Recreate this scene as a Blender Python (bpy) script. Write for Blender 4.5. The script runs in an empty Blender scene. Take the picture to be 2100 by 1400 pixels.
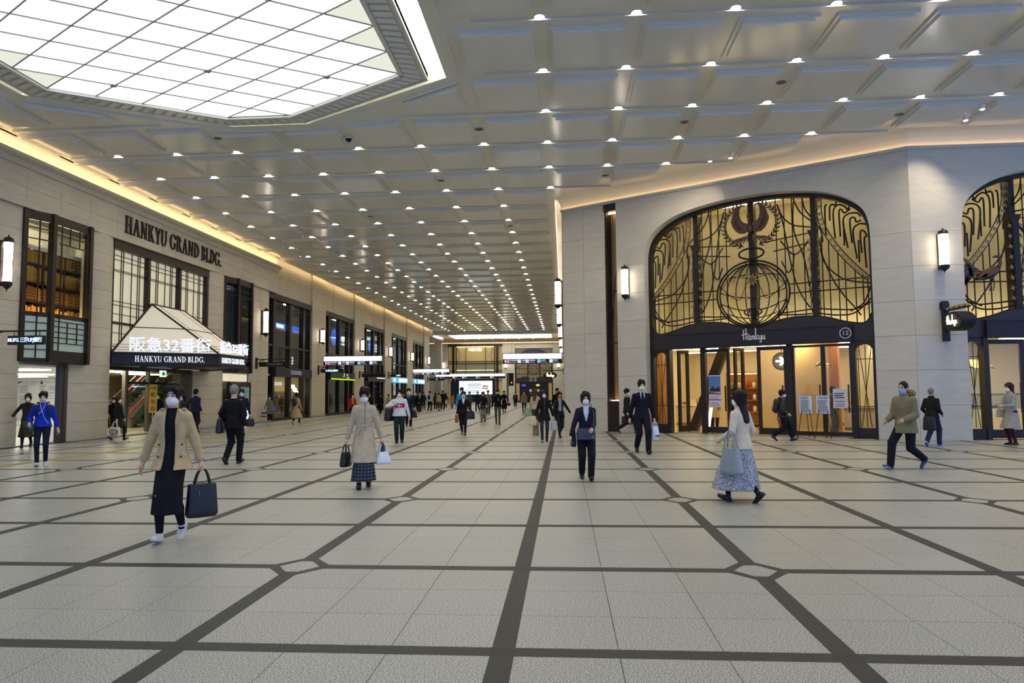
import bpy, math, random
import numpy as np
from mathutils import Matrix, Vector
random.seed(7)
SC = bpy.context.scene
COL = SC.collection
# ---------------------------------------------------------------- camera
FPX, YAW, PITCH, ROLL, EYE = 1451.88, -0.07244, 0.07099, -0.00828, 1.55
FW = Vector((math.sin(YAW)*math.cos(PITCH), math.cos(YAW)*math.cos(PITCH), math.sin(PITCH)))
_r = Vector((math.cos(YAW), -math.sin(YAW), 0)); _u = _r.cross(FW)
RT = _r*math.cos(ROLL)+_u*math.sin(ROLL); UP = -_r*math.sin(ROLL)+_u*math.cos(ROLL)
cam = bpy.data.cameras.new('camera'); cam.sensor_width = 36; cam.lens = FPX*36/2100
cam.clip_end = 400; cam.clip_start = .05
camo = bpy.data.objects.new('camera', cam); COL.objects.link(camo)
camo.matrix_world = Matrix(((RT.x, UP.x, -FW.x, 0), (RT.y, UP.y, -FW.y, 0), (RT.z, UP.z, -FW.z, EYE), (0, 0, 0, 1)))
SC.camera = camo
# ---------------------------------------------------------------- world: cool daylight entering from the open end behind
w = bpy.data.worlds.new('world'); SC.world = w; w.use_nodes = True
w.node_tree.nodes['Background'].inputs[0].default_value = (.27, .48, 1, 1)
w.node_tree.nodes['Background'].inputs[1].default_value = 2.3
SC.view_settings.view_transform = 'Standard'; SC.view_settings.look = 'None'
SC.view_settings.exposure = -0.26; SC.view_settings.gamma = 1
SC.view_settings.use_curve_mapping = False
try:
    SC.cycles.use_denoising = True
    SC.cycles.use_light_tree = True
    SC.cycles.max_bounces = 6; SC.cycles.diffuse_bounces = 3; SC.cycles.glossy_bounces = 3; SC.cycles.transparent_max_bounces = 10
    SC.cycles.use_adaptive_sampling = True; SC.cycles.adaptive_threshold = .02
    SC.cycles.caustics_reflective = False; SC.cycles.caustics_refractive = False
    SC.cycles.sample_clamp_indirect = 6
except Exception:
    pass
LAMP, SKYL, COVE, LANT = 290.0, 1.9, 11.0, 8.0
# ---------------------------------------------------------------- rays from the calibrated camera to real planes
def ray(x, y): return FW+RT*((x-1050)/FPX)-UP*((y-700)/FPX)
def atz(x, y, z=0.0):
    d = ray(x, y); t = (z-EYE)/d.z; return Vector((d.x*t, d.y*t, z))
def atx(x, y, X):
    d = ray(x, y); t = X/d.x; return Vector((X, d.y*t, EYE+d.z*t))
def aty(x, y, Y):
    d = ray(x, y); t = Y/d.y; return Vector((d.x*t, Y, EYE+d.z*t))
# ---------------------------------------------------------------- materials
def lin(c):
    return tuple((v/255/12.92 if v/255 <= .04045 else ((v/255+.055)/1.055)**2.4) for v in c)
_M = {}
def mat(name, rgb=(128, 128, 128), rough=.5, metal=0., emit=0., noise=0., scale=8., bump=0., alpha=None, spec=.5, stretch=None, rnd=0.):
    if name in _M: return _M[name]
    m = bpy.data.materials.new(name); m.use_nodes = True; nt = m.node_tree; N = nt.nodes; L = nt.links
    b = N['Principled BSDF']; c = lin(rgb)
    b.inputs['Base Color'].default_value = (*c, 1); b.inputs['Roughness'].default_value = rough
    b.inputs['Metallic'].default_value = metal; b.inputs['Specular IOR Level'].default_value = spec
    if emit:
        b.inputs['Emission Color'].default_value = (*c, 1); b.inputs['Emission Strength'].default_value = emit
        b.inputs['Base Color'].default_value = (c[0]*.5, c[1]*.5, c[2]*.5, 1)
    if noise or bump:
        g = N.new('ShaderNodeNewGeometry'); t = N.new('ShaderNodeTexNoise'); t.inputs['Scale'].default_value = scale
        t.inputs['Detail'].default_value = 4
        src = g.outputs['Position']
        if stretch:
            mp = N.new('ShaderNodeMapping'); mp.inputs['Scale'].default_value = stretch; L.new(src, mp.inputs[0]); src = mp.outputs[0]
        L.new(src, t.inputs['Vector'])
        if noise:
            r = N.new('ShaderNodeValToRGB'); r.color_ramp.elements[0].position = .3; r.color_ramp.elements[1].position = .7
            r.color_ramp.elements[0].color = (*[v*(1-noise) for v in c], 1)
            r.color_ramp.elements[1].color = (*[min(1, v*(1+noise)) for v in c], 1)
            L.new(t.outputs['Fac'], r.inputs[0]); out = r.outputs[0]
            if rnd:
                oi = N.new('ShaderNodeObjectInfo'); mr = N.new('ShaderNodeMapRange')
                mr.inputs['To Min'].default_value = 1-rnd; mr.inputs['To Max'].default_value = 1+rnd
                L.new(oi.outputs['Random'], mr.inputs['Value'])
                vm = N.new('ShaderNodeVectorMath'); vm.operation = 'SCALE'
                L.new(out, vm.inputs[0]); L.new(mr.outputs[0], vm.inputs['Scale']); out = vm.outputs[0]
            L.new(out, b.inputs['Base Color'])
        if bump:
            bp = N.new('ShaderNodeBump'); bp.inputs['Strength'].default_value = bump; bp.inputs['Distance'].default_value = .01
            L.new(t.outputs['Fac'], bp.inputs['Height']); L.new(bp.outputs[0], b.inputs['Normal'])
    _M[name] = m
    return m
def glow(name, rgb=None, s=1):
    if name in _M: return _M[name]
    m = bpy.data.materials.new(name); m.use_nodes = True; nt = m.node_tree; nt.nodes.clear()
    e = nt.nodes.new('ShaderNodeEmission'); o = nt.nodes.new('ShaderNodeOutputMaterial')
    e.inputs[0].default_value = (*lin(rgb), 1); e.inputs[1].default_value = s; nt.links.new(e.outputs[0], o.inputs[0])
    _M[name] = m; return m
def glass(name, tint=(235, 240, 238), refl=1.0, rough=.02):
    if name in _M: return _M[name]
    m = bpy.data.materials.new(name); m.use_nodes = True; nt = m.node_tree; nt.nodes.clear(); N = nt.nodes
    t = N.new('ShaderNodeBsdfTransparent'); t.inputs[0].default_value = (*lin(tint), 1)
    g = N.new('ShaderNodeBsdfGlossy'); g.inputs['Roughness'].default_value = rough
    lw = N.new('ShaderNodeLayerWeight'); lw.inputs['Blend'].default_value = .5
    pw_ = N.new('ShaderNodeMath'); pw_.operation = 'POWER'; pw_.inputs[1].default_value = 4.0
    f = N.new('ShaderNodeMath'); f.operation = 'MULTIPLY_ADD'; f.inputs[1].default_value = .9; f.inputs[2].default_value = .04
    nt.links.new(lw.outputs['Facing'], pw_.inputs[0]); nt.links.new(pw_.outputs[0], f.inputs[0])
    mu = N.new('ShaderNodeMath'); mu.operation = 'MULTIPLY'; mu.inputs[1].default_value = refl*.6; mu.use_clamp = True
    x = N.new('ShaderNodeMixShader'); o = N.new('ShaderNodeOutputMaterial')
    nt.links.new(f.outputs[0], mu.inputs[0]); nt.links.new(mu.outputs[0], x.inputs[0])
    nt.links.new(t.outputs[0], x.inputs[1]); nt.links.new(g.outputs[0], x.inputs[2]); nt.links.new(x.outputs[0], o.inputs[0])
    _M[name] = m; return m
STONE = mat('limestone', (197, 189, 170), .55, noise=.07, scale=1.6, bump=.05, stretch=(1, 1, 5), rnd=.045)
STONE2 = mat('pale_limestone', (204, 197, 181), .5, noise=.05, scale=1.4, bump=.04, stretch=(1, 1, 5), rnd=.03)
JOINT = mat('stone_joint', (120, 112, 100), .8)
BRONZE = mat('dark_bronze', (46, 37, 32), .42, metal=.35, noise=.1, scale=5)
IRON = mat('black_iron', (36, 32, 29), .5, metal=.3)
NAVYMET = mat('dark_blue_panel', (42, 40, 48), .5, metal=.0, spec=.3)
GILT = mat('aged_brass', (150, 128, 84), .45, metal=.6, noise=.15, scale=20)
COPPER = mat('brown_bronze', (98, 74, 62), .4, metal=.6, noise=.2, scale=12)
STEEL = mat('brushed_steel', (120, 118, 112), .5, metal=.2)
GLASS = glass('clear_glass')
DGLASS = glass('dim_glass', (150, 158, 156), 1.4)
CEIL = mat('ceiling_white', (226, 225, 217), .15, noise=.03, scale=.8, spec=.5)
WARM = glow('warm_strip_light', (255, 214, 150), COVE)
WHITE_GLOW = glow('white_light', (255, 250, 240), 4)
BLACK = mat('matt_black', (18, 18, 18), .6)
WHITE = mat('white_paint', (235, 233, 228), .5)
# ---------------------------------------------------------------- mesh helpers
class MB:
    def __init__(s): s.v = []; s.f = []; s.m = []
    def add(s, v, f, m=0):
        o = len(s.v); s.v += [tuple(p) for p in v]; s.f += [tuple(i+o for i in q) for q in f]; s.m += [m]*len(f); return s
    def box(s, x0, x1, y0, y1, z0, z1, m=0):
        return s.add([(x0, y0, z0), (x1, y0, z0), (x1, y1, z0), (x0, y1, z0), (x0, y0, z1), (x1, y0, z1), (x1, y1, z1), (x0, y1, z1)],
                     [(0, 3, 2, 1), (4, 5, 6, 7), (0, 1, 5, 4), (1, 2, 6, 5), (2, 3, 7, 6), (3, 0, 4, 7)], m)
    def prism(s, poly, ax, a, b, m=0):
        n = len(poly)
        if ax == 'y': P = lambda p, t: (p[0], t, p[1])
        elif ax == 'z': P = lambda p, t: (p[0], p[1], t)
        else: P = lambda p, t: (t, p[0], p[1])
        v = [P(p, a) for p in poly]+[P(p, b) for p in poly]
        f = [tuple(range(n))[::-1], tuple(range(n, 2*n))]+[(i, (i+1) % n, (i+1) % n+n, i+n) for i in range(n)]
        return s.add(v, f, m)
    def quad(s, a, b, c, d, m=0): return s.add([a, b, c, d], [(0, 1, 2, 3)], m)
    def plate(s, pts, t, m=0):
        """a sheet through pts (planar, 3-D) with thickness t"""
        p = [Vector(q) for q in pts]; n = (p[1]-p[0]).cross(p[2]-p[0]).normalized()*t; k = len(p)
        return s.add(p+[q+n for q in p], [tuple(range(k))[::-1], tuple(range(k, 2*k))]+[(i, (i+1) % k, (i+1) % k+k, i+k) for i in range(k)], m)
    def bar(s, a, b, w, h=None, m=0):
        """square bar from a to b"""
        return s.tube([a, b], w/2*1.414, 4, m=m)
    def tube(s, pts, r, n=6, closed=False, m=0, ry=None):
        P = [Vector(p) for p in pts]; k = len(P)
        if k < 2: return s
        R = r if isinstance(r, (list, tuple)) else [r]*k
        T = []
        for i in range(k):
            a = P[(i-1) % k] if (closed or i > 0) else P[0]; b = P[(i+1) % k] if (closed or i < k-1) else P[-1]
            d = b-a; T.append(d.normalized() if d.length > 1e-9 else Vector((0, 0, 1)))
        up = Vector((0, 1, 0))
        if abs(T[0].dot(up)) > .9: up = Vector((0, 0, 1))
        X = (up-T[0]*up.dot(T[0])).normalized(); V = []
        for i in range(k):
            X = X-T[i]*X.dot(T[i])
            X = X.normalized() if X.length > 1e-6 else Vector((1, 0, 0))
            Y = T[i].cross(X); q = ry/r if (ry and not isinstance(r, (list, tuple))) else 1
            for j in range(n):
                a = 2*math.pi*(j+.5)/n; V.append(P[i]+X*(math.cos(a)*R[i]*q)+Y*(math.sin(a)*R[i]))
        F = []
        for i in range(k if closed else k-1):
            for j in range(n):
                F.append((i*n+j, i*n+(j+1) % n, ((i+1) % k)*n+(j+1) % n, ((i+1) % k)*n+j))
        if not closed: F += [tuple(range(n))[::-1], tuple((k-1)*n+j for j in range(n))]
        return s.add(V, F, m)
    def lathe(s, prof, c=(0, 0, 0), n=16, m=0, sx=1, sy=1):
        V = []; k = len(prof)
        for r, z in prof:
            for j in range(n):
                a = 2*math.pi*j/n; V.append((c[0]+r*math.cos(a)*sx, c[1]+r*math.sin(a)*sy, c[2]+z))
        F = [(i*n+j, i*n+(j+1) % n, (i+1)*n+(j+1) % n, (i+1)*n+j) for i in range(k-1) for j in range(n)]
        F += [tuple(range(n))[::-1], tuple((k-1)*n+j for j in range(n))]
        return s.add(V, F, m)
    def ball(s, c, r, n=10, m=0, rx=1, ry=1, rz=1):
        k = max(4, n//2)
        pr = [(max(1e-4, r*math.sin(math.pi*i/k)), -r*rz*math.cos(math.pi*i/k)) for i in range(k+1)]
        return s.lathe(pr, c, n, m, rx, ry)
    def mesh(s, name, mats):
        me = bpy.data.meshes.new(name); me.from_pydata(s.v, [], s.f)
        for q in (mats if isinstance(mats, (list, tuple)) else [mats]): me.materials.append(q)
        if any(s.m): me.polygons.foreach_set('material_index', s.m)
        return me
    def build(s, name, mats, parent=None, loc=None, rz=0, smooth=False):
        me = s.mesh(name, mats)
        if smooth: me.polygons.foreach_set('use_smooth', [True]*len(me.polygons))
        me.validate(); me.update()
        return put(name, me, parent, loc, rz)
def put(name, me, parent=None, loc=None, rz=0):
    o = bpy.data.objects.new(name, me); COL.objects.link(o)
    if parent is not None: o.parent = parent
    if loc is not None: o.location = loc
    if rz: o.rotation_euler = (0, 0, rz)
    return o
def tag(o, label=None, cat=None, group=None, kind=None):
    if label: o['label'] = label
    if cat: o['category'] = cat
    if group: o['group'] = group
    if kind: o['kind'] = kind
    return o
ORD = 'first second third fourth fifth sixth seventh eighth ninth tenth eleventh twelfth thirteenth fourteenth fifteenth sixteenth seventeenth eighteenth nineteenth twentieth'.split()
ORD += ['twenty-'+o for o in ORD[:9]]+['thirtieth']+['thirty-'+o for o in ORD[:9]]+['fortieth']+['forty-'+o for o in ORD[:9]]
def thing(name, label, cat, loc=(0, 0, 0), rz=0, group=None):
    o = put(name, None, None, loc, rz); return tag(o, label, cat, group)
def struct(name, loc=(0, 0, 0), rz=0):
    return tag(put(name, None, None, loc, rz), kind='structure')
def dup(o, loc=None, rz=None, parent=None, label=None, group=None):
    c = o.copy(); COL.objects.link(c)
    if parent is not None: c.parent = parent
    if loc is not None: c.location = loc
    if rz is not None: c.rotation_euler = (0, 0, rz)
    if label: c['label'] = label
    if group: c['group'] = group
    for ch in list(o.children):
        d = ch.copy(); COL.objects.link(d); d.parent = c
        for g in list(ch.children):
            e = g.copy(); COL.objects.link(e); e.parent = d
    return c
def text_mesh(body, size, ext, name='lettering', align='CENTER', sx=1.0, bold=0.0, space=1.0):
    cu = bpy.data.curves.new(name, 'FONT'); cu.body = body; cu.size = size; cu.extrude = ext
    cu.align_x = align; cu.align_y = 'CENTER'; cu.offset = bold; cu.space_character = space; cu.resolution_u = 3
    o = bpy.data.objects.new(name, cu)
    me = bpy.data.meshes.new_from_object(o)
    bpy.data.objects.remove(o); bpy.data.curves.remove(cu)
    me.materials.clear()
    # text lies in XY facing +Z: stand it up so that it reads in X,Z facing -Y
    me.transform(Matrix(((sx, 0, 0, 0), (0, 0, -1, 0), (0, 1, 0, 0), (0, 0, 0, 1))))
    return me
def text(body, size, ext, m, parent, loc, rz=0, name='lettering', **k):
    me = text_mesh(body, size, ext, name, **k); me.materials.append(m)
    return put(name, me, parent, loc, rz)
# ---------------------------------------------------------------- key dimensions
ZC = 9.36                      # ceiling height
GX, GY, DX, DY = -0.386, 4.339, 2.0074, 2.0005          # floor inlay grid
LX, LY, DLX, DLY = -0.405, 14.27, 2.0074, 2.4715        # ceiling lamp grid
XL = -16.7                     # face of the left wall
A2 = math.radians(-31.5)       # bearing of the entrance wall
O2 = Vector((1.95, 27.27, 0)); E2 = Vector((math.cos(A2), math.sin(A2), 0)); N2 = Vector((-math.sin(A2), math.cos(A2), 0))
C3 = O2+E2*10.09               # corner between entrance wall and the wall facing the hall
def w2(u, d, z=0): return O2+E2*u+N2*d+Vector((0, 0, z))
YF = 105.0                     # far wall
# ================================================================ FLOOR
def granite(name, c1, c2, scale, rough):
    m = bpy.data.materials.new(name); m.use_nodes = True; nt = m.node_tree; N = nt.nodes; L = nt.links; b = N['Principled BSDF']
    g = N.new('ShaderNodeNewGeometry'); t = N.new('ShaderNodeTexNoise'); t.inputs['Scale'].default_value = scale; t.inputs['Detail'].default_value = 2
    r = N.new('ShaderNodeValToRGB'); r.color_ramp.elements[0].position = .36; r.color_ramp.elements[1].position = .66
    r.color_ramp.elements[0].color = (*lin(c1), 1); r.color_ramp.elements[1].color = (*lin(c2), 1)
    t2 = N.new('ShaderNodeTexNoise'); t2.inputs['Scale'].default_value = .35; t2.inputs['Detail'].default_value = 3
    mr = N.new('ShaderNodeMapRange'); mr.inputs['To Min'].default_value = .9; mr.inputs['To Max'].default_value = 1.1
    oi = N.new('ShaderNodeObjectInfo'); mr2 = N.new('ShaderNodeMapRange'); mr2.inputs['To Min'].default_value = .975; mr2.inputs['To Max'].default_value = 1.025
    mu = N.new('ShaderNodeMath'); mu.operation = 'MULTIPLY'; vm = N.new('ShaderNodeVectorMath'); vm.operation = 'SCALE'
    L.new(g.outputs['Position'], t.inputs['Vector']); L.new(g.outputs['Position'], t2.inputs['Vector'])
    L.new(t.outputs['Fac'], r.inputs[0]); L.new(t2.outputs['Fac'], mr.inputs['Value']); L.new(oi.outputs['Random'], mr2.inputs['Value'])
    L.new(mr.outputs[0], mu.inputs[0]); L.new(mr2.outputs[0], mu.inputs[1])
    L.new(r.outputs[0], vm.inputs[0]); L.new(mu.outputs[0], vm.inputs['Scale']); L.new(vm.outputs[0], b.inputs['Base Color'])
    b.inputs['Roughness'].default_value = rough; b.inputs['Specular IOR Level'].default_value = .5
    return m
GRAN = granite('grey_granite', (82, 84, 80), (208, 209, 202), 110, .36)
DARKG = granite('dark_granite', (26, 30, 30), (42, 45, 44), 60, .6)
GROUT = mat('grout', (58, 57, 54), .9)
fl = MB().box(-30, 26, -16, 120, -.3, -.010).build('floor', GROUT); tag(fl, kind='structure')
HB = .069; tw = (DX-2*HB)/3; th = (DY-2*HB)/3; J = .0045
def inhall(x, y):
    """is the plan point on the open hall side of the walls"""
    if x < -16.75 or y < 1: return False
    if y > 28.4: return x < .2 and y < YF
    if x > 1.9:
        if x > C3.x: return y < 22.1
        return (Vector((x, y, 0))-O2).dot(N2) < .4
    return True
tile_me = MB().add([(-tw/2+J/2, -th/2+J/2, -.012), (tw/2-J/2, -th/2+J/2, -.012), (tw/2-J/2, th/2-J/2, -.012), (-tw/2+J/2, th/2-J/2, -.012),
                    (-tw/2+J/2, -th/2+J/2, 0), (tw/2-J/2, -th/2+J/2, 0), (tw/2-J/2, th/2-J/2, 0), (-tw/2+J/2, th/2-J/2, 0)],
                   [(4, 5, 6, 7), (0, 1, 5, 4), (1, 2, 6, 5), (2, 3, 7, 6), (3, 0, 4, 7)]).mesh('floor_tile', GRAN)
def inview(x, y, z=0, mg=60):
    d = Vector((x, y, z-EYE)); q = d.dot(FW)
    if q < .3: return False
    u = 1050+FPX*d.dot(RT)/q; v = 700-FPX*d.dot(UP)/q
    return -mg < u < 2100+mg and -mg < v < 1400+mg
spots = []
for i in range(-9, 9):
    for j in range(-2, 51):
        for a in range(3):
            for b in range(3):
                x = GX+DX*i+HB+tw*(a+.5); y = GY+DY*j+HB+th*(b+.5)
                if inhall(x, y) or (y <= 1 and -16.7 < x < 20 and y > -2): spots.append((x, y))
spots.sort(key=lambda p: (0 if inview(*p) else 1, p[0]**2+p[1]**2))
for x, y in spots[:300]: put('floor_tile', tile_me, fl, (x, y, 0))
rest = MB()
for x, y in spots[300:]:
    rest.add([(v.co.x+x, v.co.y+y, v.co.z) for v in tile_me.vertices], [tuple(p.vertices) for p in tile_me.polygons])
tag(rest.build('floor_tiles_beyond', GRAN, fl), kind='stuff')
# dark inlay strips, one per bay side
sx_me = MB().box(-DX/2+HB, DX/2-HB, -HB, HB, -.012, .0004).mesh('inlay_strip', DARKG)
sy_me = MB().box(-HB, HB, -DY/2+HB, DY/2-HB, -.012, .0004).mesh('inlay_strip', DARKG)
DARKG2 = granite('darker_granite', (18, 20, 20), (30, 32, 31), 60, .6)
sq_me = MB().box(-HB, HB, -HB, HB, -.012, .0004).mesh('inlay_square', DARKG2)
hexo = [(-.30, 0), (-.075, -.29), (.075, -.29), (.30, 0), (.075, .29), (-.075, .29)]
hexi = [(-.185, 0), (-.055, -.19), (.055, -.19), (.185, 0), (.055, .19), (-.055, .19)]
hx = MB()
hx.add([(x, y, -.012) for x, y in hexo]+[(x, y, .0012) for x, y in hexo]+[(x, y, .0012) for x, y in hexi],
       [(k, (k+1) % 6, (k+1) % 6+6, k+6) for k in range(6)]+[(k+6, (k+1) % 6+6, (k+1) % 6+12, k+12) for k in range(6)], 0)
hx.add([(x*.985, y*.985, .001) for x, y in hexi], [tuple(range(6))], 1)
hx_me = hx.mesh('hexagon_inlay', [DARKG, GRAN])
strips = []
for i in range(-9, 10):
    for j in range(-2, 51):
        x = GX+DX*i; y = GY+DY*j
        ok = lambda a, b: inhall(a, b) or (-2 < b <= 1 and -16.7 < a < 20)
        if ok(x, y): strips.append((x, y, hx_me if (i % 2 and j % 2) else sq_me))
        if ok(x+DX/2, y): strips.append((x+DX/2, y, sx_me))
        if ok(x, y+DY/2): strips.append((x, y+DY/2, sy_me))
strips.sort(key=lambda p: (0 if inview(p[0], p[1]) else 1, p[0]**2+p[1]**2))
for x, y, me in strips[:300]: put(me.name, me, fl, (x, y, 0))
rest = MB()
for x, y, me in strips[300:]:
    for p in me.polygons:
        rest.add([(me.vertices[k].co.x+x, me.vertices[k].co.y+y, me.vertices[k].co.z) for k in p.vertices], [tuple(range(len(p.vertices)))], p.material_index)
tag(rest.build('inlay_beyond', [DARKG, GRAN], fl), kind='stuff')
# yellow tactile strip along the left wall
TACT = mat('yellow_tactile', (176, 156, 84), .6, noise=.12, scale=30, bump=.3)
tp = MB().box(-.145, .145, -.295, .295, -.006, .003)
for a in range(3):
    tp.box(-.11+a*.09, -.07+a*.09, -.27, .27, .003, .007)
tp_me = tp.mesh('tactile_plate', TACT)
for k in range(150): put('tactile_plate', tp_me, fl, (-12.43, 10+k*.6, 0))
# ================================================================ CEILING
PX = -8.5                                      # axis of the big hexagonal light
OUT = [(-13.97, 16.95), (-9.55, 19.6), (-7.35, 19.6), (-2.82, 16.95), (-2.82, 8.0), (-7.35, 5.35), (-9.55, 5.35), (-13.97, 8.0)]
LIP = [(-13.75, 16.98), (-9.62, 19.40), (-7.3, 19.40), (-3.28, 16.98), (-3.28, 7.97), (-7.3, 5.55), (-9.62, 5.55), (-13.75, 7.97)]
INN = [(-13.05, 16.64), (-9.41, 18.93), (-7.59, 18.93), (-3.94, 16.64), (-3.94, 8.31), (-7.59, 6.02), (-9.41, 6.02), (-13.05, 8.31)]
CX0, CX1 = -16.42, 26
ce = MB()
ce.prism([(CX0, 19.6), (CX1, 19.6), (CX1, 28.6), (-.28, 28.6), (-.28, YF+.3), (-24, YF+.3), (-24, 88), (CX0, 88)], 'z', ZC, ZC+.16)
ce.prism([(CX0, -16), (CX1, -16), (CX1, 5.35), (CX0, 5.35)], 'z', ZC, ZC+.16)
ce.prism([(CX0, 5.35), OUT[6], OUT[7], OUT[0], OUT[1], (CX0, 19.6)], 'z', ZC, ZC+.16)
ce.prism([(CX1, 19.6), OUT[2], OUT[3], OUT[4], OUT[5], (CX1, 5.35)], 'z', ZC, ZC+.16)
cl = ce.build('ceiling', CEIL); tag(cl, kind='structure')
DECK = mat('ceiling_deck', (170, 166, 158), .7)
MB().box(-26, 27, -16, YF+1, ZC+1.05, ZC+1.2).build('ceiling_deck', DECK, cl)
# stepped panels between the lamps
def clip(poly, a, b, c):
    out = []
    for k in range(len(poly)):
        p, q = poly[k], poly[(k+1) % len(poly)]; dp = a*p[0]+b*p[1]-c; dq = a*q[0]+b*q[1]-c
        if dp >= 0: out.append(p)
        if dp*dq < 0: t = dp/(dp-dq); out.append((p[0]+(q[0]-p[0])*t, p[1]+(q[1]-p[1])*t))
    return out
def inset(poly, d):
    n = len(poly); ar = sum(poly[k][0]*poly[(k+1) % n][1]-poly[(k+1) % n][0]*poly[k][1] for k in range(n)); sg = 1 if ar > 0 else -1
    res = list(poly)
    for k in range(n):
        p, q = poly[k], poly[(k+1) % n]; l = math.hypot(q[0]-p[0], q[1]-p[1])
        if l < 1e-6: continue
        a, b = -(q[1]-p[1])/l*sg, (q[0]-p[0])/l*sg
        res = clip(res, a, b, a*p[0]+b*p[1]+d)
    return res
def stepped(mb, poly):
    mb.prism(poly, 'z', ZC+.01, ZC-.055)
    q = inset(poly, .085)
    if len(q) > 2: mb.prism(q, 'z', ZC-.055, ZC-.11)
pw = [(.09*DLX, .17*DLY), (.92*DLX, .17*DLY), (.92*DLX, .855*DLY), (.09*DLX, .855*DLY)]
pm = MB(); stepped(pm, [(x-DLX/2, y-DLY/2) for x, y in pw]); panel_me = pm.mesh('ceiling_panel', CEIL)
edges8 = []
for k in range(8):
    p, q = OUT[k], OUT[(k+1) % 8]; l = math.hypot(q[0]-p[0], q[1]-p[1]); a, b = -(q[1]-p[1])/l, (q[0]-p[0])/l
    edges8.append((a, b, a*p[0]+b*p[1]))       # clockwise polygon: outside is positive
def in_oct(x, y, off=0): return all(a*x+b*y-c < off for a, b, c in edges8)
def ceil_ok(x, y):
    if x < CX0+.2: return False
    if y > 28.3: return x < -.4 and y < 92
    if x > 1.6:
        if x > C3.x-.2: return y < 21.5
        return (Vector((x, y, 0))-O2).dot(N2) < -.5
    return True
full = []
for i in range(-8, 11):
    for j in range(-4, 32):
        x0 = LX+DLX*i; y0 = LY+DLY*j; poly = [(x0+x, y0+y) for x, y in pw]; cx, cy = x0+DLX/2, y0+DLY/2
        if cx < CX0+.5:
            poly = clip(poly, 1, 0, CX0+.18)
        if sum(ceil_ok(*p) for p in poly) < 2 or len(poly) < 3: continue
        if not all(ceil_ok(*p) for p in poly):
            if cy < 28.4 and cx > 1.0:
                poly = clip(poly, -N2.x, -N2.y, -N2.x*O2.x-N2.y*O2.y+.55)
                if cx > C3.x-1.5: poly = clip(poly, 0, -1, -21.35)
            elif cy > 26: poly = clip(poly, -1, 0, .42)
        if any(in_oct(*p, .4) for p in poly) or in_oct(cx, cy, .3):
            best = None
            for a, b, c in edges8:
                q = clip(poly, a, b, c+.42)
                if len(q) > 2:
                    q = [p for p in q]
                    ar = abs(sum(q[k][0]*q[(k+1) % len(q)][1]-q[(k+1) % len(q)][0]*q[k][1] for k in range(len(q))))/2
                    if best is None or ar > best[0]: best = (ar, q)
            if not best or best[0] < .25: continue
            poly = best[1]
        if len(poly) < 3: continue
        isfull = len(poly) == 4 and abs(poly[0][0]-(x0+pw[0][0])) < 1e-6 and abs(poly[2][0]-(x0+pw[2][0])) < 1e-6 and abs(poly[2][1]-(y0+pw[2][1])) < 1e-6
        full.append((cx, cy, poly, isfull))
full.sort(key=lambda p: (0 if inview(p[0], p[1], ZC) else 1, p[0]**2+p[1]**2))
rest = MB()
for n, (cx, cy, poly, isf) in enumerate(full):
    if n < 300:
        if isf: put('ceiling_panel', panel_me, cl, (cx, cy, 0))
        else:
            q = MB(); stepped(q, [(x-cx, y-cy) for x, y in poly]); q.build('ceiling_panel', CEIL, cl, (cx, cy, 0))
    else: stepped(rest, poly)
tag(rest.build('ceiling_panels_beyond', CEIL, cl), kind='stuff')
# ribs along the lamp rows
for j in range(-3, 32):
    y = LY+DLY*j+.075; segs = []
    xs = np.arange(CX0+.3, 19, .25); cur = None
    for x in xs:
        ok = ceil_ok(x, y) and not in_oct(x, y, .75)
        if ok and cur is None: cur = x
        if (not ok) and cur is not None: segs.append((cur, x-.25)); cur = None
    if cur is not None: segs.append((cur, xs[-1]))
    for a, b in segs:
        if b-a > .6: MB().box(a, b, -.03, .03, -.05, .01).build('ceiling_rib', CEIL, cl, (0, y, ZC))
# rib following the hexagon
for k in range(8):
    a, b, c = edges8[k]; o = .33
    p, q = OUT[k], OUT[(k+1) % 8]
    P = Vector((p[0]+a*o, p[1]+b*o, ZC-.02)); Q = Vector((q[0]+a*o, q[1]+b*o, ZC-.02))
    MB().tube([P, Q], .036, 4).build('ceiling_rib', CEIL, cl)
# ---- big hexagonal luminous ceiling
LB = thing('luminous_ceiling', 'huge hexagonal luminous ceiling of white diamond panes with a dentil border', 'ceiling light', (PX, 12.48, ZC))
def sh(p): return [(x-PX, y-12.48) for x, y in p]
PANE = glow('luminous_pane', (250, 255, 246), SKYL)
PANE2 = glow('luminous_edge_pane', (236, 238, 222), SKYL*.62)
SEAM = mat('pane_seam', (140, 143, 140), .7)
hx_, hy_ = .9115, .5725
inn = sh(INN); lip = sh(LIP); out = sh(OUT)
MB().prism(inn, 'z', .05, .12).build('backing', SEAM, LB)
def hull_line(p, d):
    t0, t1 = -99., 99.
    for k in range(8):
        a, b = inn[k], inn[(k+1) % 8]; nx, ny = (b[1]-a[1]), -(b[0]-a[0]); q = nx*d[0]+ny*d[1]; r = nx*(a[0]-p[0])+ny*(a[1]-p[1])
        if abs(q) < 1e-9: continue
        if q > 0: t0 = max(t0, r/q)
        else: t1 = min(t1, r/q)
    return t0, t1
for sg in (1, -1):
    for k in range(-14, 15):
        p = (0, 3.6+hy_*2*k); d = (hx_, sg*hy_); t0, t1 = hull_line(p, d)
        if t1-t0 < .4: continue
        a = Vector((p[0]+d[0]*t0, p[1]+d[1]*t0, 0)); b = Vector((p[0]+d[0]*t1, p[1]+d[1]*t1, 0)); n = Vector((-(b-a).y, (b-a).x, 0)).normalized()*.01
        MB().prism([(a+n).xy, (b+n).xy, (b-n).xy, (a-n).xy], 'z', .0, .025).build('seam_bar', SEAM, LB)
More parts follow.
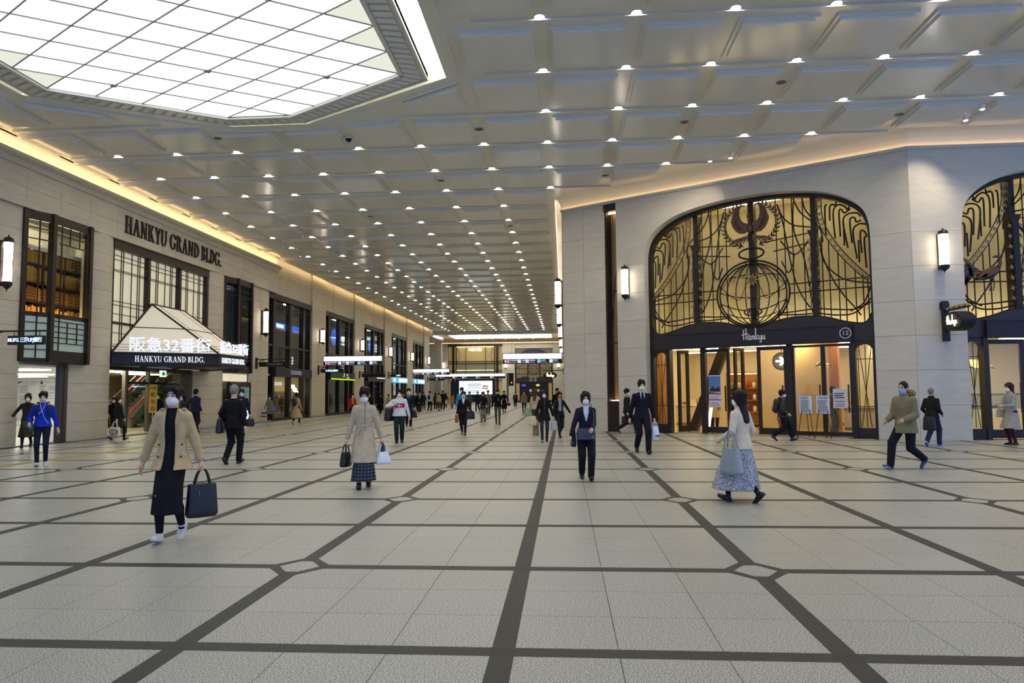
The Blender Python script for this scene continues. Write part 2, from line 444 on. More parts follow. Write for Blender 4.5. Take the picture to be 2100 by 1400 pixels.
def clip_convex(poly, hull):
    n = len(hull)
    for k in range(n):
        p, q = hull[k], hull[(k+1) % n]; a, b = (q[1]-p[1]), -(q[0]-p[0]); l = math.hypot(a, b); a, b = a/l, b/l
        poly = clip(poly, a, b, a*p[0]+b*p[1])
        if len(poly) < 3: return []
    return poly
for i in range(-6, 7):
    for j in range(-13, 14):
        if (i+j) % 2 == 0: continue
        cx, cy = i*hx_, (16.08-12.48)+j*hy_-hy_*6
        d = [(cx-hx_, cy), (cx, cy+hy_), (cx+hx_, cy), (cx, cy-hy_)]
        q = clip_convex(d, inn)
        if len(q) < 3: continue
        ar = abs(sum(q[k][0]*q[(k+1) % len(q)][1]-q[(k+1) % len(q)][0]*q[k][1] for k in range(len(q))))/2
        if ar < .05: continue
        edge = ar < .6*2*hx_*hy_ and abs(cx) > 3.6
        q = inset(q, .017)
        if len(q) > 2: MB().prism([(x-cx, y-cy) for x, y in q], 'z', .02, .05).build('pane', PANE2 if edge else PANE, LB, (cx, cy, 0))
for x, y in ((-8.51, 16.08), (-5.76, 16.66), (-11.26, 16.64), (-8.51, 8.9), (-5.76, 8.3), (-11.26, 8.3)):
    MB().prism([(-.1, 0), (0, .06), (.1, 0), (0, -.06)], 'z', -.02, .02).build('node_plate', SEAM, LB, (x-PX, y-12.48, 0))
fr = MB()
for k in range(8):
    k2 = (k+1) % 8
    fr.add([(*inn[k], .0), (*inn[k2], .0), (*lip[k2], .0), (*lip[k], .0), (*inn[k], .12), (*inn[k2], .12), (*lip[k2], .12), (*lip[k], .12)],
           [(0, 1, 2, 3), (4, 7, 6, 5), (0, 4, 5, 1), (3, 2, 6, 7)])
fr.build('border', CEIL, LB)
DENT = mat('dentil_recess', (120, 124, 132), .6)
for k in range(8):                                # raised dentil blocks with gaps between them
    k2 = (k+1) % 8
    a0, a1, b0, b1 = Vector(inn[k]), Vector(inn[k2]), Vector(lip[k]), Vector(lip[k2]); n = max(5, int((b1-b0).length/.27))
    if (b1-b0).length < 2.6: n = 8
    for t in range(n):
        f0, f1 = (t+.04)/n, (t+.62)/n
        q = [a0.lerp(b0, .2).lerp(a1.lerp(b1, .2), f0), a0.lerp(b0, .2).lerp(a1.lerp(b1, .2), f1), a0.lerp(b0, .8).lerp(a1.lerp(b1, .8), f1), a0.lerp(b0, .8).lerp(a1.lerp(b1, .8), f0)]
        c = sum(q, Vector((0, 0)))/4
        MB().prism([tuple(p-c) for p in q], 'z', -.05, .0).build('dentil', CEIL, LB, (c.x, c.y, 0))
rim = MB()
for k in range(8):
    k2 = (k+1) % 8
    for A, z0, z1 in ((inn, -.05, .0), (lip, -.05, .12)):
        B = inset(A[::-1], .05)[::-1] if False else A
    p, q = Vector(lip[k]), Vector(lip[k2]); n = Vector((-(q-p).y, (q-p).x)).normalized()*.05
    rim.add([(*p, -.05), (*q, -.05), (*(q-n), -.05), (*(p-n), -.05), (*p, .45), (*q, .45), (*(q-n), .45), (*(p-n), .45)],
            [(0, 1, 2, 3), (0, 4, 5, 1), (3, 2, 6, 7), (4, 7, 6, 5)])
    p, q = Vector(inn[k]), Vector(inn[k2]); n = Vector((-(q-p).y, (q-p).x)).normalized()*.1
    rim.add([(*p, -.05), (*q, -.05), (*(q+n), -.05), (*(p+n), -.05), (*p, .02), (*q, .02), (*(q+n), .02), (*(p+n), .02)],
            [(0, 1, 2, 3), (0, 4, 5, 1), (3, 2, 6, 7)])
rim.build('border_rim', CEIL, LB)
cv = MB(); st = MB(); COVEW = mat('cove_white', (222, 220, 210), .6)
for k in range(8):
    k2 = (k+1) % 8; p, q = Vector(out[k]), Vector(out[k2])
    cv.quad((*p, 0), (*q, 0), (*q, .8), (*p, .8))
    a, b = Vector(lip[k]), Vector(lip[k2]); n = Vector((-(b-a).y, (b-a).x)).normalized()
    st.add([(*(a+n*.03), .5), (*(b+n*.03), .5), (*(q*.96+b*.04), .5), (*(p*.96+a*.04), .5)], [(0, 1, 2, 3)])
cv.prism(out, 'z', .8, .85)
cv.build('cove', COVEW, LB); st.build('cove_strip', glow('cool_strip_light', (255, 250, 232), 16), LB)
# ---- downlights
dl = MB()
dl.lathe([(.125, 0), (.125, -.02), (.105, -.022), (.09, -.004)], n=16, m=0)
dl.add([(.092*math.cos(a*math.pi/8), .092*math.sin(a*math.pi/8), -.005) for a in range(16)], [tuple(range(16))[::-1]], 1)
LAMPG = glow('downlight_glow', (255, 242, 220), LAMP)
dl_me = dl.mesh('downlight', [WHITE, LAMPG])
lamps = []
for j in range(-5, 32):
    for i in range(-8, 10):
        x = LX+DLX*i; y = LY+DLY*j
        if j < 3 and (i < 0 and j >= -4): continue
        if x < -15 or not ceil_ok(x+.45 if x > 0 else x, y+.4) or in_oct(x, y, .5): continue
        if y > 28.4 and x > -.9: continue
        lamps.append((x, y))
seen = [p for p in lamps if inview(p[0], p[1], ZC, 10)]; hid = [p for p in lamps if not inview(p[0], p[1], ZC, 10)]
rows_ = sorted({round(p[1], 2) for p in seen})
for r_, yy in enumerate(rows_):
    for c_, (x, y) in enumerate(sorted([p for p in seen if round(p[1], 2) == yy], key=lambda p: -p[0])):
        o = put('downlight', dl_me, None, (x, y, ZC))
        tag(o, 'round white downlight, %s lamp row from the top of the ceiling, %s from the right' % (ORD[r_], ORD[c_]), 'downlight', 'downlights in the ceiling grid')
q = MB()
for x, y in hid:
    for p in dl_me.polygons: q.add([Vector(dl_me.vertices[k].co)+Vector((x, y, ZC)) for k in p.vertices], [tuple(range(len(p.vertices)))], p.material_index)
tag(q.build('downlights_outside_view', [WHITE, LAMPG]), 'further round downlights of the same ceiling outside the view', 'downlight', kind='stuff')
# round ceiling speakers and small fittings
SPK = mat('speaker_grille', (112, 108, 100), .7)
for n, (i, j) in enumerate(((-1, 2), (2, 2), (-3, 1.0), (1, 4), (-5, 2), (-2, 4), (5, 2), (-4, 6), (3, 1), (-1, 7))):
    x = LX+DLX*i; y = LY+DLY*(j+.49)
    if in_oct(x, y, .3) or not ceil_ok(x, y): continue
    q = thing('ceiling_speaker', 'flat round grey speaker grille in the ceiling, lamp column %s, gap %s' % (ORD[5-i] if i <= 5 else 'outermost', ORD[int(j)]), 'speaker', (x, y, ZC), group='round ceiling speakers')
    MB().lathe([(.15, .0), (.15, -.012), (.13, -.018)], n=20).build('rim', WHITE, q)
    MB().lathe([(.128, -.012), (.128, -.022)], n=20).build('grille', SPK, q)
p = atz(715, 281, ZC)
q = thing('dome_camera', 'black dome security camera on the ceiling below the luminous hexagon', 'camera', (p.x, p.y, ZC))
MB().lathe([(.13, 0), (.13, -.05), (.11, -.06)], n=16).build('housing', WHITE, q)
MB().ball((0, 0, -.06), .1, 12).build('dome', BLACK, q, smooth=True)
# ================================================================ LEFT WALL  (local x = world Y, local y = into the wall)
R90 = math.pi/2
WL = struct('wall_left', (XL, 0, 0), R90)
def block(par, x0, x1, y0, y1, z0, z1, m=STONE, g=.004, name='stone_block'):
    cx, cz = (x0+x1)/2, (z0+z1)/2; hx, hz = (x1-x0)/2-g, (z1-z0)/2-g
    return MB().box(-hx, hx, y0, y1, -hz, hz).build(name, m, par, (cx, 0, cz))
def round_block(par, x0, x1, bulge, y1, z0, z1, m=STONE, g=.004):
    cx, cz = (x0+x1)/2, (z0+z1)/2; hx, hz = (x1-x0)/2-.003, (z1-z0)/2-g; n = 10
    poly = [(-hx+2*hx*k/n, -bulge*(1-(2*k/n-1)**2)) for k in range(n+1)]+[(hx, y1), (-hx, y1)]
    b = MB().prism(poly, 'z', -hz, hz).build('stone_block', m, par, (cx, 0, cz))
    return b
def courses(par, x0, x1, y0, y1, z0, z1, h, w=None, m=STONE, bulge=None):
    n = max(1, round((z1-z0)/h)); dz = (z1-z0)/n
    for k in range(n):
        a, b = z0+k*dz, z0+(k+1)*dz
        if bulge is not None: round_block(par, x0, x1, bulge, y1, a, b, m); continue
        if not w: block(par, x0, x1, y0, y1, a, b, m); continue
        c = max(1, round((x1-x0)/w)); dx = (x1-x0)/c
        for q in range(c): block(par, x0+q*dx, x0+(q+1)*dx, y0, y1, a, b, m)
back = MB()
for x0, x1, z0, z1 in ((4, 20.58, 0, 7.4), (30.8, 33.65, 0, 2.6), (32.17, 33.65, 2.6, 7.4), (36.48, 38.98, 0, 7.4), (4, 39.9, 7.42, 9.0)):
    back.box(x0, x1, .03, .9, z0, z1)
PIL = [(46.0, 48.7), (55.65, 58.4), (65.25, 67.9), (74.8, 77.7), (84.1, 87.4)]
for a, b in PIL: back.box(a+.02, b-.02, .03, .9, 0, ZC+.5)
back.box(39.0, 88, .15, .9, 7.44, ZC+.5)
back.box(23.67, 24.95, .03, .3, 2.6, 7.4); back.box(22.76, 24.95, .03, .2, 0, 2.6); back.build('wall_core', JOINT, WL)
courses(WL, 14.6, 20.6, -.0, .5, 0, 7.4, .74, 1.5)
courses(WL, 22.74, 24.97, 0, .2, 0, 2.6, .65, bulge=.16); courses(WL, 23.65, 24.97, 0, .3, 2.6, 7.4, .69, bulge=.13)
courses(WL, 30.78, 33.67, 0, .5, 0, 2.6, .65, bulge=.16); courses(WL, 32.15, 33.67, 0, .5, 2.6, 7.4, .69, bulge=.13)
courses(WL, 36.5, 39.0, 0, .5, 0, 7.4, .74, 1.25)
courses(WL, 13.0, 39.94, -.12, .4, 7.4, 8.62, .61, 1.5)
# cornice with a lip that hides a strip light
pr = [(.2, 8.62), (-.16, 8.62), (-.2, 8.72), (-.2, 8.78), (-.3, 8.82), (-.36, 8.86), (-.36, 8.95), (-.32, 8.95), (-.32, 8.9), (.0, 8.9), (.2, 8.9)]
MB().prism(pr, 'x', 4, 39.94).build('cornice', STONE, WL)
MB().prism([(-.0, 8.9), (.1, 8.9), (.1, ZC), (-.3, ZC), (-.1, 9.2), (-.03, 9.05)], 'x', 4, 39.94).build('cove', WHITE, WL)
MB().box(4.2, 39.9, -.30, -.20, 8.905, 8.93).build('strip_light', WARM, WL)
MB().box(4, 39.94, -.4, .3, ZC, ZC+.1).build('ceiling_edge', CEIL, WL)
for a, b in PIL: courses(WL, a, b, 0, .5, 0, ZC+.3, 1.15)
for x0, x1 in ((39.94, 46.0), (48.7, 55.65), (58.4, 65.25), (67.9, 74.8), (77.7, 84.1)):
    courses(WL, x0, x1, .12, .5, 7.42, ZC+.3, 1.1, 2.3)
MB().box(39.95, 88, -.268, -.262, ZC+.03, ZC+.10).build('strip_light', glow('warm_slot_light', (255, 218, 160), COVE*1.3), WL)
MB().box(39.9, 88, -.5, 1.0, ZC+.55, ZC+.62).build('slot_top', CEIL, WL)
# ---------------------------------------------------------------- bay windows, first floor
def lerp2(a, b, t): return (a[0]+(b[0]-a[0])*t, a[1]+(b[1]-a[1])*t)
def grid_bars(mb, A, B, vs, hs, r=.016, dy=-.02):
    for v in vs:
        t, z0, z1 = v; p = lerp2(A, B, t); mb.bar((p[0], p[1]+dy, z0), (p[0], p[1]+dy, z1), r*2)
    for h in hs:
        z, t0, t1 = h; p, q = lerp2(A, B, t0), lerp2(A, B, t1); mb.bar((p[0], p[1]+dy, z), (q[0], q[1]+dy, z), r*2)
FROST = mat('frosted_pane', (176, 196, 188), .35, emit=.35)
def bay_window(n, x0, x1, lit):
    R = struct('window_%d' % n, (XL, x0, 0), R90)
    W = x1-x0; a, b, c, d = (0, 0), (.85, -.32), (W-.42, -.32), (W, 0); z0, z1 = 2.62, 7.4
    for k, (p, wd) in enumerate(((a, .17), (b, .16), (c, .15), (d, .2))):
        MB().box(p[0]-wd/2, p[0]+wd/2, p[1]-.07, p[1]+.12, z0, z1).build('post', BRONZE, R)
    MB().prism([a, b, c, d, (W, .35), (0, .35)], 'z', z1-.3, z1).build('header', BRONZE, R)
    MB().prism([a, b, c, d, (W, .35), (0, .35)], 'z', z0, z0+.12).build('sill', BRONZE, R)
    MB().prism([b, c, (c[0], c[1]+.1), (b[0], b[1]+.1)], 'z', z0+.12, 3.0).build('apron_panel', BRONZE, R)
    zt = 4.12
    for p, q in ((a, b), (b, c), (c, d)):
        MB().prism([p, q, (q[0], q[1]+.12), (p[0], p[1]+.12)], 'z', zt-.07, zt+.07).build('transom', BRONZE, R)
    bars = MB()
    grid_bars(bars, a, b, [(.5, z0+.1, z1-.3)], [(6.85, .1, .95), (6.5, .1, .95), (3.85, .1, .95), (3.0, .1, .95)])
    grid_bars(bars, b, c, [(.2, zt, z1-.3), (.42, 6.5, z1-.3), (.68, 6.5, z1-.3), (.9, zt, z1-.3), (.2, 3.0, zt), (.42, 3.25, 3.95), (.68, 3.25, 3.95), (.9, 3.0, zt)],
              [(6.78, .03, .97), (6.5, .15, .97)]+[(z, .03, .97) for z in (3.25, 3.42, 3.6, 3.78, 3.95)])
    bars.build('glazing_bars', BRONZE, R)
    for p, q in ((a, b), (b, c), (c, d)):
        MB().prism([(p[0], p[1]+.03), (q[0], q[1]+.03), (q[0], q[1]+.045), (p[0], p[1]+.045)], 'z', zt, z1-.3).build('pane', GLASS if lit else DGLASS, R)
        MB().prism([(p[0], p[1]+.03), (q[0], q[1]+.03), (q[0], q[1]+.045), (p[0], p[1]+.045)], 'z', z0+.1, zt).build('lower_pane', FROST if lit else DGLASS, R)
    return R
bay_window(1, 20.6, 23.65, True)
bay_window(3, 33.67, 36.48, False)
# room with bookcase behind the first window
RM = struct('wall_library', (XL, 20.6, 0), R90)
ROOMW = mat('room_white', (222, 220, 210), .6); ROOMB = mat('room_beige', (178, 166, 140), .6); DARKROOM = mat('room_dark', (128, 124, 110), .7)
MB().box(-.4, 4.3, 1.6, 1.7, 2.7, 7.6).box(-.5, -.4, .4, 3.3, 2.7, 7.6).box(4.2, 4.3, .95, 3.3, 2.7, 7.6).box(-.4, 4.3, .55, 3.3, 7.3, 7.4).box(-.4, 4.3, .55, 3.3, 2.6, 2.7).build('lining', ROOMW, RM)
MB().box(.2, 2.9, .2, .4, 7.15, 7.29).build('ceiling_strip', glow('room_light', (255, 232, 186), 34), RM); MB().box(.3, 2.9, .2, .3, 4.14, 4.18).build('sill_strip', glow('room_sill_light', (255, 220, 150), 26), RM)
BW = mat('dark_wood', (52, 34, 24), .5)
BC = thing('bookcase', 'dark bookcase packed with old books behind the corner bay window', 'bookcase', (XL+.42, 21.15, 2.7), R90)
def bc_y(x): return .85
MB().box(.0, 3.05, 1.28, 1.33, 0, 3.62).build('back_board', BW, BC)
for z in (.0, .63, 1.26, 1.89, 2.52, 3.15, 3.6): MB().box(.0, 3.05, .95, 1.3, z, z+.035).build('shelf', BW, BC)
for x in (.0, 1.0, 2.02, 3.02): MB().box(x, x+.035, .95, 1.3, 0, 3.62).build('upright', BW, BC)
MB().box(3.06, 3.16, .9, 1.35, 0, 4.2).box(-.1, 3.16, .9, 1.35, 3.63, 3.75).build('white_surround', WHITE, BC)
LEATH = [mat('leather_%s' % n, c, .45, noise=.15, scale=30, emit=e) for n, c, e in (('tan', (190, 118, 40), .0), ('amber', (204, 140, 54), .0), ('brown', (136, 74, 28), 0), ('red', (132, 46, 26), 0), ('straw', (214, 172, 96), 0))]
GOLDB = mat('gilt_band', (216, 180, 100), .35, metal=.5)
book_me = []
for k in range(5):
    w_ = (.062, .07, .078, .066, .085)[k]; h_ = (.46, .5, .44, .52, .48)[k]
    q = MB().box(-w_/2, w_/2, 0, .24, 0, h_)
    for z in (.1, .2, .3, .38): q.box(-w_/2-.002, w_/2+.002, -.006, .02, z*h_/.46, z*h_/.46+.014, 1)
    book_me.append(q)
meshes = [[book_me[k].mesh('book', [LEATH[c], GOLDB]) for c in range(5)] for k in range(5)]
rg = random.Random(3)
for s, z in enumerate((.63, 1.26, 1.89, 2.52, 3.15)):
    x = .05; nb = 0
    nm = ('lowest visible', 'second lowest', 'middle', 'second highest', 'top')[s]
    while x < 2.98:
        k = rg.randrange(5); base = (4, 1, 2, 0, 1)[s]
        c = base if rg.random() < .6 else rg.randrange(5); wd = (.062, .07, .078, .066, .085)[k]
        if any(abs(x+wd/2-u) < .06 for u in (1.017, 2.037)): x += .04; continue
        p = Vector((XL-.56, 21.15+x+wd/2, 2.7+z+.035))
        o = put('book', meshes[k][c], None, p, R90)
        nb += 1; tag(o, 'old leather book with gilt bands, %s from the left on the %s shelf' % (ORD[nb-1], nm), 'book', 'books on the %s shelf' % nm)
        x += wd+.004
# door below the bay: white passage with a directory
D1 = struct('door_1', (XL, 20.6, 0), R90)
JAMB = mat('dark_jamb', (66, 63, 58), .5)
MB().box(1.73, 1.93, -.03, .1, 0, 2.6).box(1.97, 2.14, -.03, .15, 0, 2.6).build('jamb', JAMB, D1)
MB().box(0, 2.14, .0, .5, 2.54, 2.62).build('head', STEEL, D1)
PASSW = mat('passage_white', (238, 238, 230), .45)
def plan(poly, z0, z1, nm, m, par):
    """prism over a world-plan polygon, made a child of par in world space"""
    o = MB().prism(poly, 'z', z0, z1).build(nm, m, par); o.matrix_parent_inverse = (Matrix.Translation(par.location) @ Matrix.Rotation(par.rotation_euler.z, 4, 'Z')).inverted(); return o
PASS = [(-17.0, 20.5), (-17.0, 22.4), (-17.6, 25.2), (-25.8, 36.2), (-31, 36.2), (-31, 20.5)]
plan(PASS, -.012, .004, 'passage_floor', mat('passage_floor', (206, 200, 182), .2), D1); plan(PASS, 2.52, 2.58, 'passage_ceiling', PASSW, D1)
plan([(-31, 36.0), (-25.7, 36.0), (-25.7, 36.2), (-31, 36.2)], 0, 2.6, 'passage_wall', PASSW, D1); plan([(-31.2, 20.5), (-31, 20.5), (-31, 36.2), (-31.2, 36.2)], 0, 2.6, 'passage_wall', PASSW, D1)
plan([(-17.3, 24.6), (-17.55, 24.4), (-26.0, 36.0), (-25.6, 36.2)], 0, 2.6, 'passage_wall', PASSW, D1)
for k in range(12): plan([(-31, 22+k*1.15), (-18, 22+k*1.15), (-18, 22.12+k*1.15), (-31, 22.12+k*1.15)], .004, .006, 'floor_stripe', mat('floor_stripe', (120, 116, 104), .3), D1)
for x_, y_ in ((-20.0, 24.5), (-24, 30), (-27, 33.5)): plan([(x_-1, y_-.5), (x_+1, y_-.5), (x_+1, y_+.5), (x_-1, y_+.5)], 2.48, 2.52, 'passage_light', glow('passage_light', (255, 250, 235), 15), D1)
DR = thing('directory_board', 'white floor directory with columns of small black text inside the bright doorway', 'directory board', (-29.3, 35.9, .0), 0)
DR.scale = (1.45, 1, 1.15)
MB().box(-.05, 1.9, 0, .05, .3, 2.15).build('board', mat('board_white', (240, 241, 236), .4, emit=.12), DR)
INK = mat('ink_black', (40, 40, 42), .6)
text('オフィス・カルチャー', .075, .003, INK, DR, (.62, -.01, 1.99)); text('サービス', .075, .003, INK, DR, (.62, -.01, 1.89))
text('クリニック', .075, .003, INK, DR, (1.38, -.01, 1.96))
MB().box(.1, .17, -.01, 0, 1.92, 2.0).box(.19, .23, -.01, 0, 1.94, 2.03).build('pictogram', INK, DR)
MB().prism([(.98, 1.9), (1.12, 1.9), (1.05, 2.05)], 'y', -.01, 0).build('pictogram', INK, DR)
ln = MB()
for c0, c1, zs in ((.2, .62, np.arange(1.82, .7, -.055)), (.98, 1.28, np.arange(1.82, 1.0, -.055)), (1.34, 1.62, np.arange(1.82, 1.2, -.055))):
    for z in zs:
        if rg.random() < .8: ln.box(c0, c0+(c1-c0)*rg.uniform(.5, 1), -.006, 0, z, z+.014)
ln.build('text_lines', INK, DR)
# ---------------------------------------------------------------- glowing window with the canopy
W2_ = struct('window_2', (XL, 25.0, 0), R90)
SHOJI = mat('shoji_glow', (252, 242, 210), .5, emit=.5)
MB().box(0, 7.12, -.02, .3, 7.06, 7.4).build('header', BRONZE, W2_)
MB().box(0, 7.12, .22, .24, 2.7, 7.06).build('pane', SHOJI, W2_)
for x, wd in ((.04, .1), (2.36, .15), (4.7, .15), (7.05, .14)): MB().box(x-wd/2, x+wd/2, .02, .26, 2.65, 7.06).build('mullion', BRONZE, W2_)
MB().box(0, 7.12, .05, .25, 4.22, 4.31).build('transom', BRONZE, W2_)
g = MB()
for s0, s1 in ((.08, 2.3), (2.43, 4.63), (4.77, 6.98)):
    wd = s1-s0
    for t in (.1, .3, .36, .6, .78, .84): g.box(s0+wd*t-.012, s0+wd*t+.012, .17, .2, 2.7, 7.06)
    for z in (6.85, 6.68, 6.3, 6.24, 5.1, 4.95, 4.62, 3.9, 3.4, 3.2): g.box(s0, s1, .165, .195, z-.012, z+.012)
g.build('glazing_bars', BRONZE, W2_)
CN = thing('entrance_canopy', 'glowing pyramid canopy with navy fascia over the building entrance', 'canopy', (XL, 25.0, 0), R90)
w1, w2_, f1, f2 = (0.02, -.02), (7.08, -.02), (2.3, -3.0), (4.7, -3.0); r1, r2 = (2.44, -.05, 5.21), (4.87, -.05, 5.21)
zf0, zf1 = 2.65, 3.13
CANG = mat('canopy_fabric_glow', (252, 244, 222), .5, emit=.45)
def P3(p, z): return (p[0], p[1], z)
def mid(a, b, t): return tuple(a[k]+(b[k]-a[k])*t for k in range(3))
for A, B, Ra, Rb in ((w1, f1, r1, None), (f1, f2, r1, r2), (f2, w2_, r2, None)):
    a, b = P3(A, zf1), P3(B, zf1)
    if Rb is None:
        m1, m2 = mid(a, Ra, .5), mid(b, Ra, .5)
        MB().plate([a, b, m2, m1], .01).build('roof_panel', CANG, CN); MB().plate([m1, m2, Ra], .01).build('roof_panel', CANG, CN)
        MB().bar(m1, m2, .05).build('rib', BRONZE, CN)
    else:
        m1, m2 = mid(a, Ra, .5), mid(b, Rb, .5)
        MB().plate([a, b, m2, m1], .01).build('roof_panel', CANG, CN); MB().plate([m1, m2, Rb, Ra], .01).build('roof_panel', CANG, CN)
        MB().bar(m1, m2, .05).build('rib', BRONZE, CN)
        for t in (.2, .8): MB().bar(mid(a, b, t), mid(Ra, Rb, t), .035).build('rib', BRONZE, CN)
for A, B in ((P3(w1, zf1), r1), (P3(f1, zf1), r1), (P3(f2, zf1), r2), (P3(w2_, zf1), r2), (r1, r2)): MB().tube([A, B], .05, 6).build('hip_rib', BRONZE, CN)
# the roof skin is slightly behind the ribs; navy fascia
for A, B in ((w1, f1), (f1, f2), (f2, w2_)):
    d = Vector((B[0]-A[0], B[1]-A[1])); n = Vector((d.y, -d.x)).normalized()
    MB().prism([A, B, (B[0]-n.x*.12, B[1]-n.y*.12), (A[0]-n.x*.12, A[1]-n.y*.12)], 'z', zf0, zf1).build('fascia', NAVYMET, CN)
    for z in (zf0, zf1): MB().tube([P3((A[0]+n.x*.03, A[1]+n.y*.03), z), P3((B[0]+n.x*.03, B[1]+n.y*.03), z)], .03, 6).build('moulding', BRONZE, CN)
    for z in (3.24, 3.34, 3.44): MB().tube([P3((A[0]+n.x*.02, A[1]+n.y*.02), z), P3((B[0]+n.x*.02, B[1]+n.y*.02), z)], .011, 4).build('sign_rail', BRONZE, CN)
MB().prism([w1, f1, f2, w2_], 'z', zf0+.02, zf0+.05).build('soffit', BRONZE, CN)
SIGNW = glow('sign_white', (240, 244, 255), 1.25)
tn = math.atan2(f1[1]-w1[1], f1[0]-w1[0])
# lettering: serif capitals drawn stroke by stroke
def serif(word, h):
    """flat polygons of serif capitals, height h; returns (polys, width)"""
    T, t, S = .17*h, .06*h, .05*h; polys = []; x = 0
    def rect(a, b, c, d): polys.append([(a, c), (b, c), (b, d), (a, d)])
    def stem(cx, w_, z0=0, z1=h, top=True, bot=True):
        rect(cx-w_/2, cx+w_/2, z0, z1)
        if bot: rect(cx-w_/2-.09*h, cx+w_/2+.09*h, z0, z0+S)
        if top: rect(cx-w_/2-.09*h, cx+w_/2+.09*h, z1-S, z1)
    def diag(x0, z0, x1, z1, w_): polys.append([(x0-w_/2, z0), (x0+w_/2, z0), (x1+w_/2, z1), (x1-w_/2, z1)])
    def arc(cx, cz, rx, rz, a0, a1, wo, wi, n=12):
        for k in range(n):
            q = []
            for a, o in ((a0+(a1-a0)*k/n, 1), (a0+(a1-a0)*(k+1)/n, 1), (a0+(a1-a0)*(k+1)/n, 0), (a0+(a1-a0)*k/n, 0)):
                c, s_ = math.cos(math.radians(a)), math.sin(math.radians(a)); q.append((cx+(rx-(0 if o else wo))*c, cz+(rz-(0 if o else wi))*s_))
            polys.append(q)
    for ch in word:
        if ch == ' ': x += .38*h; continue
        if ch == '.': rect(x+.04*h, x+.2*h, 0, .15*h); x += .3*h; continue
        if ch == 'H': stem(x+.2*h, T); stem(x+.72*h, T); rect(x+.2*h, x+.72*h, .48*h, .54*h); x += 1.0*h
        elif ch == 'A':
            diag(x+.14*h, 0, x+.42*h, h, t); diag(x+.74*h, 0, x+.44*h, h, T); rect(x+.24*h, x+.64*h, .3*h, .36*h)
            rect(x+.02*h, x+.28*h, 0, S); rect(x+.58*h, x+.92*h, 0, S); x += .96*h
        elif ch == 'N':
            stem(x+.18*h, t); stem(x+.76*h, t, bot=False); diag(x+.74*h, 0, x+.2*h, h, T); x += 1.02*h
        elif ch == 'K':
            stem(x+.2*h, T); diag(x+.3*h, .42*h, x+.68*h, h, t); diag(x+.74*h, 0, x+.4*h, .56*h, T); rect(x+.54*h, x+.82*h, h-S, h); rect(x+.58*h, x+.92*h, 0, S); x += .96*h
        elif ch == 'Y':
            stem(x+.44*h, T, 0, .5*h, top=False); diag(x+.44*h, .46*h, x+.16*h, h, T); diag(x+.46*h, .46*h, x+.72*h, h, t)
            rect(x+.02*h, x+.32*h, h-S, h); rect(x+.6*h, x+.84*h, h-S, h); x += .86*h
        elif ch == 'U':
            stem(x+.2*h, T, .3*h, h, bot=False); stem(x+.76*h, t, .3*h, h, bot=False); arc(x+.45*h, .32*h, .335*h, .33*h, 180, 360, T*.8, t); x += .98*h
        elif ch == 'L': stem(x+.2*h, T); rect(x+.2*h, x+.68*h, 0, S); rect(x+.63*h, x+.68*h, 0, .25*h); x += .76*h
        elif ch == 'D': stem(x+.2*h, T); arc(x+.26*h, .5*h, .58*h, .5*h, -90, 90, T, t); rect(x+.2*h, x+.3*h, 0, t); rect(x+.2*h, x+.3*h, h-t, h); x += .94*h
        elif ch == 'B':
            stem(x+.2*h, T); arc(x+.28*h, .75*h, .36*h, .25*h, -90, 90, T, t); arc(x+.28*h, .27*h, .44*h, .27*h, -90, 90, T, t)
            for z in (0, .47*h, h-t): rect(x+.2*h, x+.32*h, z, z+t)
            x += .82*h
        elif ch == 'R':
            stem(x+.2*h, T); arc(x+.28*h, .74*h, .38*h, .26*h, -90, 90, T, t); diag(x+.76*h, 0, x+.42*h, .5*h, T); rect(x+.66*h, x+.92*h, 0, S)
            for z in (.48*h, h-t): rect(x+.2*h, x+.32*h, z, z+t)
            x += .94*h
        elif ch == 'G':
            arc(x+.5*h, .5*h, .46*h, .51*h, 40, 320, T, t, 18); rect(x+.7*h, x+.86*h, .08*h, .46*h); rect(x+.6*h, x+.94*h, .42*h, .46*h); rect(x+.84*h, x+.88*h, .68*h, .9*h); x += 1.02*h
    return polys, x
def serif_build(word, h, depth, m, par, loc, rz=0, sx=1., name='lettering'):
    polys, wd = serif(word, h); q = MB()
    for p in polys: q.prism([((a-wd/2)*sx, b) for a, b in p], 'y', -depth, 0)
    return q.build(name, m, par, loc, rz), wd*sx
_, wd = serif('HANKYU GRAND BLDG.', .62)
LG = thing('building_name_letters', 'dark bronze serif letters HANKYU GRAND BLDG. on the stone frieze', 'sign', (XL+.12, 29.2, 7.72), R90)
serif_build('HANKYU GRAND BLDG.', .66, .06, BRONZE, LG, (0, 0, 0), sx=7.6/(wd*.66/.62))
nx, ny = math.sin(tn), -math.cos(tn)
cx, cy = w1[0]+(f1[0]-w1[0])*.53, w1[1]+(f1[1]-w1[1])*.53
serif_build('HANKYU GRAND BLDG.', .22, .02, SIGNW, CN, (cx+nx*.02, cy+ny*.02, 2.8), tn, sx=2.45/(wd*.22/.62))
serif_build('HANKYU GRAND BLDG.', .22, .02, SIGNW, CN, (3.5, -3.02, 2.8), 0, sx=2.05/(wd*.22/.62))
text('阪急32番街', .58, .02, SIGNW, CN, (cx+nx*.06, cy+ny*.06, 3.42), tn, bold=.012, name='sign_lettering')
text('阪急32番街', .5, .02, SIGNW, CN, (3.5, -3.06, 3.4), 0, bold=.012, name='sign_lettering')
